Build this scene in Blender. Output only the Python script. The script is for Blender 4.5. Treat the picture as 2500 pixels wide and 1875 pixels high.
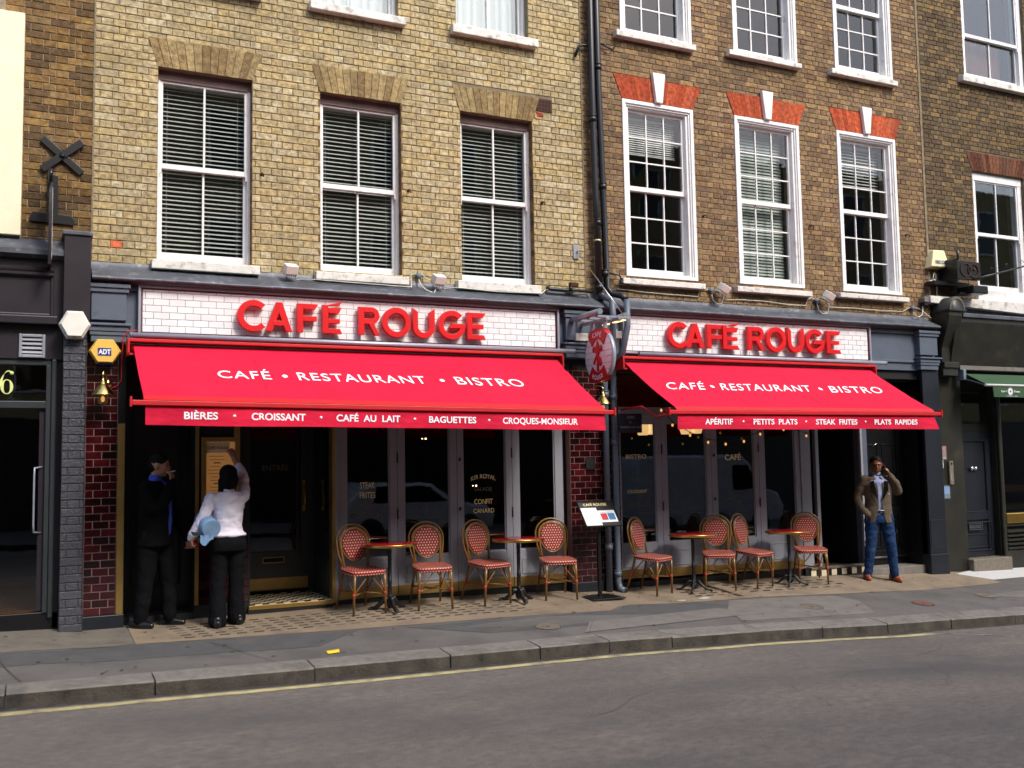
import bpy, math, random
from mathutils import Vector, Matrix, noise
random.seed(7)
R = math.radians
for o in list(bpy.data.objects):
    bpy.data.objects.remove(o)
scene = bpy.context.scene
COL = scene.collection

# ---------------------------------------------------------------- camera
CAMD, CAMH = 10.8, 1.53
F_PX, YAW, PITCH, ROLL = 2418.676, 0.450930, 0.0783887, -0.0175468
cam = bpy.data.cameras.new('camera')
cam.sensor_width = 36.0
cam.lens = F_PX / 2500 * 36.0
cam.clip_start, cam.clip_end = 0.05, 500
cam_ob = bpy.data.objects.new('camera', cam)
COL.objects.link(cam_ob)
fw = Vector((math.sin(YAW) * math.cos(PITCH), math.cos(YAW) * math.cos(PITCH), math.sin(PITCH)))
rt = Vector((math.cos(YAW), -math.sin(YAW), 0))
up = rt.cross(fw)
r2 = rt * math.cos(ROLL) + up * math.sin(ROLL)
u2 = -rt * math.sin(ROLL) + up * math.cos(ROLL)
cam_ob.matrix_world = Matrix(((r2.x, u2.x, -fw.x, 0), (r2.y, u2.y, -fw.y, -CAMD), (r2.z, u2.z, -fw.z, CAMH), (0, 0, 0, 1)))
cam.dof.use_dof = True
cam.dof.focus_distance = 12.4
cam.dof.aperture_fstop = 1.3
scene.camera = cam_ob

# ---------------------------------------------------------------- light
SUN_EL, SUN_AZ = R(46), R(22)       # azimuth: from the street side (-y) towards +x
sdir = Vector((math.sin(SUN_AZ) * math.cos(SUN_EL), -math.cos(SUN_AZ) * math.cos(SUN_EL), math.sin(SUN_EL)))
world = bpy.data.worlds.new('World')
scene.world = world
world.use_nodes = True
wn = world.node_tree
sky = wn.nodes.new('ShaderNodeTexSky')
sky.sky_type = 'NISHITA'
sky.sun_disc = False
sky.sun_elevation = SUN_EL
sky.sun_rotation = math.atan2(sdir.x, sdir.y)
sky.dust_density = 3.0
sky.ozone_density = 1.0
bg = wn.nodes['Background']
bg.inputs[1].default_value = 0.15
wn.links.new(sky.outputs[0], bg.inputs[0])
sun = bpy.data.lights.new('sun', 'SUN')
sun.energy = 1.5
sun.angle = R(14.0)
sun.color = (1.0, 0.955, 0.89)
sun_ob = bpy.data.objects.new('sun', sun)
COL.objects.link(sun_ob)
sun_ob.rotation_euler = (-sdir).to_track_quat('-Z', 'Y').to_euler()
scene.view_settings.view_transform = 'Standard'
scene.view_settings.look = 'None'
scene.view_settings.exposure = 0.92
scene.view_settings.gamma = 1.0
scene.view_settings.use_curve_mapping = False
scene.cycles.max_bounces = 7
scene.cycles.transparent_max_bounces = 12
scene.cycles.caustics_reflective = False
scene.cycles.caustics_refractive = False

# ---------------------------------------------------------------- materials
MATS = {}
def srgb(r, g, b):
    f = lambda c: (c / 255 / 12.92) if c / 255 <= 0.04045 else ((c / 255 + 0.055) / 1.055) ** 2.4
    return (f(r), f(g), f(b))
def mat(name, col=None, rough=0.6, metal=0.0, noise_amt=0.12, nscale=6.0, bump=0.0, bscale=60.0, spec=0.5, coat=0.0, emit=None, estr=0.0, stretch=None, attr=False, dirt=None, dirt_scale=1.5, dirt_t=(0.5, 0.7)):
    m = bpy.data.materials.new(name)
    m.use_nodes = True
    nt = m.node_tree
    p = nt.nodes['Principled BSDF']
    p.inputs['Roughness'].default_value = rough
    p.inputs['Metallic'].default_value = metal
    p.inputs['Specular IOR Level'].default_value = spec
    p.inputs['Coat Weight'].default_value = coat
    tc = nt.nodes.new('ShaderNodeNewGeometry')
    src = tc.outputs['Position']
    if stretch:
        mp = nt.nodes.new('ShaderNodeMapping')
        mp.inputs['Scale'].default_value = stretch
        nt.links.new(src, mp.inputs[0]); src = mp.outputs[0]
    n = nt.nodes.new('ShaderNodeTexNoise')
    n.inputs['Scale'].default_value = nscale
    n.inputs['Detail'].default_value = 5
    nt.links.new(src, n.inputs[0])
    mr = nt.nodes.new('ShaderNodeMapRange')
    mr.inputs[1].default_value = 0.3; mr.inputs[2].default_value = 0.7
    mr.inputs[3].default_value = 1 - noise_amt * 1.3; mr.inputs[4].default_value = 1 + noise_amt
    nt.links.new(n.outputs[0], mr.inputs[0])
    mx = nt.nodes.new('ShaderNodeVectorMath'); mx.operation = 'SCALE'
    mx.inputs[0].default_value = col
    nt.links.new(mr.outputs[0], mx.inputs['Scale'])
    out = mx.outputs[0]
    if attr:
        at = nt.nodes.new('ShaderNodeAttribute'); at.attribute_name = 'bcol'
        oi = nt.nodes.new('ShaderNodeObjectInfo')
        a = nt.nodes.new('ShaderNodeVectorMath'); a.operation = 'MULTIPLY'
        b = nt.nodes.new('ShaderNodeVectorMath'); b.operation = 'MULTIPLY'
        nt.links.new(at.outputs['Color'], a.inputs[0]); nt.links.new(oi.outputs['Color'], a.inputs[1])
        nt.links.new(a.outputs[0], b.inputs[0]); nt.links.new(out, b.inputs[1]); out = b.outputs[0]
    if dirt:
        n2 = nt.nodes.new('ShaderNodeTexNoise'); n2.inputs['Scale'].default_value = dirt_scale; n2.inputs['Detail'].default_value = 8
        n2.inputs['Roughness'].default_value = 0.65
        nt.links.new(src, n2.inputs[0])
        m2 = nt.nodes.new('ShaderNodeMapRange'); m2.inputs[1].default_value = dirt_t[0]; m2.inputs[2].default_value = dirt_t[1]
        nt.links.new(n2.outputs[0], m2.inputs[0])
        mi = nt.nodes.new('ShaderNodeMix'); mi.data_type = 'RGBA'
        nt.links.new(m2.outputs[0], mi.inputs['Factor'])
        nt.links.new(out, mi.inputs['A']); mi.inputs['B'].default_value = (*dirt, 1)
        out = mi.outputs['Result']
    nt.links.new(out, p.inputs['Base Color'])
    if bump:
        nb = nt.nodes.new('ShaderNodeTexNoise'); nb.inputs['Scale'].default_value = bscale; nb.inputs['Detail'].default_value = 4
        nt.links.new(tc.outputs['Position'], nb.inputs[0])
        bm = nt.nodes.new('ShaderNodeBump'); bm.inputs['Strength'].default_value = bump; bm.inputs['Distance'].default_value = 0.01
        nt.links.new(nb.outputs[0], bm.inputs['Height']); nt.links.new(bm.outputs[0], p.inputs['Normal'])
    if emit:
        p.inputs['Emission Color'].default_value = (*emit, 1); p.inputs['Emission Strength'].default_value = estr
    MATS[name] = m
    return m
def glass(name, tint=(0.6, 0.62, 0.62), refl=1.0, wav=0.02, ior=1.5):
    m = bpy.data.materials.new(name); m.use_nodes = True; nt = m.node_tree
    nt.nodes.remove(nt.nodes['Principled BSDF'])
    tr = nt.nodes.new('ShaderNodeBsdfTransparent'); tr.inputs[0].default_value = (*tint, 1)
    gl = nt.nodes.new('ShaderNodeBsdfGlossy'); gl.inputs['Roughness'].default_value = 0.01
    gl.inputs[0].default_value = (refl, refl, refl, 1)
    fr = nt.nodes.new('ShaderNodeFresnel'); fr.inputs[0].default_value = ior
    mi = nt.nodes.new('ShaderNodeMixShader')
    g = nt.nodes.new('ShaderNodeNewGeometry'); n = nt.nodes.new('ShaderNodeTexNoise'); n.inputs['Scale'].default_value = 3.5
    nt.links.new(g.outputs['Position'], n.inputs[0])
    b = nt.nodes.new('ShaderNodeBump'); b.inputs['Strength'].default_value = wav; b.inputs['Distance'].default_value = 0.05
    nt.links.new(n.outputs[0], b.inputs['Height']); nt.links.new(b.outputs[0], gl.inputs['Normal'])
    q = nt.nodes.new('ShaderNodeMapRange'); q.inputs[3].default_value = ior; q.inputs[4].default_value = 1 / ior
    nt.links.new(g.outputs['Backfacing'], q.inputs[0]); nt.links.new(q.outputs[0], fr.inputs[0])
    nt.links.new(fr.outputs[0], mi.inputs[0]); nt.links.new(tr.outputs[0], mi.inputs[1]); nt.links.new(gl.outputs[0], mi.inputs[2])
    nt.links.new(mi.outputs[0], nt.nodes['Material Output'].inputs[0])
    MATS[name] = m; return m
def woven(name):
    m = mat(name, srgb(176, 20, 32), rough=0.45, noise_amt=0.1)
    nt = m.node_tree; p = nt.nodes['Principled BSDF']
    uv = nt.nodes.new('ShaderNodeUVMap')
    sep = nt.nodes.new('ShaderNodeSeparateXYZ'); nt.links.new(uv.outputs[0], sep.inputs[0])
    def M(op, a, b=None):
        n = nt.nodes.new('ShaderNodeMath'); n.operation = op
        for i, v in enumerate((a, b)):
            if v is None: continue
            if isinstance(v, (int, float)): n.inputs[i].default_value = v
            else: nt.links.new(v, n.inputs[i])
        return n.outputs[0]
    P = 0.032
    v = M('DIVIDE', sep.outputs[1], P * 0.9)
    row = M('FLOOR', v)
    off = M('MULTIPLY', M('FLOORED_MODULO', row, 2.0), 0.5)
    u = M('FRACT', M('ADD', M('DIVIDE', sep.outputs[0], P), off))
    vf = M('FRACT', v)
    du = M('SUBTRACT', u, 0.5); dv = M('SUBTRACT', vf, 0.5)
    d = M('SQRT', M('ADD', M('MULTIPLY', du, du), M('MULTIPLY', M('MULTIPLY', dv, dv), 0.8)))
    f = M('LESS_THAN', d, 0.2)
    mi = nt.nodes.new('ShaderNodeMix'); mi.data_type = 'RGBA'
    mi.inputs['A'].default_value = (*srgb(132, 8, 26), 1); mi.inputs['B'].default_value = (*srgb(222, 196, 160), 1)
    nt.links.new(f, mi.inputs['Factor']); nt.links.new(mi.outputs['Result'], p.inputs['Base Color'])
    bm = nt.nodes.new('ShaderNodeBump'); bm.inputs['Strength'].default_value = 0.0; bm.inputs['Distance'].default_value = 0.003; bm.invert = True
    nt.links.new(d, bm.inputs['Height']); nt.links.new(bm.outputs[0], p.inputs['Normal'])
    return m
def brick_far(name, c1, c2, mortar):
    m = bpy.data.materials.new(name); m.use_nodes = True; nt = m.node_tree; p = nt.nodes['Principled BSDF']
    p.inputs['Roughness'].default_value = 0.9
    g = nt.nodes.new('ShaderNodeNewGeometry'); s = nt.nodes.new('ShaderNodeSeparateXYZ'); c = nt.nodes.new('ShaderNodeCombineXYZ')
    nt.links.new(g.outputs['Position'], s.inputs[0])
    ad = nt.nodes.new('ShaderNodeMath'); nt.links.new(s.outputs[0], ad.inputs[0]); nt.links.new(s.outputs[1], ad.inputs[1])
    nt.links.new(ad.outputs[0], c.inputs[0]); nt.links.new(s.outputs[2], c.inputs[1])
    b = nt.nodes.new('ShaderNodeTexBrick'); b.inputs['Scale'].default_value = 1
    b.inputs['Color1'].default_value = (*c1, 1); b.inputs['Color2'].default_value = (*c2, 1); b.inputs['Mortar'].default_value = (*mortar, 1)
    b.inputs['Brick Width'].default_value = 0.225; b.inputs['Row Height'].default_value = 0.075; b.inputs['Mortar Size'].default_value = 0.006
    nt.links.new(c.outputs[0], b.inputs[0]); nt.links.new(b.outputs[0], p.inputs['Base Color'])
    MATS[name] = m; return m

mat('brick', (.97, .97, .98), rough=0.92, noise_amt=0.34, nscale=20, bump=0.9, bscale=50, attr=True, spec=0.15, dirt=srgb(104, 92, 72), dirt_scale=2.2, dirt_t=(0.46, 1.1))
mat('mortar_pale', srgb(128, 116, 94), rough=0.95, noise_amt=0.2, nscale=12, bump=0.5)
mat('mortar_brown', srgb(150, 134, 112), rough=0.95, noise_amt=0.25, nscale=12, bump=0.5)
mat('mortar_dark', srgb(104, 92, 74), rough=0.95, noise_amt=0.25, nscale=12, bump=0.5)
brick_far('brick_far_yellow', srgb(170, 148, 98), srgb(150, 128, 84), srgb(150, 138, 112))
brick_far('brick_far_brown', srgb(130, 98, 58), srgb(112, 82, 48), srgb(120, 108, 88))
brick_far('brick_far_dark', srgb(96, 78, 54), srgb(78, 60, 42), srgb(92, 82, 68))
mat('white_paint', srgb(232, 230, 228), rough=0.45, noise_amt=0.05, nscale=9, bump=0.12, bscale=30, dirt=srgb(165, 158, 146), dirt_scale=7, dirt_t=(0.58, 0.8))
mat('pinkish_brown', srgb(128, 104, 98), rough=0.7, noise_amt=0.15)  # pinkish brown of the sash heads and the far-left window board
mat('sill_paint', srgb(215, 212, 205), rough=0.6, noise_amt=0.1, nscale=7, bump=0.3, dirt=srgb(120, 112, 100), dirt_scale=9, dirt_t=(0.52, 0.72))
mat('cream_render', srgb(238, 228, 196), rough=0.7, noise_amt=0.05, bump=0.4, bscale=90)
mat('lead', srgb(82, 86, 94), rough=0.5, metal=0.25, noise_amt=0.25, nscale=4, bump=0.6, bscale=8, dirt=srgb(134, 137, 143), dirt_scale=11, dirt_t=(0.55, 0.75))
mat('cornice_dark', srgb(45, 37, 42), rough=0.5, noise_amt=0.15)
mat('blue_grey', srgb(82, 91, 105), rough=0.5, noise_amt=0.08, nscale=5, bump=0.1, dirt=srgb(58, 65, 76), dirt_scale=5, dirt_t=(0.6, 0.8))
mat('door_grey', srgb(142, 144, 154), rough=0.45, noise_amt=0.06, nscale=4, bump=0.05, dirt=srgb(112, 110, 116), dirt_scale=4, dirt_t=(0.55, 0.85))
mat('dark_grey_door', srgb(45, 50, 53), rough=0.4, noise_amt=0.1)
mat('purple_black', srgb(41, 36, 42), rough=0.35, noise_amt=0.12)
mat('grey_brick_paint', srgb(64, 64, 70), rough=0.4, noise_amt=0.1, bump=0.5, bscale=45, spec=0.6)
mat('black_paint', srgb(14, 15, 17), rough=0.35, noise_amt=0.25, nscale=3, dirt=srgb(44, 45, 50), dirt_scale=14, dirt_t=(0.68, 0.75))
mat('black_matt', srgb(8, 8, 9), rough=0.8)
mat('blue_black', srgb(23, 28, 36), rough=0.4, noise_amt=0.2, nscale=3, dirt=srgb(59, 62, 69), dirt_scale=15, dirt_t=(0.7, 0.76))
mat('room_dark', srgb(52, 48, 46), rough=0.9, noise_amt=0.4, nscale=1.5)
mat('room_warm', srgb(66, 40, 28), rough=0.8, noise_amt=0.5, nscale=1.2)
mat('olive_black', srgb(33, 31, 23), rough=0.45, noise_amt=0.3, nscale=4, dirt=srgb(55, 53, 37), dirt_scale=3, dirt_t=(0.55, 0.8))
mat('brass', srgb(212, 172, 88), rough=0.28, metal=1.0, noise_amt=0.12, nscale=5, bump=0.08, bscale=12)
mat('brass_strip', srgb(160, 130, 76), rough=0.42, metal=0.75, noise_amt=0.18, nscale=3, bump=0.06, bscale=9)
mat('bright_brass', srgb(235, 208, 130), rough=0.15, metal=1.0, noise_amt=0.06)
mat('oxblood_tile', (1, 1, 1), rough=0.1, noise_amt=0.25, nscale=14, attr=True, coat=0.4)
mat('grout_pink', srgb(150, 116, 112), rough=0.9)
mat('white_tile', (1.04, 1.04, 1.04), rough=0.12, noise_amt=0.03, attr=True, coat=0.3)
mat('grout_grey', srgb(92, 88, 90), rough=0.9)
mat('sign_red', srgb(208, 16, 24), rough=0.38, noise_amt=0.05)
mat('frame_red', srgb(190, 18, 28), rough=0.5, noise_amt=0.06)
mat('silver', srgb(156, 160, 172), rough=0.35, metal=0.25, noise_amt=0.06)
mat('silver_grey', srgb(150, 152, 162), rough=0.4, metal=0.3, noise_amt=0.06)
mat('canvas_white', srgb(240, 240, 245), rough=0.8, noise_amt=0.04)
mat('gold_leaf', srgb(244, 226, 164), rough=0.5, metal=0.2, noise_amt=0.1, emit=srgb(214, 190, 120), estr=0.0)
mat('gold_leaf_dim', srgb(96, 90, 74), rough=0.6, noise_amt=0.1)
mat('pipe_grey', srgb(87, 96, 110), rough=0.45, noise_amt=0.1, nscale=5, dirt=srgb(62, 67, 76), dirt_scale=6, dirt_t=(0.6, 0.8))
mat('pipe_black', srgb(23, 24, 27), rough=0.4, noise_amt=0.2)
mat('iron_black', srgb(16, 17, 18), rough=0.45, noise_amt=0.2, nscale=20, bump=0.15, bscale=40)
mat('plastic_white', srgb(226, 224, 214), rough=0.4, noise_amt=0.05)
mat('plastic_cream', srgb(232, 224, 176), rough=0.4, noise_amt=0.06)
mat('plastic_yellow', srgb(236, 188, 88), rough=0.4, noise_amt=0.06)
mat('plastic_blue', srgb(24, 44, 128), rough=0.4)
mat('cable_white', srgb(198, 192, 180), rough=0.6, noise_amt=0.15)
mat('cable_red', srgb(190, 26, 36), rough=0.5)
mat('grey_plastic', srgb(110, 122, 132), rough=0.5)
mat('rust', srgb(80, 42, 24), rough=0.9, noise_amt=0.3)
mat('bamboo', srgb(127, 89, 39), rough=0.35, noise_amt=0.22, nscale=26, coat=0.2)
mat('table_red', srgb(150, 17, 33), rough=0.2, noise_amt=0.05, coat=0.3)
woven('woven_red')
mat('terrazzo', srgb(131, 116, 97), rough=0.75, noise_amt=0.12, nscale=3, bump=0.25, bscale=150, dirt=srgb(97, 87, 74), dirt_scale=2.2, dirt_t=(0.5, 0.75))
mat('asphalt_pavement', srgb(94, 91, 88), rough=0.9, noise_amt=0.1, nscale=2.0, bump=0.5, bscale=140, dirt=srgb(75, 72, 68), dirt_scale=1.6, dirt_t=(0.45, 0.7))
mat('asphalt_patch', srgb(75, 75, 75), rough=0.9, noise_amt=0.12, nscale=5, bump=0.6, bscale=160, dirt=srgb(97, 90, 82), dirt_scale=3, dirt_t=(0.55, 0.8))
mat('asphalt_light', srgb(109, 104, 99), rough=0.9, noise_amt=0.12, nscale=5, bump=0.6, bscale=160, dirt=srgb(82, 79, 75), dirt_scale=3, dirt_t=(0.55, 0.8))
mat('road_asphalt', srgb(104, 97, 91), rough=0.92, noise_amt=0.22, nscale=24, bump=1.0, bscale=60, stretch=(0.5, 1.0, 1), dirt=srgb(76, 73, 72), dirt_scale=0.6, dirt_t=(0.42, 0.66))
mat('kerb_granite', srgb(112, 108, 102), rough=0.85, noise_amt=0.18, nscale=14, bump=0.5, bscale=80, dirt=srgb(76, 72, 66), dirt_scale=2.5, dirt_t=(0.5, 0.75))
mat('joint_dark', srgb(56, 52, 48), rough=0.95)
mat('yellow_line', srgb(168, 158, 114), rough=0.9, noise_amt=0.2, nscale=9, dirt=srgb(112, 105, 88), dirt_scale=4, dirt_t=(0.52, 0.68))
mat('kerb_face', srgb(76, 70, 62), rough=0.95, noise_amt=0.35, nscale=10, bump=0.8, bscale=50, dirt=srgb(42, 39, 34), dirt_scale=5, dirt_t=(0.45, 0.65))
mat('canvas_seam', srgb(172, 12, 42), rough=0.8)
mat('white_line', srgb(176, 174, 167), rough=0.8, noise_amt=0.15, dirt=srgb(96, 91, 85), dirt_scale=9, dirt_t=(0.5, 0.65))
mat('lens_glass', srgb(69, 67, 61), rough=0.25, noise_amt=0.35, nscale=9)
mat('lens_frame', srgb(96, 88, 74), rough=0.7, noise_amt=0.2)
mat('cast_iron_cover', srgb(116, 108, 96), rough=0.6, metal=0.2, noise_amt=0.2, nscale=30, bump=0.8, bscale=60)
mat('tile_black', srgb(28, 26, 28), rough=0.25, noise_amt=0.2)
mat('tile_cream', srgb(208, 196, 168), rough=0.3, noise_amt=0.15)
mat('stone_step', srgb(112, 108, 101), rough=0.85, noise_amt=0.15, nscale=8, bump=0.3)
mat('mosaic_white', srgb(194, 194, 192), rough=0.6, noise_amt=0.12, nscale=50)
mat('paper_yellow', srgb(246, 204, 44), rough=0.7)
mat('paper_white', srgb(236, 236, 240), rough=0.6, noise_amt=0.04, nscale=40)
mat('paper_amber_lit', srgb(206, 150, 90), rough=0.6, noise_amt=0.12, nscale=5, emit=srgb(214, 150, 84), estr=0.12)  # light of the menu case put into the paper as faint emission
mat('print_grey', srgb(150, 150, 152), rough=0.7)
mat('print_brown', srgb(128, 86, 46), rough=0.7)
mat('print_red', srgb(190, 40, 56), rough=0.6)
mat('print_blue', srgb(36, 116, 158), rough=0.6)
mat('wood_floor', srgb(170, 112, 64), rough=0.5, noise_amt=0.2)
mat('green_canvas', srgb(40, 72, 42), rough=0.8, noise_amt=0.08, bump=0.2)
mat('slat', srgb(214, 214, 210), rough=0.5, noise_amt=0.03)
mat('slat_green', srgb(168, 176, 168), rough=0.5, noise_amt=0.03)
mat('net_curtain', srgb(226, 234, 240), rough=0.8, noise_amt=0.06, nscale=3, stretch=(6, 1, 0.3))
mat('red_rubbed', (1, 1, 1), rough=0.85, noise_amt=0.2, nscale=20, bump=0.3, attr=True)
mat('bulb_glow', (1, 0.7, 0.35), rough=0.3, emit=(1.0, 0.62, 0.28), estr=14)
mat('shade_glow', (0.9, 0.75, 0.5), rough=0.5, emit=(1.0, 0.62, 0.25), estr=1.3)
mat('amber_glass', srgb(190, 110, 40), rough=0.1, emit=(1.0, 0.45, 0.12), estr=0.5)
mat('skin', srgb(172, 121, 96), rough=0.5, noise_amt=0.06, nscale=20)
mat('skin_tan', srgb(131, 80, 53), rough=0.45, noise_amt=0.06, nscale=20)
mat('hair_black', srgb(14, 11, 10), rough=0.65, spec=0.15, noise_amt=0.3, nscale=80, bump=0.4, bscale=120)
mat('cloth_black', spec=0.1, col=srgb(9, 9, 10), rough=0.85, noise_amt=0.15)
mat('cloth_trouser', spec=0.1, col=srgb(14, 14, 17), rough=0.85, noise_amt=0.15)
mat('shirt_white', srgb(228, 222, 236), rough=0.8, noise_amt=0.04)
mat('shirt_blue', srgb(62, 84, 190), rough=0.8)
mat('shirt_pale', srgb(150, 160, 205), rough=0.8)
mat('blazer_taupe', srgb(96, 84, 72), rough=0.9, spec=0.15, noise_amt=0.12, nscale=60)
mat('denim', srgb(32, 54, 90), rough=0.9, spec=0.1, noise_amt=0.3, nscale=7, dirt=srgb(56, 82, 118), dirt_scale=6, dirt_t=(0.5, 0.8))
mat('shoe_tan', srgb(158, 82, 50), rough=0.35)
mat('shoe_black', srgb(18, 18, 20), rough=0.3)
mat('paper_blue', srgb(112, 146, 184), rough=0.85, noise_amt=0.08)
mat('van_white', srgb(200, 204, 208), rough=0.25, coat=0.5)
mat('tyre', srgb(24, 24, 25), rough=0.9)
mat('steel', srgb(196, 198, 200), rough=0.2, metal=1.0)
mat('lips', srgb(120, 66, 56), rough=0.5)
mat('eye_dark', srgb(20, 14, 12), rough=0.2)
mat('van_glass', srgb(16, 18, 20), rough=0.05)
glass('pane', tint=(0.88, 0.9, 0.89), refl=0.95, wav=0.008, ior=1.6)
glass('pane_dark', tint=(0.6, 0.6, 0.6), refl=1.0, wav=0.006, ior=1.75)

def canvas_red():
    m = mat('canvas_red', srgb(202, 24, 58), rough=0.8, noise_amt=0.06, nscale=3, spec=0.2, dirt=srgb(176, 18, 48), dirt_scale=2.0, dirt_t=(0.5, 0.85))
    nt = m.node_tree; p = nt.nodes['Principled BSDF']
    g = nt.nodes.new('ShaderNodeNewGeometry'); mp = nt.nodes.new('ShaderNodeMapping'); mp.inputs['Scale'].default_value = (1.2, 3, 3)
    n = nt.nodes.new('ShaderNodeTexNoise'); n.inputs['Scale'].default_value = 2.2; n.inputs['Detail'].default_value = 3
    b = nt.nodes.new('ShaderNodeBump'); b.inputs['Strength'].default_value = 0.5; b.inputs['Distance'].default_value = 0.05
    nt.links.new(g.outputs['Position'], mp.inputs[0]); nt.links.new(mp.outputs[0], n.inputs[0]); nt.links.new(n.outputs[0], b.inputs['Height']); nt.links.new(b.outputs[0], p.inputs['Normal'])
canvas_red()

# ---------------------------------------------------------------- helpers
class MB:
    def __init__(s):
        s.v = []; s.f = []; s.c = None; s.sm = []; s.mi = []; s.uv = None
    def add(s, vs, fs, smooth=False, mi=0):
        n = len(s.v); s.v += [tuple(v) for v in vs]
        for f in fs:
            s.f.append(tuple(i + n for i in f)); s.sm.append(smooth); s.mi.append(mi)
        return s
    def box(s, x0, x1, y0, y1, z0, z1, mi=0):
        v = [(x, y, z) for z in (z0, z1) for y in (y0, y1) for x in (x0, x1)]
        return s.add(v, [(0, 2, 3, 1), (4, 5, 7, 6), (0, 1, 5, 4), (2, 6, 7, 3), (0, 4, 6, 2), (1, 3, 7, 5)], mi=mi)
    def bbox(s, x0, x1, y0, y1, z0, z1, b=0.006, mi=0):
        # box with a chamfered front (towards -y)
        v = [(x0, y1, z0), (x1, y1, z0), (x1, y1, z1), (x0, y1, z1), (x0, y0 + b, z0), (x1, y0 + b, z0), (x1, y0 + b, z1), (x0, y0 + b, z1),
             (x0 + b, y0, z0 + b), (x1 - b, y0, z0 + b), (x1 - b, y0, z1 - b), (x0 + b, y0, z1 - b)]
        return s.add(v, [(3, 2, 1, 0), (8, 9, 10, 11), (4, 5, 9, 8), (5, 6, 10, 9), (6, 7, 11, 10), (7, 4, 8, 11), (0, 1, 5, 4), (1, 2, 6, 5), (2, 3, 7, 6), (3, 0, 4, 7)], mi=mi)
    def tube(s, pts, r, n=10, cap=True, smooth=True, ry=None, mi=0):
        P = [Vector(p) for p in pts]; rs = r if isinstance(r, (list, tuple)) else [r] * len(P)
        prev = None; base = len(s.v); vs = []
        for i, p in enumerate(P):
            t = (P[min(i + 1, len(P) - 1)] - P[max(i - 1, 0)]).normalized()
            if prev is None:
                a = Vector((0, 0, 1)) if abs(t.z) < 0.9 else Vector((1, 0, 0))
                u = t.cross(a).normalized()
            else:
                u = (prev - t * prev.dot(t)).normalized()
            prev = u; w = t.cross(u)
            for k in range(n):
                an = 2 * math.pi * k / n
                vs.append(p + (u * math.cos(an) + w * math.sin(an)) * rs[i])
        fs = []
        for i in range(len(P) - 1):
            for k in range(n):
                a = i * n + k; b = i * n + (k + 1) % n
                fs.append((a, b, b + n, a + n))
        s.add(vs, fs, smooth, mi)
        if cap:
            m = len(P) * n
            s.f.append(tuple(base + k for k in range(n))[::-1]); s.sm.append(False); s.mi.append(mi)
            s.f.append(tuple(base + m - n + k for k in range(n))); s.sm.append(False); s.mi.append(mi)
        return s
    def cyl(s, p0, p1, r0, r1=None, n=16, smooth=True, mi=0):
        return s.tube([p0, p1], [r0, r0 if r1 is None else r1], n, True, smooth, mi=mi)
    def lathe(s, prof, cx=0, cy=0, cz=0, n=20, axis='z', smooth=True, mi=0):
        vs = []
        for r, z in prof:
            for k in range(n):
                a = 2 * math.pi * k / n
                c, d = r * math.cos(a), r * math.sin(a)
                vs.append((cx + c, cy + d, cz + z) if axis == 'z' else ((cx + c, cy + z, cz + d) if axis == 'y' else (cx + z, cy + c, cz + d)))
        fs = []
        for i in range(len(prof) - 1):
            for k in range(n):
                a = i * n + k; b = i * n + (k + 1) % n
                fs.append((a, b, b + n, a + n))
        fs.append(tuple(range(n))[::-1]); fs.append(tuple(range((len(prof) - 1) * n, len(prof) * n)))
        return s.add(vs, fs, smooth, mi)
    def ball(s, c, rx, ry=None, rz=None, n=14, m=9, mi=0):
        ry = rx if ry is None else ry; rz = rx if rz is None else rz
        vs = []; fs = []
        for i in range(m + 1):
            th = math.pi * i / m
            for k in range(n):
                a = 2 * math.pi * k / n
                vs.append((c[0] + rx * math.sin(th) * math.cos(a), c[1] + ry * math.sin(th) * math.sin(a), c[2] - rz * math.cos(th)))
        for i in range(m):
            for k in range(n):
                a = i * n + k; b = i * n + (k + 1) % n
                fs.append((a, b, b + n, a + n))
        return s.add(vs, fs, True, mi)
    def prism(s, poly, y0, y1, mi=0):
        # polygon in x,z extruded along y
        n = len(poly); v = [(x, y0, z) for x, z in poly] + [(x, y1, z) for x, z in poly]
        return s.add(v, [tuple(range(n)), tuple(range(n, 2 * n))[::-1]] + [(i, i + n, (i + 1) % n + n, (i + 1) % n) for i in range(n)], mi=mi)
    def profx(s, prof, x0, x1, mi=0):
        # profile in y,z extruded along x
        n = len(prof); v = [(x0, y, z) for y, z in prof] + [(x1, y, z) for y, z in prof]
        return s.add(v, [tuple(range(n)), tuple(range(n, 2 * n))[::-1]] + [(i, i + n, (i + 1) % n + n, (i + 1) % n) for i in range(n)], mi=mi)
    def build(s, name, m, parent=None, root=None, kind=None, bevel=0, cols=None, label=None):
        me = bpy.data.meshes.new(name)
        off = ROOT.get(parent.name, Vector((0, 0, 0))) if parent else Vector((0, 0, 0))
        if root is not None: off = Vector(root)
        me.from_pydata([tuple(Vector(v) - off) for v in s.v], [], s.f)
        for x in (m if isinstance(m, (list, tuple)) else [m]):
            me.materials.append(MATS[x])
        me.polygons.foreach_set('use_smooth', s.sm); me.polygons.foreach_set('material_index', s.mi)
        if s.c is not None:
            a = me.color_attributes.new('bcol', 'FLOAT_COLOR', 'CORNER')
            buf = []
            for p in me.polygons:
                c = s.c[p.index]
                for _ in range(p.loop_total): buf += [c[0], c[1], c[2], 1.0]
            a.data.foreach_set('color', buf)
        if s.uv is not None:
            u = me.uv_layers.new(name='UVMap'); buf = []
            for q in s.uv: buf += [q[0], q[1]]
            u.data.foreach_set('uv', buf)
        me.update()
        o = bpy.data.objects.new(name, me); COL.objects.link(o)
        if parent:
            o.parent = parent; ROOT[o.name] = off
        else:
            o.location = off; ROOT[o.name] = off
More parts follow.
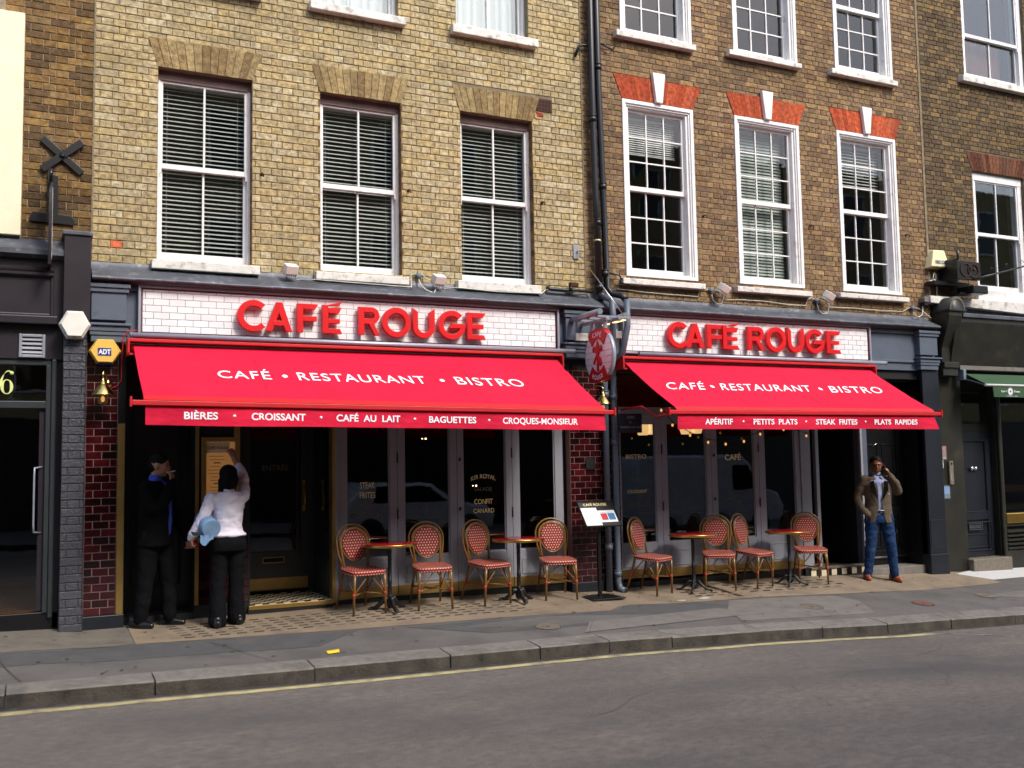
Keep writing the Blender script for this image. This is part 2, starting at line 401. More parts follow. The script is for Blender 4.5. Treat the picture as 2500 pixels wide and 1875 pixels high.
        if bevel:
            b = o.modifiers.new('bevel', 'BEVEL'); b.width = bevel; b.segments = 2; b.limit_method = 'ANGLE'; b.angle_limit = R(40)
        if kind: o['kind'] = kind
        if label: o['label'] = label
        return o
ROOT = {}
def thing(name, loc, label, cat, group=None, kind=None):
    o = bpy.data.objects.new(name, None); COL.objects.link(o); o.location = loc; o.empty_display_size = 0.1
    ROOT[o.name] = Vector(loc)
    o['label'] = label; o['category'] = cat
    if group: o['group'] = group
    if kind: o['kind'] = kind
    return o
def tag(o, label, cat, group=None):
    o['label'] = label; o['category'] = cat
    if group: o['group'] = group
    return o
def dup(o, parent=None):
    c = o.copy(); COL.objects.link(c)
    if parent: c.parent = parent
    ROOT[c.name] = ROOT.get(o.name, Vector((0, 0, 0)))
    for ch in list(o.children): dup(ch, c)
    return c
def interp(x, X, Z):
    if x <= X[0]: return Z[0]
    for i in range(len(X) - 1):
        if x <= X[i + 1]: return Z[i] + (Z[i + 1] - Z[i]) * (x - X[i]) / (X[i + 1] - X[i])
    return Z[-1]
AX = [-30, -1, .3, .5, 1.8, 3.1, 4.5, 5.4, 6.8, 8, 9.84, 11, 12.3, 16, 30]
AZ = [.1, .02, -.02, -.04, -.03, -.02, -.03, -.054, -.097, -.105, -.14, -.19, -.235, -.32, -.6]
KX = [-30, 0, 1, 2.2, 5, 7, 8.7, 10.8, 16, 30]
KZ = [.28, -.115, -.135, -.165, -.21, -.275, -.36, -.425, -.58, -.93]
KY = -2.42
def gz(x, y):
    a = interp(x, AX, AZ); k = interp(x, KX, KZ); t = min(max(-y / 2.4, -0.3), 1.05)
    return a + (k - a) * t
def roadz(x, y):
    d = abs(y - KY)
    return interp(x, KX, KZ) - 0.115 + 0.012 * min(d, 4.5) + 0.004 * noise.noise(Vector((x * .4, y * .4, 0)))
def frange(a, b, s):
    n = max(1, int(round((b - a) / s))); return [a + (b - a) * i / n for i in range(n + 1)]
def sheet(name, xs, ys, zf, m, dz=0.0, kind='structure', parent=None):
    b = MB(); nx, ny = len(xs), len(ys)
    b.add([(x, y, zf(x, y) + dz) for y in ys for x in xs], [(j * nx + i, (j + 1) * nx + i, (j + 1) * nx + i + 1, j * nx + i + 1)[::(1 if ys[-1] < ys[0] else -1)] for j in range(ny - 1) for i in range(nx - 1)])
    return b.build(name, m, parent, kind=kind)
def patch(name, pts, zf, m, dz, kind=None, th=0.0, label=None, cat=None, parent=None, wob=0.0):
    # ground polygon (x,y) draped as fan, subdivided edges
    P = []
    for i in range(len(pts)):
        a, b = pts[i], pts[(i + 1) % len(pts)]
        n = max(1, int(math.hypot(b[0] - a[0], b[1] - a[1]) / 0.25))
        for k in range(n):
            t = k / n; x = a[0] + (b[0] - a[0]) * t; y = a[1] + (b[1] - a[1]) * t
            if wob: x += wob * noise.noise(Vector((x * 3, y * 3, 1))); y += wob * noise.noise(Vector((x * 3, y * 3, 5)))
            P.append((x, y))
    b = MB(); n = len(P)
    b.add([(x, y, zf(x, y) + dz) for x, y in P] + [(x, y, zf(x, y) + dz - 0.003) for x, y in P], [tuple(range(n)), *[(i, i + n, (i + 1) % n + n, (i + 1) % n) for i in range(n)]])
    o = b.build(name, m, parent, kind=kind)
    if label: tag(o, label, cat)
    return o
# text -> mesh in a mapped frame
_tc = {}
def text_geo(s, bold=0.0, shear=0.0, spacing=1.0):
    key = (s, bold, shear, spacing)
    if key in _tc: return _tc[key]
    cu = bpy.data.curves.new('txt', 'FONT'); cu.body = s; cu.size = 1; cu.offset = bold; cu.shear = shear; cu.space_character = spacing
    cu.resolution_u = 4; cu.fill_mode = 'FRONT'
    o = bpy.data.objects.new('txt', cu); COL.objects.link(o)
    dg = bpy.context.evaluated_depsgraph_get(); dg.update()
    me = bpy.data.meshes.new_from_object(o.evaluated_get(dg))
    vs = [(v.co.x, v.co.y) for v in me.vertices]; fs = [tuple(p.vertices) for p in me.polygons]
    bpy.data.objects.remove(o); bpy.data.curves.remove(cu); bpy.data.meshes.remove(me)
    _tc[key] = (vs, fs); return vs, fs
CAPH = None
def letters(s, x0, x1, z0, z1, fn, bold=0.0, spacing=1.0, mb=None, shear=0.0, mi=0):
    """fit text so its bbox spans x0..x1 and capital height spans z0..z1; fn(u,v)->3D"""
    global CAPH
    if CAPH is None:
        v, _ = text_geo('H'); CAPH = max(p[1] for p in v) - min(p[1] for p in v)
    vs, fs = text_geo(s, bold, shear, spacing)
    a = min(p[0] for p in vs); b = max(p[0] for p in vs)
    mb = mb or MB()
    mb.add([fn(x0 + (p[0] - a) / (b - a) * (x1 - x0), z0 + p[1] / CAPH * (z1 - z0)) for p in vs], fs, mi=mi)
    return mb
def onwall(y):
    return lambda u, v: (u, y, v)

# bricks -------------------------------------------------------------
def pal(cols, var=0.12):
    c = random.choice(cols); k = 1 + random.uniform(-var, var)
    return tuple(max(0.003, q * k) for q in c)
_bm = {}
def brick_mesh(key, w, h, d=0.012, b=0.004, m='brick', base='brick'):
    if key in _bm: return _bm[key]
    mb = MB().bbox(-w / 2, w / 2, 0, d, -h / 2, h / 2, b)
    mb.f.pop(0); mb.sm.pop(0); mb.mi.pop(0)
    mb.c = [(1, 1, 1)] * len(mb.f)
    o = mb.build(base, m); me = o.data; bpy.data.objects.remove(o); _bm[key] = me
    return me
def masonry(parent, rects, m, part='brick', stuffname='brickwork', limit=300, d=0.012, b=0.004, yjit=0.002):
    """rects: (x0,x1,z0,z1,yfront,color). The `limit` nearest-looking ones become parts, the rest one stuff part."""
    off = ROOT[parent.name]
    def size(r):
        cx, cz = (r[0] + r[1]) / 2, (r[2] + r[3]) / 2
        d2 = cx * cx + CAMD ** 2 + (cz - CAMH) ** 2
        return (r[1] - r[0]) * (r[3] - r[2]) * CAMD / d2 ** 1.5
    rects = sorted(rects, key=size, reverse=True)
    for r in rects[:limit]:
        w, h = round(r[1] - r[0], 3), round(r[3] - r[2], 3)
        me = brick_mesh((w, h, d, m, part), w, h, d, b, m, part)
        o = bpy.data.objects.new(part, me); COL.objects.link(o); o.parent = parent
        o.location = Vector(((r[0] + r[1]) / 2, r[4] + random.uniform(-yjit, yjit), (r[2] + r[3]) / 2)) - off
        o.color = (*r[5], 1)
    rest = rects[limit:]
    if rest:
        mb = MB(); mb.c = []
        for r in rest:
            y = r[4] + random.uniform(-yjit, yjit)
            n = len(mb.f); mb.bbox(r[0], r[1], y, y + d, r[2], r[3], b)
            mb.f.pop(n); mb.sm.pop(n); mb.mi.pop(n)
            mb.c += [r[5]] * (len(mb.f) - n)
        mb.build(stuffname, m, parent, kind='stuff')
def bond(x0, x1, z0, z1, ch, cw, holes, cols, joint=0.008, y=0.0, var=0.12, special=None, patchf=None):
    out = []; row = 0; z = z0
    rot = random.random()
    while z < z1 - 0.02:
        zt = min(z + ch, z1)
        L = cw if row % 2 == 0 else cw / 2
        x = x0 - (0 if row % 2 == 0 else cw * 0.25)
        while x < x1 - 0.01:
            a, b = max(x, x0), min(x + L, x1)
            segs = [(a, b)]
            for hx0, hx1, hz0, hz1 in holes(z) if callable(holes) else holes:
                if zt - joint > hz0 + 0.01 and z < hz1 - 0.01:
                    ns = []
                    for s0, s1 in segs:
                        if s1 <= hx0 or s0 >= hx1: ns.append((s0, s1)); continue
                        if s0 < hx0: ns.append((s0, hx0 + joint * .5))
                        if s1 > hx1: ns.append((hx1 - joint * .5, s1))
                    segs = ns
            for s0, s1 in segs:
                if s1 - s0 > 0.03:
                    jx = random.uniform(-.0015, .0015); jz = random.uniform(-.0012, .0012)
                    c = pal(cols, var)
                    if patchf:
                        k = patchf(s0, z); c = tuple(q * k for q in c)
                    if special and special[0] < (s0 + s1) / 2 < special[1] and special[2] < z + ch / 2 < special[3]: c = special[4]
                    out.append((s0 + joint / 2 + jx, s1 - joint / 2 + jx, z + joint / 2 + jz, zt - joint / 2 + jz, y, c))
            x += L
        z += ch; row += 1
    return out
def wall_grid(name, parent, x0, x1, z0, z1, holes, y0, y1, m):
    xs = sorted({x0, x1, *[h[0] for h in holes], *[h[1] for h in holes]}); zs = sorted({z0, z1, *[h[2] for h in holes], *[h[3] for h in holes]})
    xs = [x for x in xs if x0 <= x <= x1]; zs = [z for z in zs if z0 <= z <= z1]
    b = MB()
    for i in range(len(xs) - 1):
        run = None
        for j in range(len(zs) - 1):
            cx, cz = (xs[i] + xs[i + 1]) / 2, (zs[j] + zs[j + 1]) / 2
            solid = not any(h[0] < cx < h[1] and h[2] < cz < h[3] for h in holes)
            if solid:
                run = (run[0], zs[j + 1]) if run else (zs[j], zs[j + 1])
            if run and (not solid or j == len(zs) - 2):
                b.box(xs[i], xs[i + 1], y0, y1, *run); run = None
    return b.build(name, m, parent)
def frame_rect(mb, x0, x1, z0, z1, t, y0, y1, tb=None, tt=None):
    tb = t if tb is None else tb; tt = t if tt is None else tt
    mb.box(x0, x0 + t, y0, y1, z0, z1); mb.box(x1 - t, x1, y0, y1, z0, z1)
    mb.box(x0 + t, x1 - t, y0 + .0015, y1, z0, z0 + tb); mb.box(x0 + t, x1 - t, y0 + .0015, y1, z1 - tt, z1)
    return mb
def skewarch(parent, x0, x1, xt0, xt1, z0, z1, n, cols, m='brick', part='arch_brick', y=-0.004, jo=0.006):
    off = ROOT[parent.name]
    for i in range(n):
        f0, f1 = i / n, (i + 1) / n
        b0, b1 = x0 + (x1 - x0) * f0 + jo / 2, x0 + (x1 - x0) * f1 - jo / 2
        t0, t1 = xt0 + (xt1 - xt0) * f0 + jo / 2, xt0 + (xt1 - xt0) * f1 - jo / 2
        mb = MB().prism([(b0, z0), (b1, z0), (t1, z1), (t0, z1)], y, y + .02)
        c = pal(cols); mb.c = [c] * len(mb.f)
        mb.build(part, m, parent)

# ================================================================ GROUND
XS = frange(-30, -2, 4) + frange(-2, 17, 0.25)[1:] + frange(17, 60, 4)[1:]
sheet('pavement', XS, frange(KY + 0.27, 2.6, 0.3), gz, 'asphalt_pavement')
sheet('road', XS, frange(-13.0, KY - 0.002, 0.5), roadz, 'road_asphalt')
sheet('opposite_pavement', XS, [-18.6, -13.0], lambda x, y: roadz(x, -13) + 0.11, 'asphalt_pavement')
g = MB().add([(-400, -400, -3), (400, -400, -3), (400, 400, -3), (-400, 400, -3)], [(0, 1, 2, 3)]).build('ground', 'asphalt_pavement', kind='structure')
# terrazzo forecourt strip
def stripf(x0, x1, e):
    ys = lambda x: interp(x, [p[0] for p in e], [p[1] for p in e])
    b = MB(); xs = frange(x0, x1, 0.2); n = 8
    for x in xs:
        pass
    vs = []; fs = []
    for x in xs:
        for j in range(n + 1):
            y = 2.5 if j == 0 else 0.3 + (ys(x) - 0.3) * (j - 1) / (n - 1)
            vs.append((x, y, gz(x, y) + 0.004))
    for i in range(len(xs) - 1):
        for j in range(n):
            a = i * (n + 1) + j; fs.append((a, a + 1, a + n + 2, a + n + 1))
    b.add(vs, fs); return b
EDGE = [(-3, -.93), (.88, -.99), (3.04, -1.15), (5.3, -1.16), (5.95, -1.14), (6.1, -.9), (7, -.97), (8.4, -.93), (9.33, -1.01), (10.8, -1.04), (12.3, -.9), (12.6, -.84)]
st = stripf(.88, 12.6, EDGE).build('terrazzo_forecourt', 'terrazzo', kind='structure')
mat('paving_left', srgb(104, 98, 88), rough=.85, noise_amt=.15, nscale=4, bump=.3, bscale=100, dirt=srgb(80, 74, 66), dirt_scale=3, dirt_t=(.5, .75))
stripf(-3, .872, EDGE).build('paving_slab', 'paving_left', kind='structure')
# kerb
kx = [-14, -10, -6, -3.5, -2.3, -1.2, -.15, .9, 2.17, 3.4, 4.3, 5.05, 5.78, 6.9, 7.75, 8.7, 9.7, 10.8, 12, 13.5, 15, 18, 24, 40]
kerb = thing('kerb', (0, KY, -.2), 'granite kerb', 'kerb'); del kerb['label']; del kerb['category']; kerb['kind'] = 'structure'
for i in range(len(kx) - 1):
    a, b = kx[i] + .006, kx[i + 1] - .006
    dz = random.uniform(-.006, .006); dy = random.uniform(-.01, .01)
    za, zb = interp(a, KX, KZ) + dz, interp(b, KX, KZ) + dz * .5
    y0, y1 = KY + dy, KY + .285; c = .011
    v = []
    n = max(2, int((b - a) / .12))
    for k in range(n + 1):
        x = a + (b - a) * k / n; z = za + (zb - za) * k / n
        w = lambda s: .006 * noise.noise(Vector((x * 6, s, 3)))
        v += [(x, y0 + w(1) - .004, z - .13), (x, y0 + w(2), z - c - abs(w(4))), (x, y0 + c + w(3), z + w(9) * .3), (x, y1, gz(x, y1) + .003), (x, y1, z - .13)]
    f = []; mi_ = []
    for k in range(n):
        for q in range(4):
            f.append((k * 5 + q, (k + 1) * 5 + q, (k + 1) * 5 + q + 1, k * 5 + q + 1)); mi_.append(1 if q == 0 else 0)
    f.append((4, 3, 2, 1, 0)); f.append(tuple(n * 5 + q for q in range(5)))
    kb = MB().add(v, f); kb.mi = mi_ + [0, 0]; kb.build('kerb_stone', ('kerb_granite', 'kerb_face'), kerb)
jb = MB(); jb.box(-14, 40, KY + .03, KY + .27, -1.6, -1.5)
# dark joint bed under the stones
sheet('kerb_bed', frange(-14, 30, .5), [KY + .02, KY + .29], lambda x, y: interp(x, KX, KZ) - .03, 'joint_dark', parent=None)
def lineband(name, x0, x1, yc, w, m, dz=.004):
    xs = frange(x0, x1, .12); b = MB(); v = []
    for x in xs:
        o = .02 * noise.noise(Vector((x * 1.2, 0, 7))) + .03 * noise.noise(Vector((x * .35, 2, 7)))
        ww = w * (1 + .25 * noise.noise(Vector((x * 5, 4, 2))))
        v += [(x, yc + o - ww / 2, roadz(x, yc) + dz + .001), (x, yc + o + ww / 2, roadz(x, yc) + dz + .001)]
    b.add(v, [(2 * i, 2 * i + 2, 2 * i + 3, 2 * i + 1) for i in range(len(xs) - 1)])
    return b.build(name, m, kind='structure')
lineband('yellow_line', -12, 9.2, KY - .2, .1, 'yellow_line')
for k in range(2):
    y = KY - .2 - .07 * k
    patch('white_line', [(9.25 + .05 * k, y), (9.33 + .05 * k, y - .06), (9.9, y - .5), (9.84, y - .44)], roadz, 'white_line', .005, kind='structure')
# gutter dirt along the kerb
mat('gutter_dirt', srgb(58, 52, 46), rough=.95, noise_amt=.4, nscale=12, bump=.6)
sheet('gutter', frange(-12, 20, .4), [KY - .075, KY - .002], roadz, 'gutter_dirt', dz=.003)
# asphalt repairs on the pavement
patch('asphalt_patch', [(3.4, -1.25), (5.4, -1.2), (5.98, -1.14), (6.15, -.92), (7.2, -.98), (7.5, -1.35), (5.2, -1.75), (4.1, -1.75)], gz, 'asphalt_patch', .004, kind='structure', wob=.02)
patch('light_asphalt_patch', [(5.3, -1.62), (7.15, -1.35), (7.6, -1.7), (5.0, -2.05)], gz, 'asphalt_light', .0085, kind='structure', wob=.02)
patch('worn_asphalt_patch', [(7.6, -1.0), (9.2, -1.05), (9.3, -1.4), (9.0, -1.95), (7.0, -2.0), (7.2, -1.5)], gz, 'asphalt_light', .0045, kind='structure', wob=.02)
patch('grey_asphalt_patch', [(-3, -.97), (1.2, -1.05), (2.9, -1.2), (2.4, -1.7), (.2, -1.55), (-3, -1.35)], gz, 'asphalt_patch', .0045, kind='structure', wob=.05)
patch('slab_repair', [(11.3, -1.5), (13.2, -1.25), (14.4, -1.3), (13, -1.75), (12.2, -1.8)], gz, 'asphalt_light', .005, kind='structure', wob=.01)

# white mosaic forecourt by the right-hand shop
patch('white_mosaic', [(12.42, -.2), (12.62, -.68), (13.4, -.62), (20, -.6), (20, -.02), (12.9, -.05)], gz, 'mosaic_white', .009, kind='structure')

# pavement lights: rows of small glass lenses let into the terrazzo
def lights(x0, x1, y0, y1, px, py, w, h, label, skewx=0.0, drop=None):
    o = thing('pavement_light', (x0, y1, gz(x0, y1)), label, 'pavement light', 'pavement lights set in the terrazzo')
    cnt = 0; y = y1
    row = 0
    while y > y0:
        x = x0 + skewx * row
        while x < x1:
            if not (drop and drop(x, y)):
                z = gz(x + w / 2, y - h / 2) + .0045
                mb = MB(); e = .006
                mb.add([(x, y - h, z), (x + w, y - h, z), (x + w, y, z), (x, y, z), (x + e, y - h + e, z + .004), (x + w - e, y - h + e, z + .004), (x + w - e, y - e, z + .004), (x + e, y - e, z + .004)],
                       [(0, 1, 5, 4), (1, 2, 6, 5), (2, 3, 7, 6), (3, 0, 4, 7), (4, 5, 6, 7)])
                n = len(o.children)
                if cnt < 300:
                    mb.build('glass_lens', 'lens_glass' if (random.random() < .8) else 'lens_frame', o); cnt += 1
            x += px
        y -= py; row += 1
lights(1.22, 4.95, -.9, -.30, .162, .115, .1, .036, 'long grid of small glass lenses in the tan terrazzo left of the menu stand', .02)
lights(7.3, 7.95, -.72, -.42, .17, .12, .1, .05, 'short square grid of dark lenses left of the rusty floor grate', .02)
lights(8.1, 9.8, -.72, -.2, .2, .13, .11, .05, 'grid of dark lenses under the two right-hand chairs and table', .05)
# rusty slot grate
gr = thing('floor_grate', (7.9, -.5, gz(7.9, -.5)), 'narrow rusty floor grate running out from under the middle chair', 'grate')
z = gz(7.9, -.5)
b = MB(); b.add([(7.86, -.14, gz(7.86, -.14) + .006), (7.93, -.14, gz(7.93, -.14) + .006), (7.97, -.84, gz(7.97, -.84) + .006), (7.88, -.84, gz(7.88, -.84) + .006)], [(3, 2, 1, 0)])
b.build('frame', 'rust', gr)
b = MB(); b.add([(7.885, -.16, gz(7.86, -.14) + .009), (7.905, -.16, gz(7.93, -.14) + .009), (7.94, -.82, gz(7.97, -.84) + .009), (7.91, -.82, gz(7.88, -.84) + .009)], [(3, 2, 1, 0)])
b.build('slot', 'black_matt', gr)
# covers
def cover(x, y, r, label, ring=True, m='cast_iron_cover'):
    z = gz(x, y); t = thing('manhole_cover', (x, y, z), label, 'manhole cover')
    def disc(r0, r1, dz, nm, mm):
        n = 28; b = MB(); v = []; f = []
        for k in range(n):
            a = 2 * math.pi * k / n; c, s = math.cos(a), math.sin(a)
            for rr in (r0, r1): v.append((x + rr * c, y + rr * s, gz(x + rr * c, y + rr * s) + dz))
        for k in range(n):
            f.append((2 * k, 2 * k + 1, (2 * k + 3) % (2 * n), (2 * k + 2) % (2 * n)))
        if r0 < .03: f.append(tuple(2 * k for k in range(n)))
        b.add(v, f).build(nm, mm, t)
    disc(0.02, r * .86, .006, 'lid', m); disc(r * .86, r * .92, .004 + .001, 'gap', 'black_matt'); disc(r * .92, r, .0065, 'rim', m)
    disc(0.001, .018, .0075, 'key_hole', 'black_matt')
cover(4.77, -1.69, .15, 'small round iron cover in the asphalt left of centre')
cover(8.41, -1.53, .15, 'round iron cover with a centre keyhole nearest the tan terrazzo')
cover(11.45, -1.5, .15, 'round rusty cover in the asphalt beside the white mosaic')
mat('red_drain', srgb(110, 70, 62), rough=.8, noise_amt=.4, nscale=50)
cover(10.07, -1.7, .14, 'worn reddish round cover in the asphalt in front of the man on the phone', m='red_drain')
b = MB()
zz = gz(2.45, -1.97)
b.add([(2.39, -2.03, zz + .006), (2.5, -2.01, zz + .008), (2.525, -1.9, zz + .014), (2.41, -1.9, zz + .008)], [(0, 1, 2, 3)])
tag(b.build('yellow_note', 'paper_yellow', root=(2.45, -1.97, zz)), 'bright yellow scrap of paper lying on the pavement', 'paper')
for (x, y, s) in ((7.0, -.86, .06), (7.38, -.8, .09)):
    patch('white_splash', [(x - s, y - s * .5), (x, y - s * .7), (x + s, y - s * .2), (x + s * 1.3, y + s * .4), (x, y + s * .4), (x - s * 1.2, y + s * .1)], gz, 'white_line', .009, kind='structure', wob=.03)

# trodden gum and cracks
random.seed(21)
b = MB()
for k in range(170):
    gx, gy = random.uniform(-1.5, 14), random.uniform(-2.1, -.2); r_ = random.uniform(.008, .022); zq = gz(gx, gy) + .0105; n = 7
    b.add([(gx + r_ * math.cos(2 * math.pi * q / n), gy + r_ * math.sin(2 * math.pi * q / n) * random.uniform(.7, 1), zq) for q in range(n)], [tuple(range(n))])
b.build('chewing_gum', 'joint_dark', kind='stuff')
b = MB()
for k in range(9):
    gx, gy = random.uniform(-2, 12), random.uniform(-7.5, -2.9); an = random.uniform(-.5, .5) + (1.5 if k % 4 == 0 else 0); pv = None
    for q in range(random.randint(8, 20)):
        an += random.uniform(-.45, .45); nx_, ny_ = gx + .13 * math.cos(an), gy + .13 * math.sin(an)
        if ny_ > KY - .3: break
        w = random.uniform(.001, .0026); dx, dy = -math.sin(an) * w, math.cos(an) * w
        b.add([(gx - dx, gy - dy, roadz(gx, gy) + .004), (nx_ - dx, ny_ - dy, roadz(nx_, ny_) + .004), (nx_ + dx, ny_ + dy, roadz(nx_, ny_) + .004), (gx + dx, gy + dy, roadz(gx, gy) + .004)], [(0, 1, 2, 3)])
        gx, gy = nx_, ny_
b.build('road_cracks', 'joint_dark', kind='stuff')
for (xa, ya, xb, yb) in ((1.5, -1.18, 1.9, -2.13), (-.3, -.97, -.05, -2.13), (5.35, -1.6, 5.0, -2.13), (8.1, -1.95, 8.6, -2.13), (10.6, -1.1, 10.9, -2.13), (9.3, -1.0, 12.4, -1.5)):
    n = 14; v = []
    for k in range(n + 1):
        f = k / n; xx = xa + (xb - xa) * f + .01 * noise.noise(Vector((f * 9, xa, 0))); yy = ya + (yb - ya) * f + .01 * noise.noise(Vector((f * 9, ya, 4)))
        v += [(xx - .003, yy, gz(xx, yy) + .0105), (xx + .003, yy + .002, gz(xx, yy) + .0105)]
    MB().add(v, [(2 * k, 2 * k + 2, 2 * k + 3, 2 * k + 1) for k in range(n)]).build('pavement_joint', 'joint_dark', kind='structure')

# ================================================================ BUILDINGS
def zwin(parent, name='window'):
    pass
YB = 0.0
b0 = thing('brick_building', (-.3, 0, 0), 'brown brick building at the far left with a cream window surround', 'building', 'terraced brick buildings')
b1 = thing('brick_building', (3.4, 0, 0), 'yellow stock brick building with three plain sash windows full of blinds', 'building', 'terraced brick buildings')
b2 = thing('brick_building', (9.3, 0, 0), 'brown brick building with orange flat arches over white sash windows', 'building', 'terraced brick buildings')
b3 = thing('brick_building', (14, 0, 0), 'dark brown brick building at the far right beside the green shop', 'building', 'terraced brick buildings')
H0 = [(-1.6, -.32, 3.84, 6.2)]
W1 = [(1.125, 2.112, 3.70, 5.78), (2.868, 3.838, 3.70, 5.77), (4.592, 5.575, 3.69, 5.79)]
T1 = [(1.1, 2.14, 6.80, 8.9), (2.762, 3.815, 6.79, 8.9), (4.56, 5.545, 6.84, 8.95)]
W2 = [(6.905, 8.04, 3.915, 6.28), (8.745, 9.905, 3.93, 6.31), (10.632, 11.815, 3.94, 6.35)]
T2 = [(6.905, 8.06, 7.18, 9.4), (8.775, 9.935, 7.22, 9.45), (10.665, 11.835, 7.29, 9.5)]
V3 = [(13.505, 14.72, 4.12, 6.06), (13.455, 14.95, 7.62, 9.9)]
YEL = [srgb(186, 168, 128), srgb(176, 158, 118), srgb(194, 178, 142), srgb(170, 153, 117), srgb(182, 160, 110), srgb(164, 148, 114), srgb(198, 186, 154), srgb(186, 162, 112)]
_m = [sum(c[i] for c in YEL) / len(YEL) for i in range(3)]; YEL = [tuple(.55 * c[i] + .45 * _m[i] for i in range(3)) for c in YEL]
BRN = [srgb(150, 125, 92), srgb(137, 112, 82), srgb(158, 130, 90), srgb(126, 104, 80), srgb(146, 117, 82), srgb(114, 94, 78), srgb(152, 125, 95), srgb(132, 106, 76), srgb(120, 92, 74)]
_m = [sum(c[i] for c in BRN) / len(BRN) for i in range(3)]; BRN = [tuple(.7 * c[i] + .3 * _m[i] for i in range(3)) for c in BRN]
DRK = [srgb(106, 92, 70), srgb(96, 82, 62), srgb(118, 98, 70), srgb(90, 76, 60), srgb(102, 84, 66), srgb(126, 104, 72)]
OLD = [srgb(138, 112, 74), srgb(126, 98, 60), srgb(148, 118, 72), srgb(106, 84, 56), srgb(96, 76, 54), srgb(134, 104, 64)]
def stain(x, z):
    return 1 + .16 * noise.noise(Vector((x * .8, z * .8, 3))) + .08 * noise.noise(Vector((x * 3, z * 1.2, 8)))
def tone_low(x, z):
    k = .62 + .38 * min(1, max(0, (z - 3.9) / 1.0)); return k * stain(x, z)  # random tone, with bricks darker towards the bottom of the wall
def archtop(x0, x1, zt):   # reserve the arch area
    return (x0 - .05, x1 + .05, zt - .01, zt + .3)
def archholes(ws, sp, h):
    def f(z):
        out = list(base)
        for (x0, x1, za, zb) in ws:
            if zb - .05 < z < zb + h - .03:
                e = sp * max(0, (z + .035 - zb)) / h
                out.append((x0 - e, x1 + e, zb, zb + h))
        return out
    base = list(ws); return f
def combo(*fs):
    return lambda z: [h for f in fs for h in (f(z) if callable(f) else f)]
rects0 = bond(-.62, .5, 3.62, 6.7, .0755, .235, H0 + [(-.4, -.14, 3.6, 6.12)], OLD, patchf=tone_low)
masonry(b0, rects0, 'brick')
rects1 = bond(.5, 6.3, 3.56, 7.95, .0782, .235, combo(archholes(W1, .1, .31), T1, [(5.62, 5.86, 5.94, 6.10)]), YEL, patchf=stain, var=.07, special=(.66, .76, 3.78, 3.86, srgb(226, 116, 76)))
masonry(b1, rects1, 'brick')
rects2 = bond(6.3, 12.4, 3.56, 9.15, .0727, .222, combo(archholes(W2, .12, .31), T2), BRN, patchf=stain, var=.2, joint=.0085)
masonry(b2, rects2, 'brick', )
rects3 = bond(12.4, 15.6, 3.9, 9.7, .0735, .222, combo(archholes(V3, .12, .3)), DRK, patchf=stain, var=.18)
masonry(b3, rects3, 'brick')
WD = .34
wall_grid('wall', b0, -.62, .5, 3.5, 6.7, [(-.4, -.32, 3.84, 6.0)], .009, WD, 'mortar_brown')
wall_grid('wall', b1, .5, 6.3, 3.5, 7.95, W1 + T1, .009, WD, 'mortar_pale')
wall_grid('wall', b2, 6.3, 12.4, 3.5, 9.15, W2 + T2, .009, WD, 'mortar_brown')
wall_grid('wall', b3, 12.4, 15.6, 3.5, 9.7, V3, .009, WD, 'mortar_dark')
wall_grid('upper_wall', b0, -8, .5, 6.7, 11, [], .0, WD, 'brick_far_brown'); wall_grid('side_wall', b0, -8, -.62, 3.5, 6.7, [], .0, WD, 'brick_far_brown')
wall_grid('upper_wall', b1, .5, 6.3, 7.95, 11, T1, .0, WD, 'brick_far_yellow')
wall_grid('upper_wall', b2, 6.3, 12.4, 9.15, 11, T2, .0, WD, 'brick_far_brown')
wall_grid('upper_wall', b3, 12.4, 30, 9.7, 11, V3, .0, WD, 'brick_far_dark'); wall_grid('side_wall', b3, 15.6, 30, 3.5, 9.7, [], .0, WD, 'brick_far_dark')
for bb, x0, x1 in ((b0, -8, .5), (b1, .5, 6.3), (b2, 6.3, 12.4), (b3, 12.4, 30)):
    MB().box(x0, x1, -.06, WD + .05, 11, 11.25).build('coping', 'stone_step', bb)
    MB().box(x0 + .002, x1 - .002, WD + .001, 6, 11.0, 11.1).build('roof', 'lead', bb)
# closed ground floors behind the shopfronts
for bb, x0, x1 in ((b0, -8, .45), (b1, .45, 6.3), (b2, 6.3, 12.4), (b3, 12.4, 30)):
    MB().box(x0, x1, .34, 6.0, 3.42, 3.5).build('first_floor_slab', 'room_dark', bb); MB().box(x0, x1, 5.9, 6.0, -1.0, 3.42).build('back_wall', 'room_dark', bb)
    MB().box(x1 - .02, x1, .45, 5.9, -1.0, 2.6 if bb is b2 else 3.42).build('party_wall', 'room_dark', bb); MB().box(x0, x1, .0, .33, 2.84, 3.5).build('lintel', 'black_matt', bb)
MB().box(-8.05, -8, 0, 6, -1, 11).build('end_wall', 'brick_far_brown', b0)
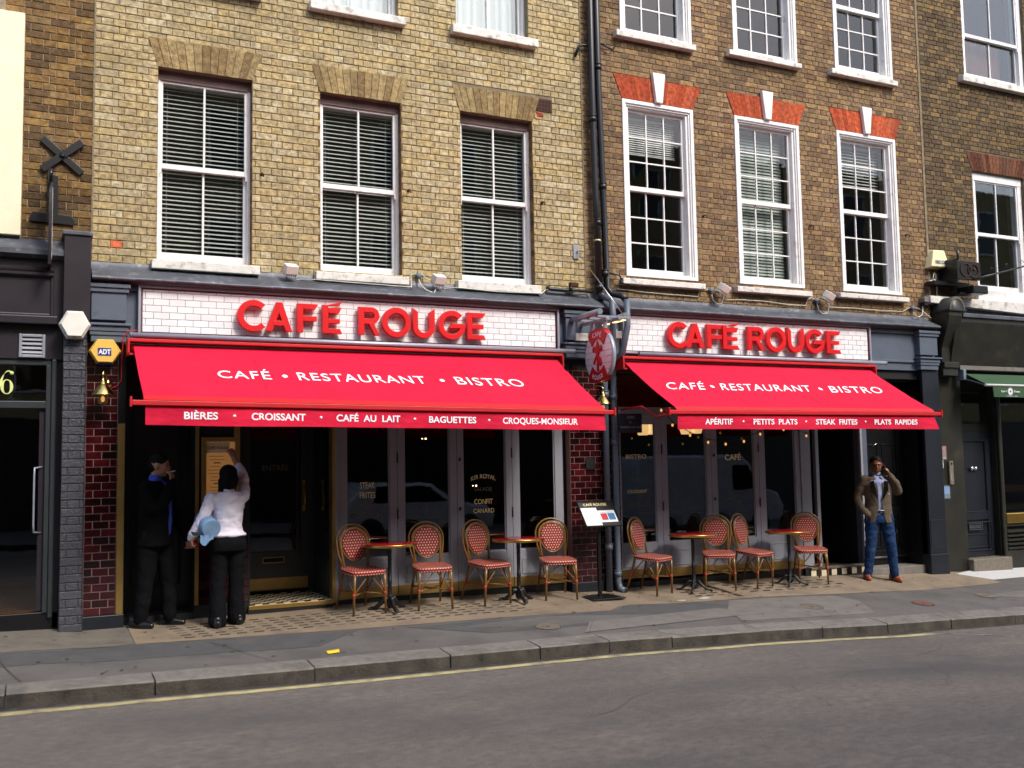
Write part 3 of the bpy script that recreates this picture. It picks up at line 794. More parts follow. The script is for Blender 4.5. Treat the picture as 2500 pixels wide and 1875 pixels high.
# flat arches
for x0, x1, za, zb in W1:
    skewarch(b1, x0 - .005, x1 + .005, x0 - .105, x1 + .105, zb, zb + .31, 13, [srgb(158, 138, 98), srgb(146, 124, 86), srgb(134, 112, 78), srgb(164, 142, 98)])
ORG = [srgb(184, 86, 54), srgb(174, 78, 50), srgb(192, 92, 60), srgb(164, 72, 48)]
for i, (x0, x1, za, zb) in enumerate(W2):
    skewarch(b2, x0 + .005, x1 + .005, x0 - .12, x1 + .16, zb + .01, zb + .33, 18, ORG, y=-.006, jo=.003)
    xc = (x0 + x1) / 2
    MB().prism([(xc - .05, zb + .005), (xc + .05, zb + .005), (xc + .1, zb + .41), (xc - .1, zb + .41)], -.06, .0).build('keystone', 'white_paint', b2, bevel=.006)
skewarch(b3, 13.5, 14.72, 13.38, 14.86, 6.07, 6.37, 17, [srgb(104, 66, 50), srgb(88, 56, 44), srgb(118, 76, 54)])
# reveals in brick for the yellow building
for bb, ws, cols in ((b1, W1, [srgb(120, 94, 62), srgb(104, 80, 54), srgb(132, 104, 66)]), ):
    for x0, x1, za, zb in ws:
        mb = MB(); mb.c = []
        z = za
        while z < zb - .03:
            n = len(mb.f); mb.box(x1 - .004, x1 + .02, .004, .1, z + .004, min(z + .0742, zb)); mb.c += [pal(cols)] * (len(mb.f) - n)
            n = len(mb.f); mb.box(x0 - .02, x0 + .004, .004, .1, z + .004, min(z + .0742, zb)); mb.c += [pal(cols)] * (len(mb.f) - n)
            z += .0782
        mb.build('reveal_brick', 'brick', bb, kind='stuff')

def sill(parent, x0, x1, z0, z1, y0=-.1, m='sill_paint', dip=0.0):
    MB().add([(x0, y0, z0), (x1, y0, z0 + dip), (x1, .1, z0 + dip), (x0, .1, z0), (x0, y0, z1 - .012), (x1, y0, z1 - .012 + dip), (x1, .1, z1 + .01 + dip), (x0, .1, z1 + .01)],
             [(0, 1, 2, 3)[::-1], (4, 5, 6, 7), (0, 1, 5, 4), (1, 2, 6, 5), (2, 3, 7, 6), (3, 0, 4, 7)]).build('window_sill', m, parent, bevel=.008)
def room(x0, x1, z0, z1, m='room_dark', depth=1.6, parent=None, y0=.33):
    b = MB(); e = .15
    X0, X1, Z0, Z1 = x0 - e, x1 + e, z0 - e, z1 + e
    b.add([(X0, y0 + depth, Z0), (X1, y0 + depth, Z0), (X1, y0 + depth, Z1), (X0, y0 + depth, Z1), (X0, y0 + .012, Z0), (X1, y0 + .012, Z0), (X1, y0 + .012, Z1), (X0, y0 + .012, Z1)],
          [(0, 1, 2, 3), (4, 0, 3, 7), (1, 5, 6, 2), (3, 2, 6, 7), (4, 5, 1, 0)])
    return b.build('room_interior', m, parent)
def two_over_two(parent, x0, x1, z0, z1, zm, y=.1, head=.1, headm='pinkish_brown', stile=.035):
    w = MB(); frame_rect(w, x0, x1, z0, z1 - .001, stile, y, y + .14, tb=.03, tt=head)
    fr = w.build('window', 'white_paint', parent, bevel=.003)
    xc = (x0 + x1) / 2
    MB().box(x0 + .001, x1 - .001, y - .006, y + .02, z1 - head - .005, z1 - .002).build('head', headm, fr)
    # upper sash (outer), lower sash (inner)
    a, c = x0 + stile, x1 - stile
    s = MB(); frame_rect(s, a, c, zm - .03, z1 - head, .03, y + .012, y + .05, tb=.055, tt=.03); s.box(xc - .011, xc + .011, y + .014, y + .045, zm + .025, z1 - head - .03)
    s.box(a - .012, a + .02, y + .004, y + .03, zm - .085, zm - .03); s.box(c - .02, c + .012, y + .004, y + .03, zm - .085, zm - .03)
    s.build('upper_sash', 'white_paint', fr, bevel=.003)
    s = MB(); frame_rect(s, a, c, z0 + .03, zm + .015, .034, y + .055, y + .095, tb=.085, tt=.04); s.box(xc - .011, xc + .011, y + .057, y + .09, z0 + .115, zm - .025)
    s.build('lower_sash', 'white_paint', fr, bevel=.003)
    for (p0, p1, q0, q1, yy) in ((a + .03, xc - .011, zm + .025, z1 - head - .03, y + .03), (xc + .011, c - .03, zm + .025, z1 - head - .03, y + .03), (a + .034, xc - .011, z0 + .115, zm - .025, y + .075), (xc + .011, c - .034, z0 + .115, zm - .025, y + .075)):
        MB().box(p0, p1, yy, yy + .004, q0, q1).build('pane', 'pane', fr)
    return fr
def gridsash(parent, x0, x1, z0, z1, gx0, gx1, gz0, gz1, zm, y=.0, nx=3, ny=3, tophalf=True):
    w = MB()
    # stepped moulded casing
    frame_rect(w, x0, x1, z0, z1, .05, y - .018, y + .1, tb=.04, tt=.05)
    frame_rect(w, x0 + .05, x1 - .05, z0 + .04, z1 - .05, .022, y + .0, y + .1, tb=.012, tt=.025)
    frame_rect(w, x0 + .072, x1 - .072, z0 + .052, z1 - .075, .035, y + .02, y + .12, tb=.01, tt=.02)
    fr = w.build('window', 'white_paint', parent, bevel=.004)
    a, c = x0 + .107, x1 - .107
    ys = y + .075
    for (nm, q0, q1, yy) in (('upper_sash', zm - .005, z1 - .095, ys), ('lower_sash', z0 + .06, zm + .03, ys + .042)):
        s = MB(); tb = .06 if nm == 'upper_sash' else .075; tt = .04 if nm == 'upper_sash' else .035
        frame_rect(s, a, c, q0, q1, .036, yy, yy + .036, tb=tb, tt=tt)
        X = [a + .036 + (c - a - .072) * i / nx for i in range(nx + 1)]; Z = [q0 + tb + (q1 - q0 - tb - tt) * j / ny for j in range(ny + 1)]
        for x in X[1:-1]: s.box(x - .0085, x + .0085, yy + .004, yy + .03, Z[0], Z[-1])
        for zz in Z[1:-1]: s.box(X[0], X[-1], yy + .006, yy + .028, zz - .0085, zz + .0085)
        s.build(nm, 'white_paint', fr)
        for i in range(nx):
            for j in range(ny):
                MB().add([(X[i] + .008, yy + .02 + random.uniform(-.001, .001), Z[j] + .008), (X[i + 1] - .008, yy + .02 + random.uniform(-.001, .001), Z[j] + .008), (X[i + 1] - .008, yy + .02 + random.uniform(-.001, .001), Z[j + 1] - .008), (X[i] + .008, yy + .02 + random.uniform(-.001, .001), Z[j + 1] - .008)], [(0, 1, 2, 3)]).build('pane', 'pane', fr)
    return fr
SY = [(3.592, 3.688, 1.072, 2.18), (3.588, 3.677, 2.795, 3.888), (3.585, 3.687, 4.50, 5.61)]
for (x0, x1, za, zb), (s0, s1, sx0, sx1), zm in zip(W1, SY, (4.745, 4.72, 4.745)):
    two_over_two(b1, x0, x1, za, zb, zm); sill(b1, sx0, sx1, s0, s1 + .012, -.1); room(x0, x1, za, zb, parent=b1)
for (x0, x1, za, zb), (sx0, sx1, s0, s1) in zip(T1, ((1.05, 2.2, 6.69, 6.8), (2.737, 3.881, 6.69, 6.795), (4.476, 5.638, 6.72, 6.835))):
    two_over_two(b1, x0, x1, za, zb, 7.9); sill(b1, sx0, sx1, s0, s1, -.1); room(x0, x1, za, zb, parent=b1)
for (x0, x1, za, zb), (sx0, sx1, s0, s1), zm in zip(W2, ((6.80, 8.098, 3.793, 3.878), (8.633, 9.965, 3.8, 3.885), (10.495, 11.87, 3.826, 3.905)), (5.09, 5.10, 5.14)):
    gridsash(b2, x0, x1, za, zb, 0, 0, 0, 0, zm); sill(b2, sx0, sx1, s0, s1, -.1); room(x0, x1, za, zb, parent=b2)
for (x0, x1, za, zb), (sx0, sx1, s0, s1) in zip(T2, ((6.797, 8.07, 7.09, 7.185), (8.638, 9.946, 7.14, 7.225), (10.52, 11.85, 7.17, 7.26))):
    gridsash(b2, x0, x1, za, zb, 0, 0, 0, 0, 8.3); sill(b2, sx0, sx1, s0, s1, -.1); room(x0, x1, za, zb, parent=b2)
for (x0, x1, za, zb), zm in zip(V3, (5.06, 8.36)):
    two_over_two(b3, x0, x1, za, zb, zm, y=.05, head=.12, headm='white_paint', stile=.1); room(x0, x1, za, zb, parent=b3)
sill(b3, 13.3, 15.05, 7.49, 7.6); 
# white band under the right window
mb = MB(); mb.add([(12.28, -.13, 3.84), (15.6, -.13, 3.72), (15.6, .0, 3.72), (12.28, .0, 3.84), (12.28, -.13, 3.945), (15.6, -.13, 3.94), (15.6, .0, 3.955), (12.28, .0, 3.955)], [(3, 2, 1, 0), (4, 5, 6, 7), (0, 1, 5, 4), (1, 2, 6, 5), (2, 3, 7, 6), (3, 0, 4, 7)])
mb.build('white_band', 'sill_paint', b3, bevel=.006)
MB().box(13.45, 14.8, -.04, .05, 3.945, 4.12).build('window_sill', 'white_paint', b3, bevel=.005)
# cream surround at the far left
MB().box(-.4, -.148, -.06, .03, 3.84, 6.1).build('cream_surround', 'cream_render', b0, bevel=.006)
MB().box(-2.0, -.4, -.06, .03, 5.83, 6.1).build('cream_lintel', 'cream_render', b0, bevel=.006)
MB().box(-2.0, -.41, .04, .06, 3.84, 5.83).build('window_board', 'pinkish_brown', b0)
# pointing strip between buildings, air bricks, patches
MB().box(.494, .512, -.006, .02, 3.9, 8).build('party_joint', 'mortar_pale', b1)
MB().box(12.385, 12.43, -.012, .02, 3.9, 9.6).build('party_joint', 'mortar_pale', b2)
MB().box(6.285, 6.30, -.01, .02, 3.7, 8).build('party_joint', 'mortar_pale', b1)
mb = MB(); mb.box(5.62, 5.86, .0, .03, 5.94, 6.10)
ab = mb.build('air_brick', 'rust', b1)
mb = MB()
for i in range(5):
    for j in range(3): mb.box(5.64 + i * .043, 5.665 + i * .043, -.003, .0, 5.955 + j * .048, 5.985 + j * .048)
mb.build('vent_holes', 'black_matt', ab)
mb = MB(); mb.c = []; 
for k, (x, z) in enumerate([(5.64, 5.86)]): mb.bbox(x, x + .09, -.002, .01, z, z + .06); mb.c += [srgb(150, 60, 44)] * 10
mb.build('red_brick', 'brick', b1)
# small tie hooks
for i, (x, z) in enumerate(((2.213, 4.731), (3.919, 4.727), (5.69, 4.759), (8.168, 4.823), (10.064, 4.857), (11.968, 4.881))):
    L = ['left', 'middle', 'right'][i % 3]
    h = MB().tube([(x, .01, z), (x, -.05, z), (x + .01, -.065, z - .015), (x + .01, -.055, z - .04)], .008, 6)
    h.lathe([(.022, .01), (.022, -.004)], x, 0, z, 8, 'y')
    tag(h.build('wall_hook', 'rust', root=(x, 0, z)), 'small rusty hook on the %s brick, %s of its three hooks' % ('yellow' if i < 3 else 'brown', {'left': 'leftmost', 'middle': 'middle', 'right': 'rightmost'}[L]), 'hook', 'rusty wall hooks beside the windows')

# blinds
def blind(x0, x1, z0, z1, label, y=.24, m='slat', pitch=.0485, tilt=0.0, depth=.026, gap=None):
    t = thing('venetian_blind', ((x0 + x1) / 2, y, z0), label, 'blind', 'venetian blinds in the upstairs windows')
    hd = MB().box(x0, x1, y - .02, y + .02, z1 - .03, z1).build('head_rail', m, t)
    mb = MB(); c, s = math.cos(tilt) * depth / 2, math.sin(tilt) * depth / 2
    v = [(x0, -c, -s), (x1, -c, -s), (x1, 0, .0035), (x0, 0, .0035), (x1, c, s), (x0, c, s)]; eg = .004
    mb.add([(a, y + b_, z0 + c_) for a, b_, c_ in v] + [(a, y + b_, z0 + c_ - (eg if i_ < 2 else .003)) for i_, (a, b_, c_) in enumerate(v)], [(0, 1, 2, 3), (3, 2, 4, 5), (9, 8, 7, 6), (11, 10, 8, 9), (0, 6, 7, 1), (5, 4, 10, 11), (0, 3, 9, 6), (3, 5, 11, 9)])
    s0 = mb.build('slat', m, t); me = s0.data; k = 1; z = z0 + pitch
    while z < z1 - .03:
        o = bpy.data.objects.new('slat', me); COL.objects.link(o); o.parent = t; o.location = (random.uniform(-.002, .002), 0, z - z0)
        o.rotation_euler = (0, random.uniform(-.0015, .0015), 0); z += pitch
    for f in (.08, .92):
        xx = x0 + (x1 - x0) * f; MB().box(xx - .0015, xx + .0015, y - .014, y - .011, z0, z1).build('cord', m, t)
    MB().box(x0, x1, y - .013, y + .013, z0 - .035, z0 - .02).build('bottom_rail', m, t)
for (x0, x1, za, zb), s in zip(W1, ('left', 'middle', 'right')):
    blind(x0 + .05, x1 - .05, za + .13, zb - .1, 'open white blind filling the %s window of the yellow building' % s, tilt=R(29), depth=.042)
x0, x1, za, zb = W2[0]; blind(x0 + .15, x1 - .15, 5.66, 6.13, 'half raised pale blind in the left white grid window', m='slat', pitch=.03, tilt=R(44), depth=.03)
x0, x1, za, zb = W2[1]; blind(x0 + .15, x1 - .15, 4.1, 6.2, 'grey green blind drawn fully down in the middle grid window', m='slat_green', pitch=.045, tilt=R(60), depth=.05)
x0, x1, za, zb = W2[2]; blind(x0 + .15, x1 - .15, 5.62, 6.22, 'half raised white blind in the right grid window', m='slat', pitch=.048, tilt=R(34), depth=.046)
def curtain(x0, x1, z0, z1, label, y=.25, m='net_curtain'):
    n = 60; v = []
    for i in range(n + 1):
        x = x0 + (x1 - x0) * i / n; yy = y + .02 * math.sin(i * .9) + .01 * math.sin(i * 2.3)
        v += [(x, yy, z0), (x, yy, z1)]
    o = MB().add(v, [(2 * i, 2 * i + 2, 2 * i + 3, 2 * i + 1) for i in range(n)], True).build('curtain', m, root=(x0, y, z0)); tag(o, label, 'curtain')
curtain(2.82, 3.76, 6.8, 8.8, 'white net curtain in the top window over the middle sash window'); curtain(4.62, 5.48, 6.85, 8.85, 'white net curtain in the top window over the right sash window')
mat('brown_curtain', srgb(110, 62, 44), rough=.8, noise_amt=.2)
curtain(13.6, 14.6, 7.7, 8.35, 'brown board behind the lower panes of the topmost right window', m='brown_curtain')

# ================================================================ SHOPFRONT ENTABLATURES
def strip_tiles(parent, x0, x1, z0, z1, y, tw, th, cols, m, part, var=.15, joint=.004, d=.008, b=.002, first=None, limit=300, skip=None, yj=.0006):
    rects = []; z = z0; row = 0
    while z < z1 - .01:
        x = x0 - (tw / 2 if row % 2 else 0) if first is None else x0 - first[row % 2]
        while x < x1:
            a, c = max(x, x0), min(x + tw, x1)
            if c - a > .015 and not (skip and skip((a + c) / 2, z + th / 2)):
                rects.append((a + joint / 2, c - joint / 2, z + joint / 2, min(z + th, z1) - joint / 2, y, pal(cols, var)))
            x += tw
        z += th; row += 1
    masonry(parent, rects, m, part, part + '_rest', limit, d, b, yj)
sf = thing('cafe_shopfront', (4, 0, -.05), 'blue grey cafe shopfront of folding glass doors under two red awnings', 'shopfront')
LEADW = lambda x: .006 * noise.noise(Vector((x * 3, 0, 0)))
def cornice(parent, x0, x1, zt, zf, yf, joint_xs):
    # lead flashing in separate pieces, lapped
    js = [x0] + [j for j in joint_xs if x0 < j < x1] + [x1]
    for i in range(len(js) - 1):
        a, b = js[i] - .01 * (i > 0), js[i + 1] + .01 * (i < len(js) - 2)
        k = .0025 * (i % 2); n = max(2, int((b - a) / .08)); v = []
        prof = [(.0, zt + .05), (-.012, zt + .0), (-.14, (zt + zf) / 2 - .008), (yf, zf), (yf - .012, zf - .012), (yf - .006, zf - .036), (yf + .02, zf - .034)]
        for q in range(n + 1):
            x = a + (b - a) * q / n
            for j, (yy, z) in enumerate(prof):
                w = .006 * noise.noise(Vector((x * 5, j * 2., 4)))
                v.append((x, yy - k, z + w + k))
        m = len(prof)
        MB().add(v, [(q * m + j, q * m + j + 1, (q + 1) * m + j + 1, (q + 1) * m + j) for q in range(n) for j in range(m - 1)], True).build('lead_flashing', 'lead', parent)
    MB().profx([(0, zf + .03), (yf + .005, zf - .02), (yf + .02, zf - .04), (yf + .04, zf - .048), (yf + .06, zf - .06), (yf + .08, zf - .066), (-.08, zf - .085), (0, zf - .085)], x0 + .002, x1 - .002).build('cornice', 'cornice_dark', parent)
cornice(sf, .5, 6.62, 3.59, 3.455, -.235, [.93, 1.7, 2.3, 2.95, 3.9, 4.8, 5.6])
cornice(sf, 6.62, 12.33, 3.575, 3.462, -.235, [7.6, 8.6, 9.45, 10.3, 11.4])
MB().box(.5, 12.33, -.1, -.002, 2.79, 3.4).build('fascia', 'blue_grey', sf); MB().box(.45, .499, -.05, -.0, 2.7, 3.62).build('fascia_end', 'blue_grey', sf)
MB().box(.5, 12.33, -.13, -.1, 3.335, 3.385).build('fascia_mould', 'blue_grey', sf)
MB().box(10.97, 11.88, -.125, -.1, 2.905, 2.94).build('fascia_mould', 'blue_grey', sf, bevel=.004)
MB().box(.5, 12.0, -.06, .25, 2.66, 2.79).build('beam', 'black_matt', sf)
def capital(x0, x1, zb, zt, y=-.2, w=.03, m='blue_grey'):
    b = MB()
    b.box(x0, x1, y + .03, -.1, 3.02, 3.30)
    b.build('pilaster_block', m, sf, bevel=.004)
    for k, (z0, z1, e) in enumerate(((2.80, 2.86, .0), (2.865, 2.90, .012), (2.905, 2.955, .022), (2.96, 2.985, .045), (3.30, 3.34, .02), (3.345, 3.385, .035))):
        MB().box(x0 - e, x1 + e, y + .03 - e, -.1 - .001 * k, z0, z1).build('pilaster_mould', m, sf, bevel=.005)
capital(.50, .83, 2.8, 3.3); capital(5.9, 6.32, 2.8, 3.3); capital(11.93, 12.30, 2.8, 3.4, y=-.22)
# right black pilaster under its capital
MB().box(11.99, 12.34, -.15, 0, .06, 2.8).build('pilaster', 'blue_black', sf, bevel=.006)
MB().box(11.975, 12.36, -.165, 0, -.3, .058).build('pilaster_base', 'blue_black', sf, bevel=.008)
MB().box(12.01, 12.32, -.156, -.15, .13, .56).build('pilaster_panel', 'blue_black', sf, bevel=.003)

# ---------------------------------------------------------------- tiled piers
OX = [srgb(58, 14, 18), srgb(48, 11, 15), srgb(66, 17, 20), srgb(38, 10, 13), srgb(52, 14, 19), srgb(28, 11, 13)]
def pier(x0, x1, z0, z1, y, label, first):
    t = thing('tiled_pier', ((x0 + x1) / 2, y, z0), label, 'tiled pier', 'oxblood tiled piers of the cafe')
    MB().box(x0, x1, y + .006, .2, z0, z1).build('core', 'grout_pink', t)
    strip_tiles(t, x0, x1, z0, z1, y, .152, .0768, OX, 'oxblood_tile', 'tile', first=first, joint=.0075)
    return t
p = pier(.47, .765, .092, 2.79, -.10, 'dark oxblood tiled pier under the yellow alarm box', (0, .076))
MB().box(.462, .845, -.125, .2, -.08, .09).build('plinth', 'blue_black', p, bevel=.006)
bs = MB().box(.768, .835, -.115, .0, .092, 1.98).build('brass_strip', 'brass_strip', p, bevel=.003)
MB().box(.768, .835, -.1, .0, 1.982, 2.79).build('upper_strip', 'black_paint', p)
p = pier(5.985, 6.70, .04, 2.79, -.06, 'oxblood tiled pier between the two sets of folding doors', (.02, .096))
MB().box(5.965, 6.70, -.08, .2, -.2, .04).build('plinth', 'blue_black', p, bevel=.006)
MB().box(6.2, 6.33, -.075, -.06, 1.42, 1.56).build('black_plate', 'black_matt', p)

# ---------------------------------------------------------------- folding doors
def folding(parent, x0, x1, zb, gx0, gx1, zg=.47, zt=2.08, y=.045, m='door_grey', txt=None):
    f = MB(); t = .05
    f.box(x0 + .002, gx0, y, y + t, zb, zt); f.box(gx1, x1 - .002, y, y + t, zb, zt)
    f.box(gx0, gx1, y + .002, y + t, zt - .09, zt); f.box(gx0, gx1, y + .002, y + t, zb, zg)
    d = f.build('folding_door', m, parent, bevel=.003)
    # bead round the glass and a raised lower panel
    b = MB(); frame_rect(b, gx0 + .001, gx1 - .001, zg + .001, zt - .091, .014, y + .014, y + .03); b.build('glazing_bead', m, d)
    b = MB(); frame_rect(b, gx0 + .02, gx1 - .02, zb + .145, zg - .1, .016, y - .007, y + .003); b.build('panel_mould', m, d, bevel=.003)
    MB().box(gx0 + .014, gx1 - .014, y + .024, y + .028, zg + .014, zt - .105).build('pane', 'pane_dark', d)
    MB().box(x0 + .004, x1 - .004, y - .012, y - .001, zb + .004, zb + .118).build('kick_plate', 'brass_strip', d, bevel=.002)
    return d
dd = []
GL = [(3.05, 3.77, 3.17, 3.68), (3.77, 4.51, 3.855, 4.418), (4.51, 5.232, 4.588, 5.147), (5.232, 5.935, 5.325, 5.82)]
for x0, x1, a, b in GL: dd.append(folding(sf, x0, x1, .038, a, b, .472))
GR = [(6.70, 7.403, 6.775, 7.31), (7.403, 8.199, 7.49, 8.12), (8.199, 9.003, 8.293, 8.925), (9.003, 9.735, 9.11, 9.648)]
for i, (x0, x1, a, b) in enumerate(GR): dd.append(folding(sf, x0, x1, .02 - .012 * i, a, b, .456, zt=2.09))
for x, zs in ((3.771, (1.6, .96)), (4.541, ()), (5.229, (1.64, .93)), (7.41, (1.66, .92)), (9.002, (1.665, .92))):
    for z in zs:
        MB().cyl((x, .04, z - .06), (x, .04, z + .06), .009, n=8).build('hinge', 'black_paint', sf)
for x in (4.545, 8.244):
    for z in (1.57, .99): MB().box(x - .014, x + .014, .035, .046, z - .018, z + .018).build('latch', 'black_paint', sf, bevel=.003)
MB().box(9.737, 9.915, .03, .12, -.13, 2.6).build('corner_post', 'door_grey', sf, bevel=.004)
MB().box(5.937, 5.985, .06, .12, -.1, 2.6).build('corner_post', 'black_paint', sf)
MB().box(3.0, 5.985, .03, .14, 2.082, 2.2).build('head_rail', 'door_grey', sf, bevel=.004)
MB().box(6.7, 9.915, .03, .14, 2.092, 2.21).build('head_rail', 'door_grey', sf, bevel=.004)
for a, b in ((3.0, 5.98), (6.7, 9.91)):
    n = 4
    for i in range(n):
        q0 = a + (b - a) * i / n; q1 = a + (b - a) * (i + 1) / n
        MB().box(q0 + .03, q1 - .03, .08, .085, 2.21, 2.64).build('transom_pane', 'pane_dark', sf)
        MB().box(q1 - .03, q1 + (.03 if i < n - 1 else 0), .04, .1, 2.21, 2.655).build('mullion', 'dark_grey_door', sf)
MB().add([(3.0, .055, -.15), (5.985, .055, -.25), (5.985, .1, -.25), (3.0, .1, -.15), (3.0, .055, .036), (5.985, .055, .036), (5.985, .1, .036), (3.0, .1, .036)], [(3, 2, 1, 0), (4, 5, 6, 7), (0, 1, 5, 4), (1, 2, 6, 5), (2, 3, 7, 6), (3, 0, 4, 7)]).build('stall_riser', 'black_paint', sf)
MB().box(6.7, 9.735, .055, .1, -.35, -.022).build('stall_riser', 'black_paint', sf)
MB().box(9.737, 9.915, .02, .12, -.3, -.02).build('stall_riser', 'blue_black', sf)
# interior shell of the cafe
b = MB(); X0, X1, Y0, Y1, Z0, Z1 = 3.0, 9.9, .16, 5.0, -.02, 2.65
b.add([(X0, Y0, Z0), (X1, Y0, Z0), (X1, Y1, Z0), (X0, Y1, Z0), (X0, Y0, Z1), (X1, Y0, Z1), (X1, Y1, Z1), (X0, Y1, Z1)], [(0, 1, 2, 3), (7, 6, 5, 4), (3, 2, 6, 7), (0, 3, 7, 4), (2, 1, 5, 6)])
b.build('cafe_interior', 'room_dark', sf)
for k in range(5):
    x = 3.8 + k * 1.3
    MB().box(x, x + .8, 4.9, 4.94, .9, 1.9).build('wall_panel', 'room_warm', sf)
MB().box(5.98, 6.7, .2, 5, -.02, 2.65).build('inner_wall', 'room_warm', sf)
for k, (x, y) in enumerate(((3.7, 1.3), (4.8, 1.4), (5.4, 2.5), (7.2, 1.2), (8.4, 1.3), (9.2, 2.2))):
    t = thing('cafe_table', (x, y, 0), 'dark table inside the cafe behind the %s pane' % ['first left', 'second left', 'fourth left', 'first right', 'second right', 'fourth right'][k], 'table', 'tables inside the cafe')
    MB().box(x - .35, x + .35, y - .35, y + .35, .72, .75).build('table_top', 'room_warm', t, bevel=.005); MB().cyl((x, y, -.02), (x, y, .72), .03, n=8).build('post', 'iron_black', t)
# pendant lamps and sparks of light inside
for i, (x, z) in enumerate(((7.69, 1.99), (7.84, 2.0), (8.42, 2.0), (8.6, 2.01))):
    t = thing('pendant_lamp', (x, .9, z), 'glowing cream pendant shade inside, %s' % ['left one of the pair by the chalkboard', 'right one of the pair by the chalkboard', 'left one of the pair just under the right awning', 'right one of the pair just under the right awning'][i], 'lamp', 'cream pendant lamps inside the cafe')
    MB().lathe([(.02, .14), (.06, .13), (.085, .05), (.09, -.06), (.07, -.12)], x, .9, z, 16).build('lamp_shade', 'shade_glow', t); MB().cyl((x, .9, z + .14), (x, .9, 2.64), .004, n=6).build('cord', 'black_matt', t)
for i, (x, y, z) in enumerate(((4.75, 1.7, 1.86), (7.7, 1.6, 1.95), (3.25, 1.4, 1.95), (5.7, 2.2, 1.2))):
    t = thing('candle_lamp', (x, y, z), ['tiny warm wall light seen through the second folding pane', 'tiny warm light near the pendant lamps of the right doors', 'tiny warm light near the entrance door', 'tiny warm light low behind the right folding pane of the left cafe'][i], 'lamp')
    MB().ball((x, y, z), .011).build('bulb', 'bulb_glow', t); MB().ball((x - .05, y, z), .007).build('bulb', 'bulb_glow', t)
# gilt lettering on the glass
def gilt(s, x0, x1, z0, z1, y=.067, m='gold_leaf', bold=.0, par=None, arc=0):
    fn = (lambda u, v: (u, y, v)) if not arc else (lambda u, v: (u, y, v + arc * (1 - ((u - (x0 + x1) / 2) / ((x1 - x0) / 2)) ** 2)))
    return letters(s, x0, x1, z0, z1, fn, bold=bold).build('gilt_lettering', m, par or sf)
gilt('STEAK', 3.334, 3.507, 1.258, 1.328, par=dd[0]); gilt('FRITES', 3.331, 3.514, 1.150, 1.215, par=dd[0])
gilt('VINS', 3.336, 3.503, 1.014, 1.073, m='gold_leaf_dim', par=dd[0]); gilt('MOUSSEUX', 3.22, 3.605, .93, .985, m='gold_leaf_dim', bold=.02, par=dd[0])
gilt('KIR ROYAL', 4.70, 5.02, 1.31, 1.36, par=dd[2], arc=.03); gilt('SALADE', 4.74, 4.966, 1.19, 1.235, m='gold_leaf_dim', par=dd[2])
gilt('CONFIT', 4.737, 4.978, 1.036, 1.093, par=dd[2], bold=.01); gilt('CANARD', 4.725, 4.997, .93, .982, par=dd[2])
gilt('BISTRO', 6.872, 7.182, 1.547, 1.597, par=dd[4], bold=.01); gilt('CROISSANT', 6.882, 7.177, 1.10, 1.143, par=dd[4])
gilt('CAFÉ', 8.443, 8.716, 1.503, 1.577, par=dd[6], bold=.015); gilt('BOISSONS', 8.446, 8.72, .988, 1.03, m='gold_leaf_dim', par=dd[6]); gilt('CHAUDES', 8.45, 8.70, .92, .96, m='gold_leaf_dim', par=dd[6])
gilt('CAPPUCCINO', 6.86, 7.21, .917, .98, par=dd[4], m='gold_leaf_dim'); gilt('CAFÉ AU LAIT', 6.876, 7.186, 1.256, 1.295, par=dd[4], m='gold_leaf_dim')

# ---------------------------------------------------------------- entrance on the left (dark doorway, menu pier, recessed door)
en = thing('cafe_entrance', (2.4, .4, 0), 'recessed dark grey cafe entrance door with brass fittings left of the folding doors', 'entrance')
MB().box(.84, 1.53, .34, .4, -.05, 2.66).build('side_door', 'black_paint', en)
b = MB(); frame_rect(b, .93, 1.44, .3, 1.1, .03, .325, .341); frame_rect(b, .93, 1.44, 1.3, 2.2, .03, .325, .341); b.build('door_panel', 'black_matt', en, bevel=.003)
MB().box(.835, .85, -.05, .4, -.08, 2.66).build('side_jamb', 'black_paint', en)
MB().add([(.84, -.02, -.2), (1.53, -.02, -.2), (1.53, .34, -.2), (.84, .34, -.2), (.84, -.02, .035), (1.53, -.02, .035), (1.53, .34, .035), (.84, .34, .035)], [(4, 5, 6, 7), (0, 1, 5, 4), (1, 2, 6, 5), (3, 0, 4, 7)]).build('black_step', 'black_matt', en)
# menu pier
mp = thing('menu_pier', (1.8, 0, 0), 'dark pier with a tall brass menu frame the woman is reaching up to', 'menu frame')
MB().box(1.53, 2.1, .0, .9, -.05, 2.66).build('pier', 'black_matt', mp)
strip_tiles(mp, 1.575, 2.08, .11, .8, -.008, .152, .0768, [srgb(40, 14, 16), srgb(30, 12, 14), srgb(50, 18, 20)], 'oxblood_tile', 'tile')
MB().box(1.531, 1.57, -.03, .0, .108, 2.6).build('brass_strip', 'brass_strip', mp, bevel=.003)
fr = MB(); frame_rect(fr, 1.59, 1.985, .82, 1.845, .05, -.05, .0, tb=.05); fr.box(1.925, 1.985, -.045, -.0, 1.845, 2.3)
fr = fr.build('brass_frame', 'brass_strip', mp, bevel=.006)
MB().box(1.64, 1.935, -.012, -.003, .87, 1.795).build('menu_sheet', 'paper_amber_lit', mp)
MB().box(1.643, 1.88, -.016, -.0125, 1.68, 1.79).build('header_card', 'plastic_cream', mp)
letters('CAFÉ ROUGE', 1.652, 1.868, 1.718, 1.748, onwall(-.0175), bold=.03).build('menu_lettering', 'cable_red', mp)
b = MB()
random.seed(3)
for k in range(20):
    z = 1.64 - k * .036
    if k in (2, 8, 14): b.box(1.72, 1.79, -.0145, -.0125, z, z + .012)
    else: b.box(1.665 + random.uniform(0, .03), 1.84 + random.uniform(-.06, .02), -.0145, -.0125, z, z + .005)
b.build('menu_print', 'print_brown', mp)
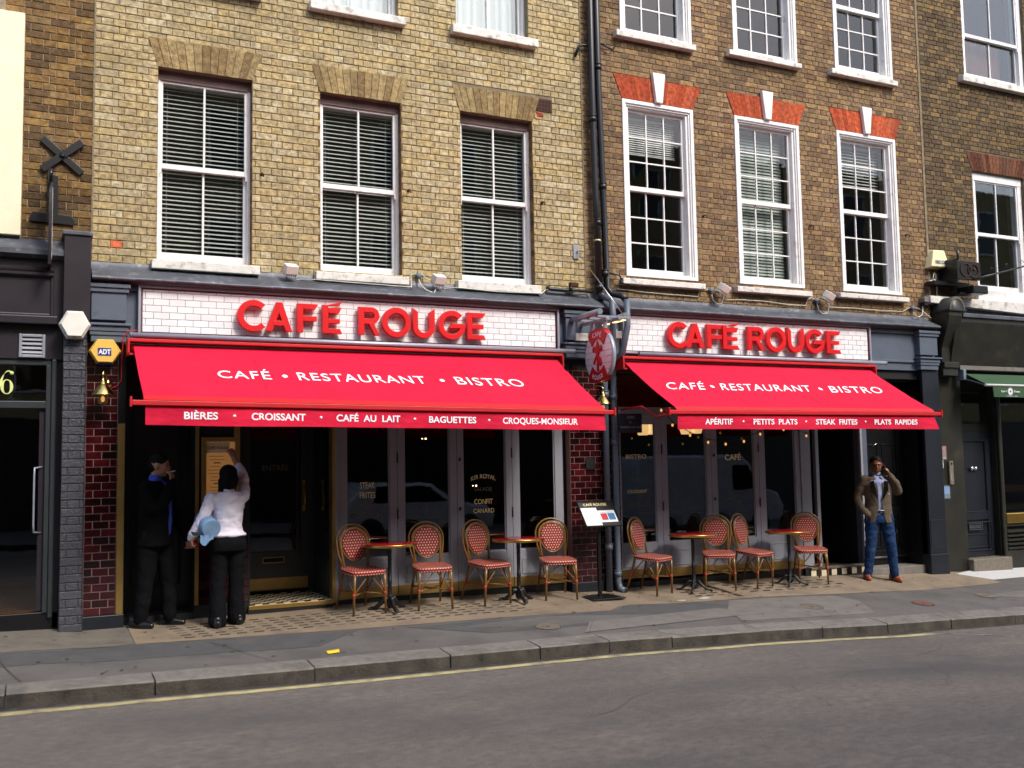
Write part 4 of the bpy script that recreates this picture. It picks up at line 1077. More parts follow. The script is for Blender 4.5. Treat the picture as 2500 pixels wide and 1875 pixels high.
# recessed entrance door
MB().box(2.1, 2.16, .74, .9, -.05, 2.66).build('door_post', 'dark_grey_door', en)
d = MB(); frame_rect(d, 2.15, 2.93, .10, 2.16, .09, .8, .85, tb=.45, tt=.1); d = d.build('door', 'dark_grey_door', en, bevel=.004)
MB().box(2.24, 2.84, .82, .826, .55, 2.06).build('pane', 'pane_dark', d)
MB().box(2.16, 2.92, .79, .799, .115, .245).build('kick_plate', 'brass_strip', d, bevel=.002)
b = MB(); frame_rect(b, 2.395, 2.645, .415, .485, .012, .785, .8); b.build('letter_box', 'brass_strip', d, bevel=.003); MB().box(2.407, 2.633, .79, .8, .427, .473).build('letter_flap', 'black_matt', d)
MB().box(2.86, 2.885, .78, .8, 1.0, 1.36).tube([(2.872, .79, 1.05), (2.872, .73, 1.08), (2.872, .73, 1.28), (2.872, .79, 1.31)], .008, 8).build('door_handle', 'brass', d)
MB().box(2.93, 3.0, .8, .9, -.0, 2.66).build('door_post', 'dark_grey_door', en)
b = MB(); b.box(2.99, 3.045, .1, .8, .02, 2.66); b.build('side_panel', 'dark_grey_door', en)
b = MB()
for z0, z1 in ((.12, .44),): 
    b.box(2.982, 2.991, .16, .74, z0, z0 + .02); b.box(2.982, 2.991, .16, .74, z1, z1 + .02); b.box(2.982, 2.991, .16, .18, z0, z1); b.box(2.982, 2.991, .72, .74, z0, z1)
b.build('panel_mould', 'dark_grey_door', en)
MB().box(2.985, 2.991, .14, .76, .5, 2.05).build('side_pane', 'van_glass', en)
MB().box(2.992, 3.03, -.012, .1, .02, 2.66).build('brass_strip', 'brass_strip', en, bevel=.003)
MB().box(3.03, 3.052, -.008, .1, .02, 2.66).build('jamb', 'door_grey', en)
MB().box(2.1, 2.99, .9, .95, -.05, 2.66).build('back_wall', 'room_dark', en); MB().box(2.1, 3.05, .0, .9, 2.6, 2.66).build('ceiling', 'room_dark', en)
letters('ENTRÉE', 2.394, 2.70, 1.478, 1.54, onwall(.8185), bold=.02).build('gilt_lettering', 'gold_leaf_dim', d)
# checkered step
cs = thing('entrance_step', (2.5, .4, 0), 'black and cream checkered tile step in front of the entrance door', 'step')
MB().box(2.08, 2.985, -.035, .9, -.1, .058).build('base', 'joint_dark', cs)
MB().box(2.08, 2.985, -.052, -.036, .018, .064).build('nosing', 'brass_strip', cs, bevel=.003)
MB().box(2.075, 2.985, -.045, -.034, -.1, .017).build('riser', 'black_matt', cs)
T = .078
for i in range(12):
    for j in range(11):
        x = 2.083 + i * T * .963; y = -.02 + j * T
        m = 'tile_cream' if (i + j) % 2 else 'tile_black'
        key = 'chk' + m
        if key not in _bm:
            q = MB().box(-T * .475, T * .475, -T * .47, T * .47, 0, .006).build('tile', m); _bm[key] = q.data; bpy.data.objects.remove(q)
        o = bpy.data.objects.new('tile', _bm[key]); COL.objects.link(o); o.parent = cs; o.location = Vector((x + T / 2, y + T / 2 + .02, .0585)) - ROOT[cs.name]

# ---------------------------------------------------------------- right of the folding doors
rd = thing('side_doorway', (10.9, .1, -.1), 'dark open doorways with a pale grey jamb behind the man on the phone', 'doorway')
MB().box(10.075, 10.135, .1, .16, -.05, 2.66).build('thin_post', 'door_grey', rd, bevel=.003)
MB().box(10.86, 11.03, .06, .16, -.22, 2.66).build('jamb', 'blue_grey', rd, bevel=.004)
MB().box(10.862, 10.90, .02, .06, -.1, 2.1).build('stop_bead', 'door_grey', rd)
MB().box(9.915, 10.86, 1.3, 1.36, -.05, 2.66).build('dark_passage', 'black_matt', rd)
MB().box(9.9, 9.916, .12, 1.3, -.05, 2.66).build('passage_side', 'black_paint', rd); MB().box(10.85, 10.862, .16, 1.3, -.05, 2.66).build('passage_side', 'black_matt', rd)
b = MB(); frame_rect(b, 11.1, 11.99, -.09, 2.1, .12, .3, .35, tb=.2, tt=.12); b.box(11.22, 11.87, .32, .35, .1, 2.0); b.box(11.22, 11.87, .303, .33, .62, .74)
bd = b.build('black_door', 'black_paint', rd, bevel=.005)
b = MB(); frame_rect(b, 11.27, 11.5, .14, .56, .02, .308, .325); frame_rect(b, 11.58, 11.82, .14, .56, .02, .308, .325); frame_rect(b, 11.27, 11.5, .8, 1.7, .02, .308, .325); frame_rect(b, 11.58, 11.82, .8, 1.7, .02, .308, .325); b.build('door_panel', 'black_paint', bd, bevel=.003)
b = MB(); frame_rect(b, 11.62, 11.81, .35, .42, .012, .285, .3); b.box(11.63, 11.80, .29, .3, .36, .41); b.build('letter_box', 'steel', bd)
MB().tube([(11.38, .295, 1.66), (11.44, .28, 1.70), (11.52, .29, 1.72)], .006, 6).build('steel_arc', 'steel', bd)  # thin bent steel tube high on the black door
MB().box(11.24, 11.98, .27, .30, .0, .025).build('weather_bar', 'steel', bd, bevel=.004)
MB().box(11.99, 12.02, -.1, .4, -.2, 2.66).build('doorway_side', 'black_paint', rd); MB().box(11.02, 11.1, .16, .4, -.1, 2.66).build('door_frame', 'black_paint', rd)
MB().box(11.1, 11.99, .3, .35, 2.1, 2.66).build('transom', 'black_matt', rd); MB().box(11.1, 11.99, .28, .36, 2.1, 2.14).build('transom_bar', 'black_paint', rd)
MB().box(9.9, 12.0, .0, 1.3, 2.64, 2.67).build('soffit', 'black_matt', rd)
ss = MB().box(10.86, 11.985, -.05, .4, -.32, -.103); tag(ss.build('stone_step', 'stone_step', root=(11.4, 0, -.2), bevel=.01), 'worn grey stone step behind the feet of the man on the phone', 'step')
ts = thing('tiled_step', (10.3, 0, -.1), 'low step with black and cream tiled front left of the man on the phone', 'step')
MB().box(9.82, 10.86, .012, 1.3, -.3, -.052).build('base', 'joint_dark', ts); MB().box(9.82, 10.86, -.012, .1, -.05, -.022).build('nosing', 'lens_frame', ts, bevel=.004)
for i in range(11):
    a = 9.822 + i * .0945; MB().box(a, a + .0925, .002, .011, -.145, -.055).build('tile', 'tile_cream' if i % 2 == 0 else 'tile_black', ts)

# ---------------------------------------------------------------- left shop (number 6)
ls = thing('dark_shopfront', (0, 0, 0), 'dark purple grey shopfront at the far left with a yellow number 6', 'shopfront')
MB().profx([(0, 3.82), (-.03, 3.80), (-.2, 3.70), (-.22, 3.68), (-.22, 3.63), (-.19, 3.62), (-.15, 3.60), (0, 3.60)], -3, .25).build('lead_cornice', 'lead', ls)
MB().box(-3, .25, -.12, 0, 2.96, 3.6).build('fascia', 'purple_black', ls)
b = MB(); frame_rect(b, -3, .16, 3.03, 3.45, .03, -.14, -.121); b.box(-3, .158, -.165, -.12, 3.43, 3.50); b.box(-3, .2, -.16, -.12, 2.955, 3.035); b.build('fascia_mould', 'purple_black', ls, bevel=.01)
MB().cyl((-3, -.15, 3.49), (.155, -.15, 3.49), .03, n=12).build('awning_roller', 'purple_black', ls)
MB().box(-3, .25, -.06, .0, 2.62, 2.955).build('upper_panel', 'purple_black', ls)
MB().box(-3, .15, -.04, .03, 2.56, 2.62).build('frame_rail', 'dark_grey_door', ls, bevel=.006)
MB().box(.108, .15, -.04, .05, .15, 2.56).build('frame_post', 'dark_grey_door', ls, bevel=.004); MB().box(.155, .2, -.06, .05, .1, 2.62).build('frame_post', 'dark_grey_door', ls, bevel=.01); MB().box(.2, .255, -.02, .05, .0, 2.62).build('frame_post', 'purple_black', ls)
MB().box(-3, .108, -.04, .03, 2.135, 2.205).build('frame_rail', 'dark_grey_door', ls, bevel=.006)
MB().box(-3, .108, .0, .004, 2.205, 2.56).build('transom_pane', 'pane_dark', ls)
dl = MB(); dl.box(.055, .108, .0, .04, .17, 2.135); dl = dl.build('door', 'purple_black', ls); 
MB().box(-3, .055, .015, .02, .17, 2.135).build('pane', 'pane_dark', dl)
MB().tube([(.085, .0, .92), (.02, -.07, .93), (.018, -.075, 1.0), (.018, -.075, 1.48), (.02, -.07, 1.55), (.085, .0, 1.56)], .009, 8).build('door_handle', 'silver', dl)
b = MB(); b.add([(-3, .16, .16), (.3, .16, .16), (.3, 3, .16), (-3, 3, .16), (-3, .16, 2.9), (.3, .16, 2.9), (.3, 3, 2.9), (-3, 3, 2.9)], [(7, 6, 5, 4), (3, 2, 6, 7), (2, 1, 5, 6)]); b.build('interior', 'room_dark', ls)
MB().box(-3, .3, .05, 3, .1, .155).build('wood_floor', 'wood_floor', ls)
MB().box(-3, .25, -.02, .05, -.1, .155).build('threshold', 'black_paint', ls, bevel=.006)
v6, f6 = text_geo('6')
sx = [q[0] for q in v6]; sz = [q[1] for q in v6]
def six():
    # serif style 6: bowl ring plus tapering stem
    b = MB(); cx, cz = -.238, 2.345; n = 24; v = []
    for k in range(n):
        a = 2 * math.pi * k / n; c, s = math.cos(a), math.sin(a); th = .012 + .017 * abs(c)
        v += [(cx + .056 * c, -.006, cz + .072 * s), (cx + (.056 - th) * c, -.006, cz + (.072 - .008) * s)]
    f = [(2 * k, 2 * k + 1, (2 * k + 3) % (2 * n), (2 * k + 2) % (2 * n)) for k in range(n)]
    b.add(v, f); P = []
    for k in range(13):
        t = k / 12; a = math.pi * (1.0 - .68 * t); w = .026 * (1 - t) + .006
        x = cx + .005 + .062 * math.cos(a) + .012 * t; z = cz + .0 + .155 * math.sin(a) * 1.0
        P.append((x - w / 2 * abs(math.cos(a)) , z - w / 2 * math.sin(a), x + w / 2 * abs(math.cos(a)), z + w / 2 * math.sin(a)))
    v = []
    for q in P: v += [(q[0], -.0065, q[1]), (q[2], -.0065, q[3])]
    b.add(v, [(2 * k, 2 * k + 1, 2 * k + 3, 2 * k + 2) for k in range(12)])
    b.lathe([(.018, -.001), (.018, .001)], cx + .04, -.006, cz + .135, 14, 'y')
    return b
mat('number_yellow', srgb(214, 222, 140), rough=.6)
six().build('number_six', 'number_yellow', ls)
ex = MB().box(-.6, -.12, .25, .28, 2.22, 2.34).build('exit_sign', 'mat_exit' if 'mat_exit' in MATS else 'green_canvas', ls); MB().box(-.6, -.12, .24, .29, 2.342, 2.385).build('sign_light', 'silver_grey', ls)
b = MB(); cx = -.2
b.ball((cx + .012, .246, 2.315), .012); b.add([(cx - .02, .247, 2.29), (cx + .02, .247, 2.30), (cx + .0, .247, 2.26), (cx + .03, .247, 2.235), (cx + .015, .247, 2.228), (cx - .01, .247, 2.25), (cx - .035, .247, 2.232), (cx - .04, .247, 2.24), (cx - .01, .247, 2.275)], [tuple(range(9))]); b.build('running_man', 'print_grey', ls)
vt = thing('vent_grille', (-.02, -.06, 2.74), 'square silver louvred vent above the number 6 window', 'vent')
b = MB(); frame_rect(b, -.14, .093, 2.63, 2.86, .028, -.085, -.06); b.build('frame', 'silver_grey', vt, bevel=.005); MB().box(-.112, .065, -.066, -.0605, 2.658, 2.832).build('duct', 'black_matt', vt)
for k in range(4):
    z = 2.675 + k * .042; MB().add([(-.112, -.08, z), (.065, -.08, z), (.065, -.066, z + .02), (-.112, -.066, z + .02), (-.112, -.08, z - .005), (.065, -.08, z - .005)], [(0, 1, 2, 3), (4, 5, 1, 0)]).build('louvre', 'silver_grey', vt)
# painted brick pilaster
pb = thing('painted_pilaster', (.36, -.1, 0), 'grey painted brick pilaster with a tall dark box on top', 'pilaster')
GP = [(1, 1, 1), (.92, .92, .95), (1.05, 1.05, 1.05)]
mat('painted_brick', srgb(66, 66, 73), rough=.38, noise_amt=.1, nscale=9, bump=.8, bscale=40, spec=.6, attr=True)
MB().box(.256, .452, -.19, .0, -.06, 3.0).build('core', 'grey_brick_paint', pb)
rr = bond(.25, .458, -.04, 2.98, .0795, .225, [], GP, joint=.007, y=-.2, var=.05)
masonry(pb, rr, 'painted_brick', part='painted_brick', d=.012, b=.005)
for k in range(38):
    MB().box(.4575, .4635, -.195, -.01, -.035 + k * .0795, .035 + k * .0795).build('side_brick', 'grey_brick_paint', pb)
MB().box(.245, .488, -.24, 0, 2.99, 3.84).build('pilaster_box', 'purple_black', pb, bevel=.004)
MB().box(.225, .505, -.26, 0, 3.842, 3.885).build('lead_cap', 'lead', pb, bevel=.008)
# iron X tie plate and sign bracket
xt = thing('tie_plate', (.21, -.03, 4.7), 'big black iron X shaped tie plate on the far left brickwork', 'tie plate')
for s, dy in ((1, 0), (-1, .012)):
    a = R(41) * s; b = MB(); c, q = math.cos(a), math.sin(a); L, w = .245, .036
    b.prism([(.215 + c * L * u - q * w * v, 4.69 + q * L * u + c * w * v) for u, v in ((-1, -1), (1, -1), (1, 1), (-1, 1))], -.045 + dy, -.02 + dy); b.build('iron_bar', 'black_paint', xt, bevel=.004)
MB().lathe([(.028, -.02), (.022, -.035), (.0, -.04)], .215, -.03, 4.69, 10, 'y').build('bolt', 'black_paint', xt)
sb = thing('hanging_sign', (.13, -.2, 4.2), 'thin sign board hanging edge on from a black bracket at the far left', 'sign')
b = MB(); b.prism([(-.06, 4.0), (.33, 3.985), (.34, 4.04), (.31, 4.08), (.19, 4.09), (.18, 4.48), (.085, 4.50), (.085, 4.09), (-.04, 4.10), (-.07, 4.05)], -.03, -.004); b.build('bracket_plate', 'black_paint', sb, bevel=.004)
b = MB(); b.tube([(.11, -.03, 4.4), (.11, -.5, 4.36)], .016, 8); b.tube([(.11, -.03, 4.25), (.11, -.3, 4.36)], .01, 6); b.cyl((.11, -.48, 4.30), (.11, -.48, 4.42), .02, n=8); b.build('bracket_arm', 'black_paint', sb)
b = MB(); v = []
for k in range(9):
    z = 3.5 + k * .1; w = .34 * (1 - .12 * (k - 4) ** 2 / 16); v += [(.1, -.28 - w / 2, z), (.1, -.28 + w / 2, z)]
n = len(v); v += [(x + .028, y, z) for x, y, z in v]
b.add(v, [(2 * k, 2 * k + 1, 2 * k + 3, 2 * k + 2) for k in range(8)] + [(n + 2 * k, n + 2 * k + 2, n + 2 * k + 3, n + 2 * k + 1) for k in range(8)] + [(2 * k, 2 * k + 2, n + 2 * k + 2, n + 2 * k) for k in range(8)] + [(2 * k + 1, n + 2 * k + 1, n + 2 * k + 3, 2 * k + 3) for k in range(8)] + [(0, n, n + 1, 1), (16, 17, n + 17, n + 16)])
b.build('sign_board', 'purple_black', sb)
MB().box(.1285, .131, -.44, -.13, 3.55, 4.25).build('white_face', 'sill_paint', sb)

# ================================================================ TILED FASCIA SIGNS
def arcpts(cx, cz, r, a0, a1, n, e=1.0):
    return [(cx + r * math.cos(R(a0 + (a1 - a0) * k / n)), cz + r * e * math.sin(R(a0 + (a1 - a0) * k / n))) for k in range(n + 1)]
def ringseg(b, cx, cz, ro, ri, a0, a1, y0, y1, n=26):
    o = arcpts(cx, cz, ro, a0, a1, n); i = arcpts(cx, cz, ri, a0, a1, n)
    for k in range(n):
        q = [o[k], o[k + 1], i[k + 1], i[k]]
        m = len(b.v)
        b.add([(x, y0, z) for x, z in q] + [(x, y1, z) for x, z in q], [(0, 3, 2, 1), (4, 5, 6, 7), (0, 1, 5, 4), (2, 3, 7, 6)])
    for q in ((o[0], i[0]), (o[-1], i[-1])):
        b.add([(q[0][0], y0, q[0][1]), (q[1][0], y0, q[1][1]), (q[1][0], y1, q[1][1]), (q[0][0], y1, q[0][1])], [(0, 1, 2, 3)])
def glyph(b, ch, x0, x1, z0, z1, y0, y1):
    h = z1 - z0; w = x1 - x0; t = h * .2; e = .0012
    X = lambda u: x0 + u * w
    Zf = lambda v: z0 + v * h
    def P(pts, k=0): b.prism([(X(u), Zf(v)) for u, v in pts], y0 - e * k, y1)
    tw = t / w
    if ch in 'CG':
        r = h * .54; cx = x0 + r; cz = (z0 + z1) / 2
        if ch == 'C': ringseg(b, cx, cz, r, r - t, 44, 316, y0, y1)
        else:
            ringseg(b, cx, cz, r, r - t, 42, 352, y0, y1)
            b.prism([(cx - .12 * h, cz - .115 * h), (cx + .0 * h, cz + .06 * h), (cx + r * 1.0, cz + .06 * h), (cx + r * .98, cz - .115 * h)], y0 - e, y1)
    if ch == 'O':
        r = h * .54; ringseg(b, (x0 + x1) / 2, (z0 + z1) / 2, r, r - t, 0, 360, y0, y1, 40)
    if ch == 'A':
        P([(0, 0), (.25, 0), (.58, .84), (.5, 1), (.40, 1)]); P([(1, 0), (.76, 0), (.42, .84), (.5, 1.0), (.62, 1)], 1); P([(.25, .2), (.75, .2), (.70, .36), (.30, .36)], 2)
    if ch == 'F':
        P([(0, 0), (tw, 0), (tw, 1), (0, 1)]); P([(tw, .82), (.86, .82), (1, 1), (tw, 1)]); P([(tw, .40), (.93, .40), (.93, .57), (tw, .57)])
    if ch in 'ÉE':
        P([(0, 0), (tw, 0), (tw, 1), (0, 1)]); P([(tw, .82), (.85, .82), (1, 1), (tw, 1)] if ch == 'E' else [(tw, .72), (.84, .72), (.97, .92), (tw, .9)]); P([(tw, .40), (.88, .40), (.88, .57), (tw, .57)] if ch == 'E' else [(tw, .36), (.88, .36), (.88, .52), (tw, .52)])
        P([(tw, 0), (1, 0), (.88, .17), (tw, .17)])
        if ch == 'É': P([(.1, .97), (1.02, 1.14), (.86, 1.0), (.1, .95)], 1)
    if ch == 'R':
        P([(0, 0), (tw, 0), (tw, 1), (0, 1)])
        r = h * .30; cx = x1 - r - .02 * w; cz = z1 - r
        P([(tw, 1 - .185), ((cx - x0) / w, 1 - .185), ((cx - x0) / w, 1), (tw, 1)]); P([(tw, .40), ((cx - x0) / w, .40), ((cx - x0) / w, .585), (tw, .585)])
        ringseg(b, cx, cz, r, r - t * .92, -90, 90, y0 - e, y1, 18)
        P([(.44, .44), (.76, 0), (1.0, 0), (.66, .47)], 2)
    if ch == 'U':
        r = w / 2; cz = z0 + r - .03 * h
        q = (cz - z0) / h
        P([(0, q), (tw, q), (tw, .92), (0, 1.06)]); P([(1 - tw, q), (1, q), (1, 1.06), (1 - tw, .92)])
        ringseg(b, x0 + r, cz, r, r - t, 180, 360, y0 - e, y1, 20)
LET = [('C', 1.917, 2.204), ('A', 2.212, 2.497), ('F', 2.552, 2.782), ('É', 2.83, 3.05), ('R', 3.238, 3.484), ('O', 3.513, 3.85), ('U', 3.876, 4.144), ('G', 4.188, 4.523), ('E', 4.549, 4.787)]
LETR = [('C', 7.375, 7.65), ('A', 7.648, 7.947), ('F', 7.996, 8.249), ('É', 8.253, 8.521), ('R', 8.671, 8.948), ('O', 8.974, 9.338), ('U', 9.356, 9.651), ('G', 9.68, 10.04), ('E', 10.063, 10.326)]
WT = [(.80, .80, .81), (.83, .83, .84), (.77, .77, .79)]
def tile_sign(x0, x1, z0, z1, lets, lz0, lz1, label):
    t = thing('tiled_sign', ((x0 + x1) / 2, -.12, z0), label, 'shop sign', 'white tiled cafe signs above the awnings')
    f = MB(); frame_rect(f, x0, x1, z0, z1, .026, -.175, -.1); fr = f.build('frame', 'silver', t, bevel=.004)
    f = MB(); frame_rect(f, x0 + .0265, x1 - .0265, z0 + .0265, z1 - .0265, .006, -.158, -.13); f.build('inner_frame', 'mat_dred', fr)
    MB().box(x0 + .03, x1 - .03, -.137, -.102, z0 + .03, z1 - .03).build('backing', 'grout_grey', t)
    strip_tiles(t, x0 + .042, x1 - .042, z0 + .036, z1 - .04, -.145, .1565, .0695, WT, 'white_tile', 'tile', var=.02, joint=.004, d=.008, b=.0035, first=(.05, .128), yj=.0003)
    for ch, a, c in lets:
        b = MB(); glyph(b, ch, a, c, lz0, lz1, -.235, -.175)
        b.build('letter', 'sign_red', t, bevel=.002, label='red capital letter %s' % ch)
        pins = MB(); pins.cyl(((a * .75 + c * .25) - .0, -.18, (lz0 + lz1) / 2), ((a * .75 + c * .25), -.14, (lz0 + lz1) / 2), .006, n=6)
        pins.build('stand_off', 'silver', t)
    return t
mat('mat_dred', srgb(110, 24, 34), rough=.4)
mat('mat_exit', srgb(20, 78, 44), rough=.5)
tile_sign(.94, 5.808, 2.88, 3.398, LET, 2.968, 3.283, 'long white tiled CAFÉ ROUGE sign over the left awning')
tile_sign(6.73, 10.97, 2.88, 3.41, LETR, 2.978, 3.298, 'shorter white tiled CAFÉ ROUGE sign over the right awning')
for a, c, l in ((.86, 5.94, 'left'), (6.876, 11.108, 'right')):
    t = thing('light_tube', ((a + c) / 2, -.3, 2.86), 'long silver light tube under the %s tiled sign' % l, 'light fitting', 'silver light tubes under the tiled signs')
    MB().cyl((a, -.30, 2.862), (c, -.30, 2.862), .027, n=18).build('tube', 'silver', t)
    for k in range(5):
        x = a + .3 + (c - a - .6) * k / 4; MB().box(x - .015, x + .015, -.29, -.12, 2.85, 2.87).build('bracket', 'silver_grey', t)
    MB().cyl((a - .006, -.30, 2.862), (a + .01, -.30, 2.862), .029, n=18).build('end_cap', 'grey_plastic', t); MB().cyl((c - .01, -.30, 2.862), (c + .006, -.30, 2.862), .029, n=18).build('end_cap', 'grey_plastic', t)

# ================================================================ AWNINGS
def awning(x0, x1, zl, zr, label, top, words, vl, vr, arms, shr=0.0):
    t = thing('awning', ((x0 + x1) / 2, -.2, 2.4), label, 'awning', 'red cafe awnings')
    L = lambda x: zl + (zr - zl) * (x - x0) / (x1 - x0)
    MB().box(x0 - .06, x1 + .06, -.35, -.14, 2.792, 2.822).build('cassette_lid', 'frame_red', t, bevel=.004)
    for xe in (x0 - .06, x1 + .04):
        MB().box(xe, xe + .02, -.36, -.14, 2.655, 2.791).build('end_bracket', 'frame_red', t, bevel=.003)
    MB().box(x0 - .06, x0 + .02, -.36, -.345, 2.655, 2.675).build('bracket_lip', 'frame_red', t)
    MB().box(x0 - .04, x1 + .04, -.14, -.101, 2.66, 2.79).build('back_plate', 'black_matt', t)
    MB().cyl((x0 - .02, -.26, 2.73), (x1 + .02, -.26, 2.73), .038, n=14).build('roller', 'sign_red', t)
    # canvas, slightly sagging
    nx, ny = 90, 14; v = []; y0, z0, y1 = -.29, 2.755, -1.345
    def cz(x, f):
        zb = L(x) + .085
        s = -.022 * math.sin(math.pi * f) + .006 * noise.noise(Vector((x * 1.1, f * 3, 2))) * math.sin(math.pi * f)
        s -= .012 * math.exp(-((f - .17 - .02 * noise.noise(Vector((x * .8, 0, 6)))) / .04) ** 2) * (1 + .5 * noise.noise(Vector((x * 2, 0, 1))))
        s += .005 * noise.noise(Vector((x * 3.2 + f * 2, f * 5, 11))) * math.sin(math.pi * f)
        return z0 + (zb - z0) * f + s
    for j in range(ny * 2 + 1):
        f = j / (ny * 2)
        for i in range(nx + 1): 
            x = x0 + (x1 - x0) * i / nx
            v.append((x, y0 + (y1 - y0) * f, cz(x, f)))
    NX = nx + 1; n = len(v); v += [(x, y + .0015, z - .003) for x, y, z in v]
    fs = []
    for j in range(ny * 2):
        for i in range(nx):
            a = j * NX + i; fs.append((a, a + NX, a + NX + 1, a + 1)); a += n; fs.append((a, a + 1, a + NX + 1, a + NX))
    cv = MB().add(v, fs, True).build('canvas', 'canvas_red', t)
    # front bar
    q = MB(); q.add([(x0 - .1, -1.40, L(x0) - .0), (x1 + .11, -1.40, L(x1)), (x1 + .11, -1.335, L(x1)), (x0 - .1, -1.335, L(x0)), (x0 - .1, -1.40, L(x0) + .045), (x1 + .11, -1.40, L(x1) + .045), (x1 + .11, -1.335, L(x1) + .05), (x0 - .1, -1.335, L(x0) + .05)], [(3, 2, 1, 0), (4, 5, 6, 7), (0, 1, 5, 4), (1, 2, 6, 5), (2, 3, 7, 6), (3, 0, 4, 7)])
    q.build('front_bar', 'frame_red', t, bevel=.006)
    q = MB(); q.add([(x0 - .0, -1.385, L(x0) + .05), (x1, -1.385, L(x1) + .05), (x1, -1.34, L(x1) + .092), (x0, -1.34, L(x0) + .092), (x0, -1.34, L(x0) + .05), (x1, -1.34, L(x1) + .05)], [(0, 1, 2, 3), (3, 2, 5, 4)]); q.build('canvas_hem', 'sign_red', t)
    for xe, zz in ((x0 - .118, L(x0)), (x1 + .11, L(x1))):
        MB().box(xe, xe + .018, -1.405, -1.33, zz - .015, zz + .075).build('end_cap', 'frame_red', t, bevel=.003)
    # valance
    def vy(u, f):
        return -1.372 - f * .012 + f * (.012 * math.sin(u * 2.1) + .008 * noise.noise(Vector((u * 2.5, 0, 9)))) + .003 * noise.noise(Vector((u * 9, f * 4, 1)))
    vz = lambda x, f: L(x) - .002 - f * (.175 + .006 * noise.noise(Vector((x * .9, 3, 3))))
    vx = lambda x, f: x + f * ((vl + (vr - vl) * (x - x0) / (x1 - x0)))
    v = []; m = 6; nx = 120
    for j in range(m + 1):
        for i in range(nx + 1):
            x = x0 + .015 + (x1 - x0 - .02) * i / nx; f = j / m; v.append((vx(x, f), vy(x, f), vz(x, f)))
    NX = nx + 1; n = len(v); v += [(x, y + .003, z) for x, y, z in v]; fs = []
    for j in range(m):
        for i in range(nx):
            a = j * NX + i; fs.append((a, a + NX, a + NX + 1, a + 1)); a += n; fs.append((a, a + 1, a + NX + 1, a + NX))
    va = MB().add(v, fs, True).build('valance', 'canvas_red', t)
    # printed words
    b = MB()
    for w, a, c in words:
        if w == '•':
            b.lathe([(.013, -.0004), (.013, .0004)], a, vy(a, .45) - .0035, L(a) - .085, 14, 'y'); continue
        letters(w, a, c, 0, 1, lambda u, q: (u, vy(u, .5) - .005, L(u) - .118 + q * .062), bold=.022).build('valance_word', 'canvas_white', va)
    b.build('valance_dots', 'canvas_white', va, kind='stuff')
    b = MB()
    def onc(u, q):
        f = .588 - q * .15; u += q * shr; return (u, y0 + (y1 - y0) * f - .002, cz(u, f) + .005)
    for w, a, c in top:
        if w == '•':
            f = .515; b.add([(a + .028 * math.cos(k / 12 * 6.2832), y0 + (y1 - y0) * (f + .03 * math.sin(k / 12 * 6.2832)) - .002, cz(a, f + .03 * math.sin(k / 12 * 6.2832)) + .005) for k in range(12)], [tuple(range(12))[::-1]]); continue
        letters(w, a, c, 0, 1, onc, bold=.004, spacing=1.12).build('canvas_word', 'canvas_white', cv)
    b.build('canvas_dots', 'canvas_white', cv, kind='stuff')
    for k in range(1, int((x1 - x0) / 1.15) + 1):
        xs_ = x0 + k * 1.15; b = MB(); v = []
        for j in range(25):
            f = j / 24; v += [(xs_ - .004, y0 + (y1 - y0) * f, cz(xs_, f) + .0035), (xs_ + .004, y0 + (y1 - y0) * f, cz(xs_, f) + .0035)]
        b.add(v, [(2 * j, 2 * j + 2, 2 * j + 3, 2 * j + 1) for j in range(24)]).build('seam', 'canvas_seam', cv)
    for xa, d in arms:
        b = MB(); b.tube([(xa, -.14, 2.60), (xa + .12 * d, -.2, 2.5)], .018, 8); b.tube([(xa, -.16, 2.62), (xa + .55 * d, -.72, 2.36)], .018, 8); b.tube([(xa + .55 * d, -.72, 2.36), (xa + .62 * d, -.78, 2.33), (xa + .05 * d, -1.34, 2.09)], .015, 8)
        b.ball((xa + .58 * d, -.75, 2.35), .03); b.build('folding_arm', 'frame_red', t)
    return t
awning(.89, 5.70, 2.095, 2.035, 'wide red awning reading CAFÉ RESTAURANT BISTRO over the left doors and the two people',
       [('CAFÉ', 1.62, 2.135), ('•', 2.28, 0), ('RESTAURANT', 2.41, 3.79), ('•', 3.985, 0), ('BISTRO', 4.145, 4.965)],
       [('BIÈRES', 1.237, 1.536), ('•', 1.686, 0), ('CROISSANT', 1.841, 2.352), ('•', 2.504, 0), ('CAFÉ  AU  LAIT', 2.655, 3.312), ('•', 3.467, 0), ('BAGUETTES', 3.62, 4.142), ('•', 4.289, 0), ('CROQUES-MONSIEUR', 4.446, 5.348)], .0, .0, [(1.3, 1), (5.3, -1)])
aw2 = awning(6.66, 10.80, 2.045, 2.045, 'narrower red awning on the right reaching over the man on the phone',
       [('CAFÉ', 6.865, 7.43), ('•', 7.59, 0), ('RESTAURANT', 7.68, 9.13), ('•', 9.345, 0), ('BISTRO', 9.47, 10.40)],
       [('APÉRITIF', 7.056, 7.455), ('•', 7.612, 0), ('PETITS  PLATS', 7.761, 8.435), ('•', 8.577, 0), ('STEAK  FRITES', 8.734, 9.428), ('•', 9.571, 0), ('PLATS  RAPIDES', 9.722, 10.475)], .0, .07, [(10.3, -1)], shr=.08)
MB().tube([(6.68, -.16, 2.16), (6.64, -.45, 2.168), (6.6, -.76, 2.165), (6.75, -.84, 2.04), (6.60, -1.3, 2.05)], .013, 8).build('folding_arm', 'frame_red', aw2)
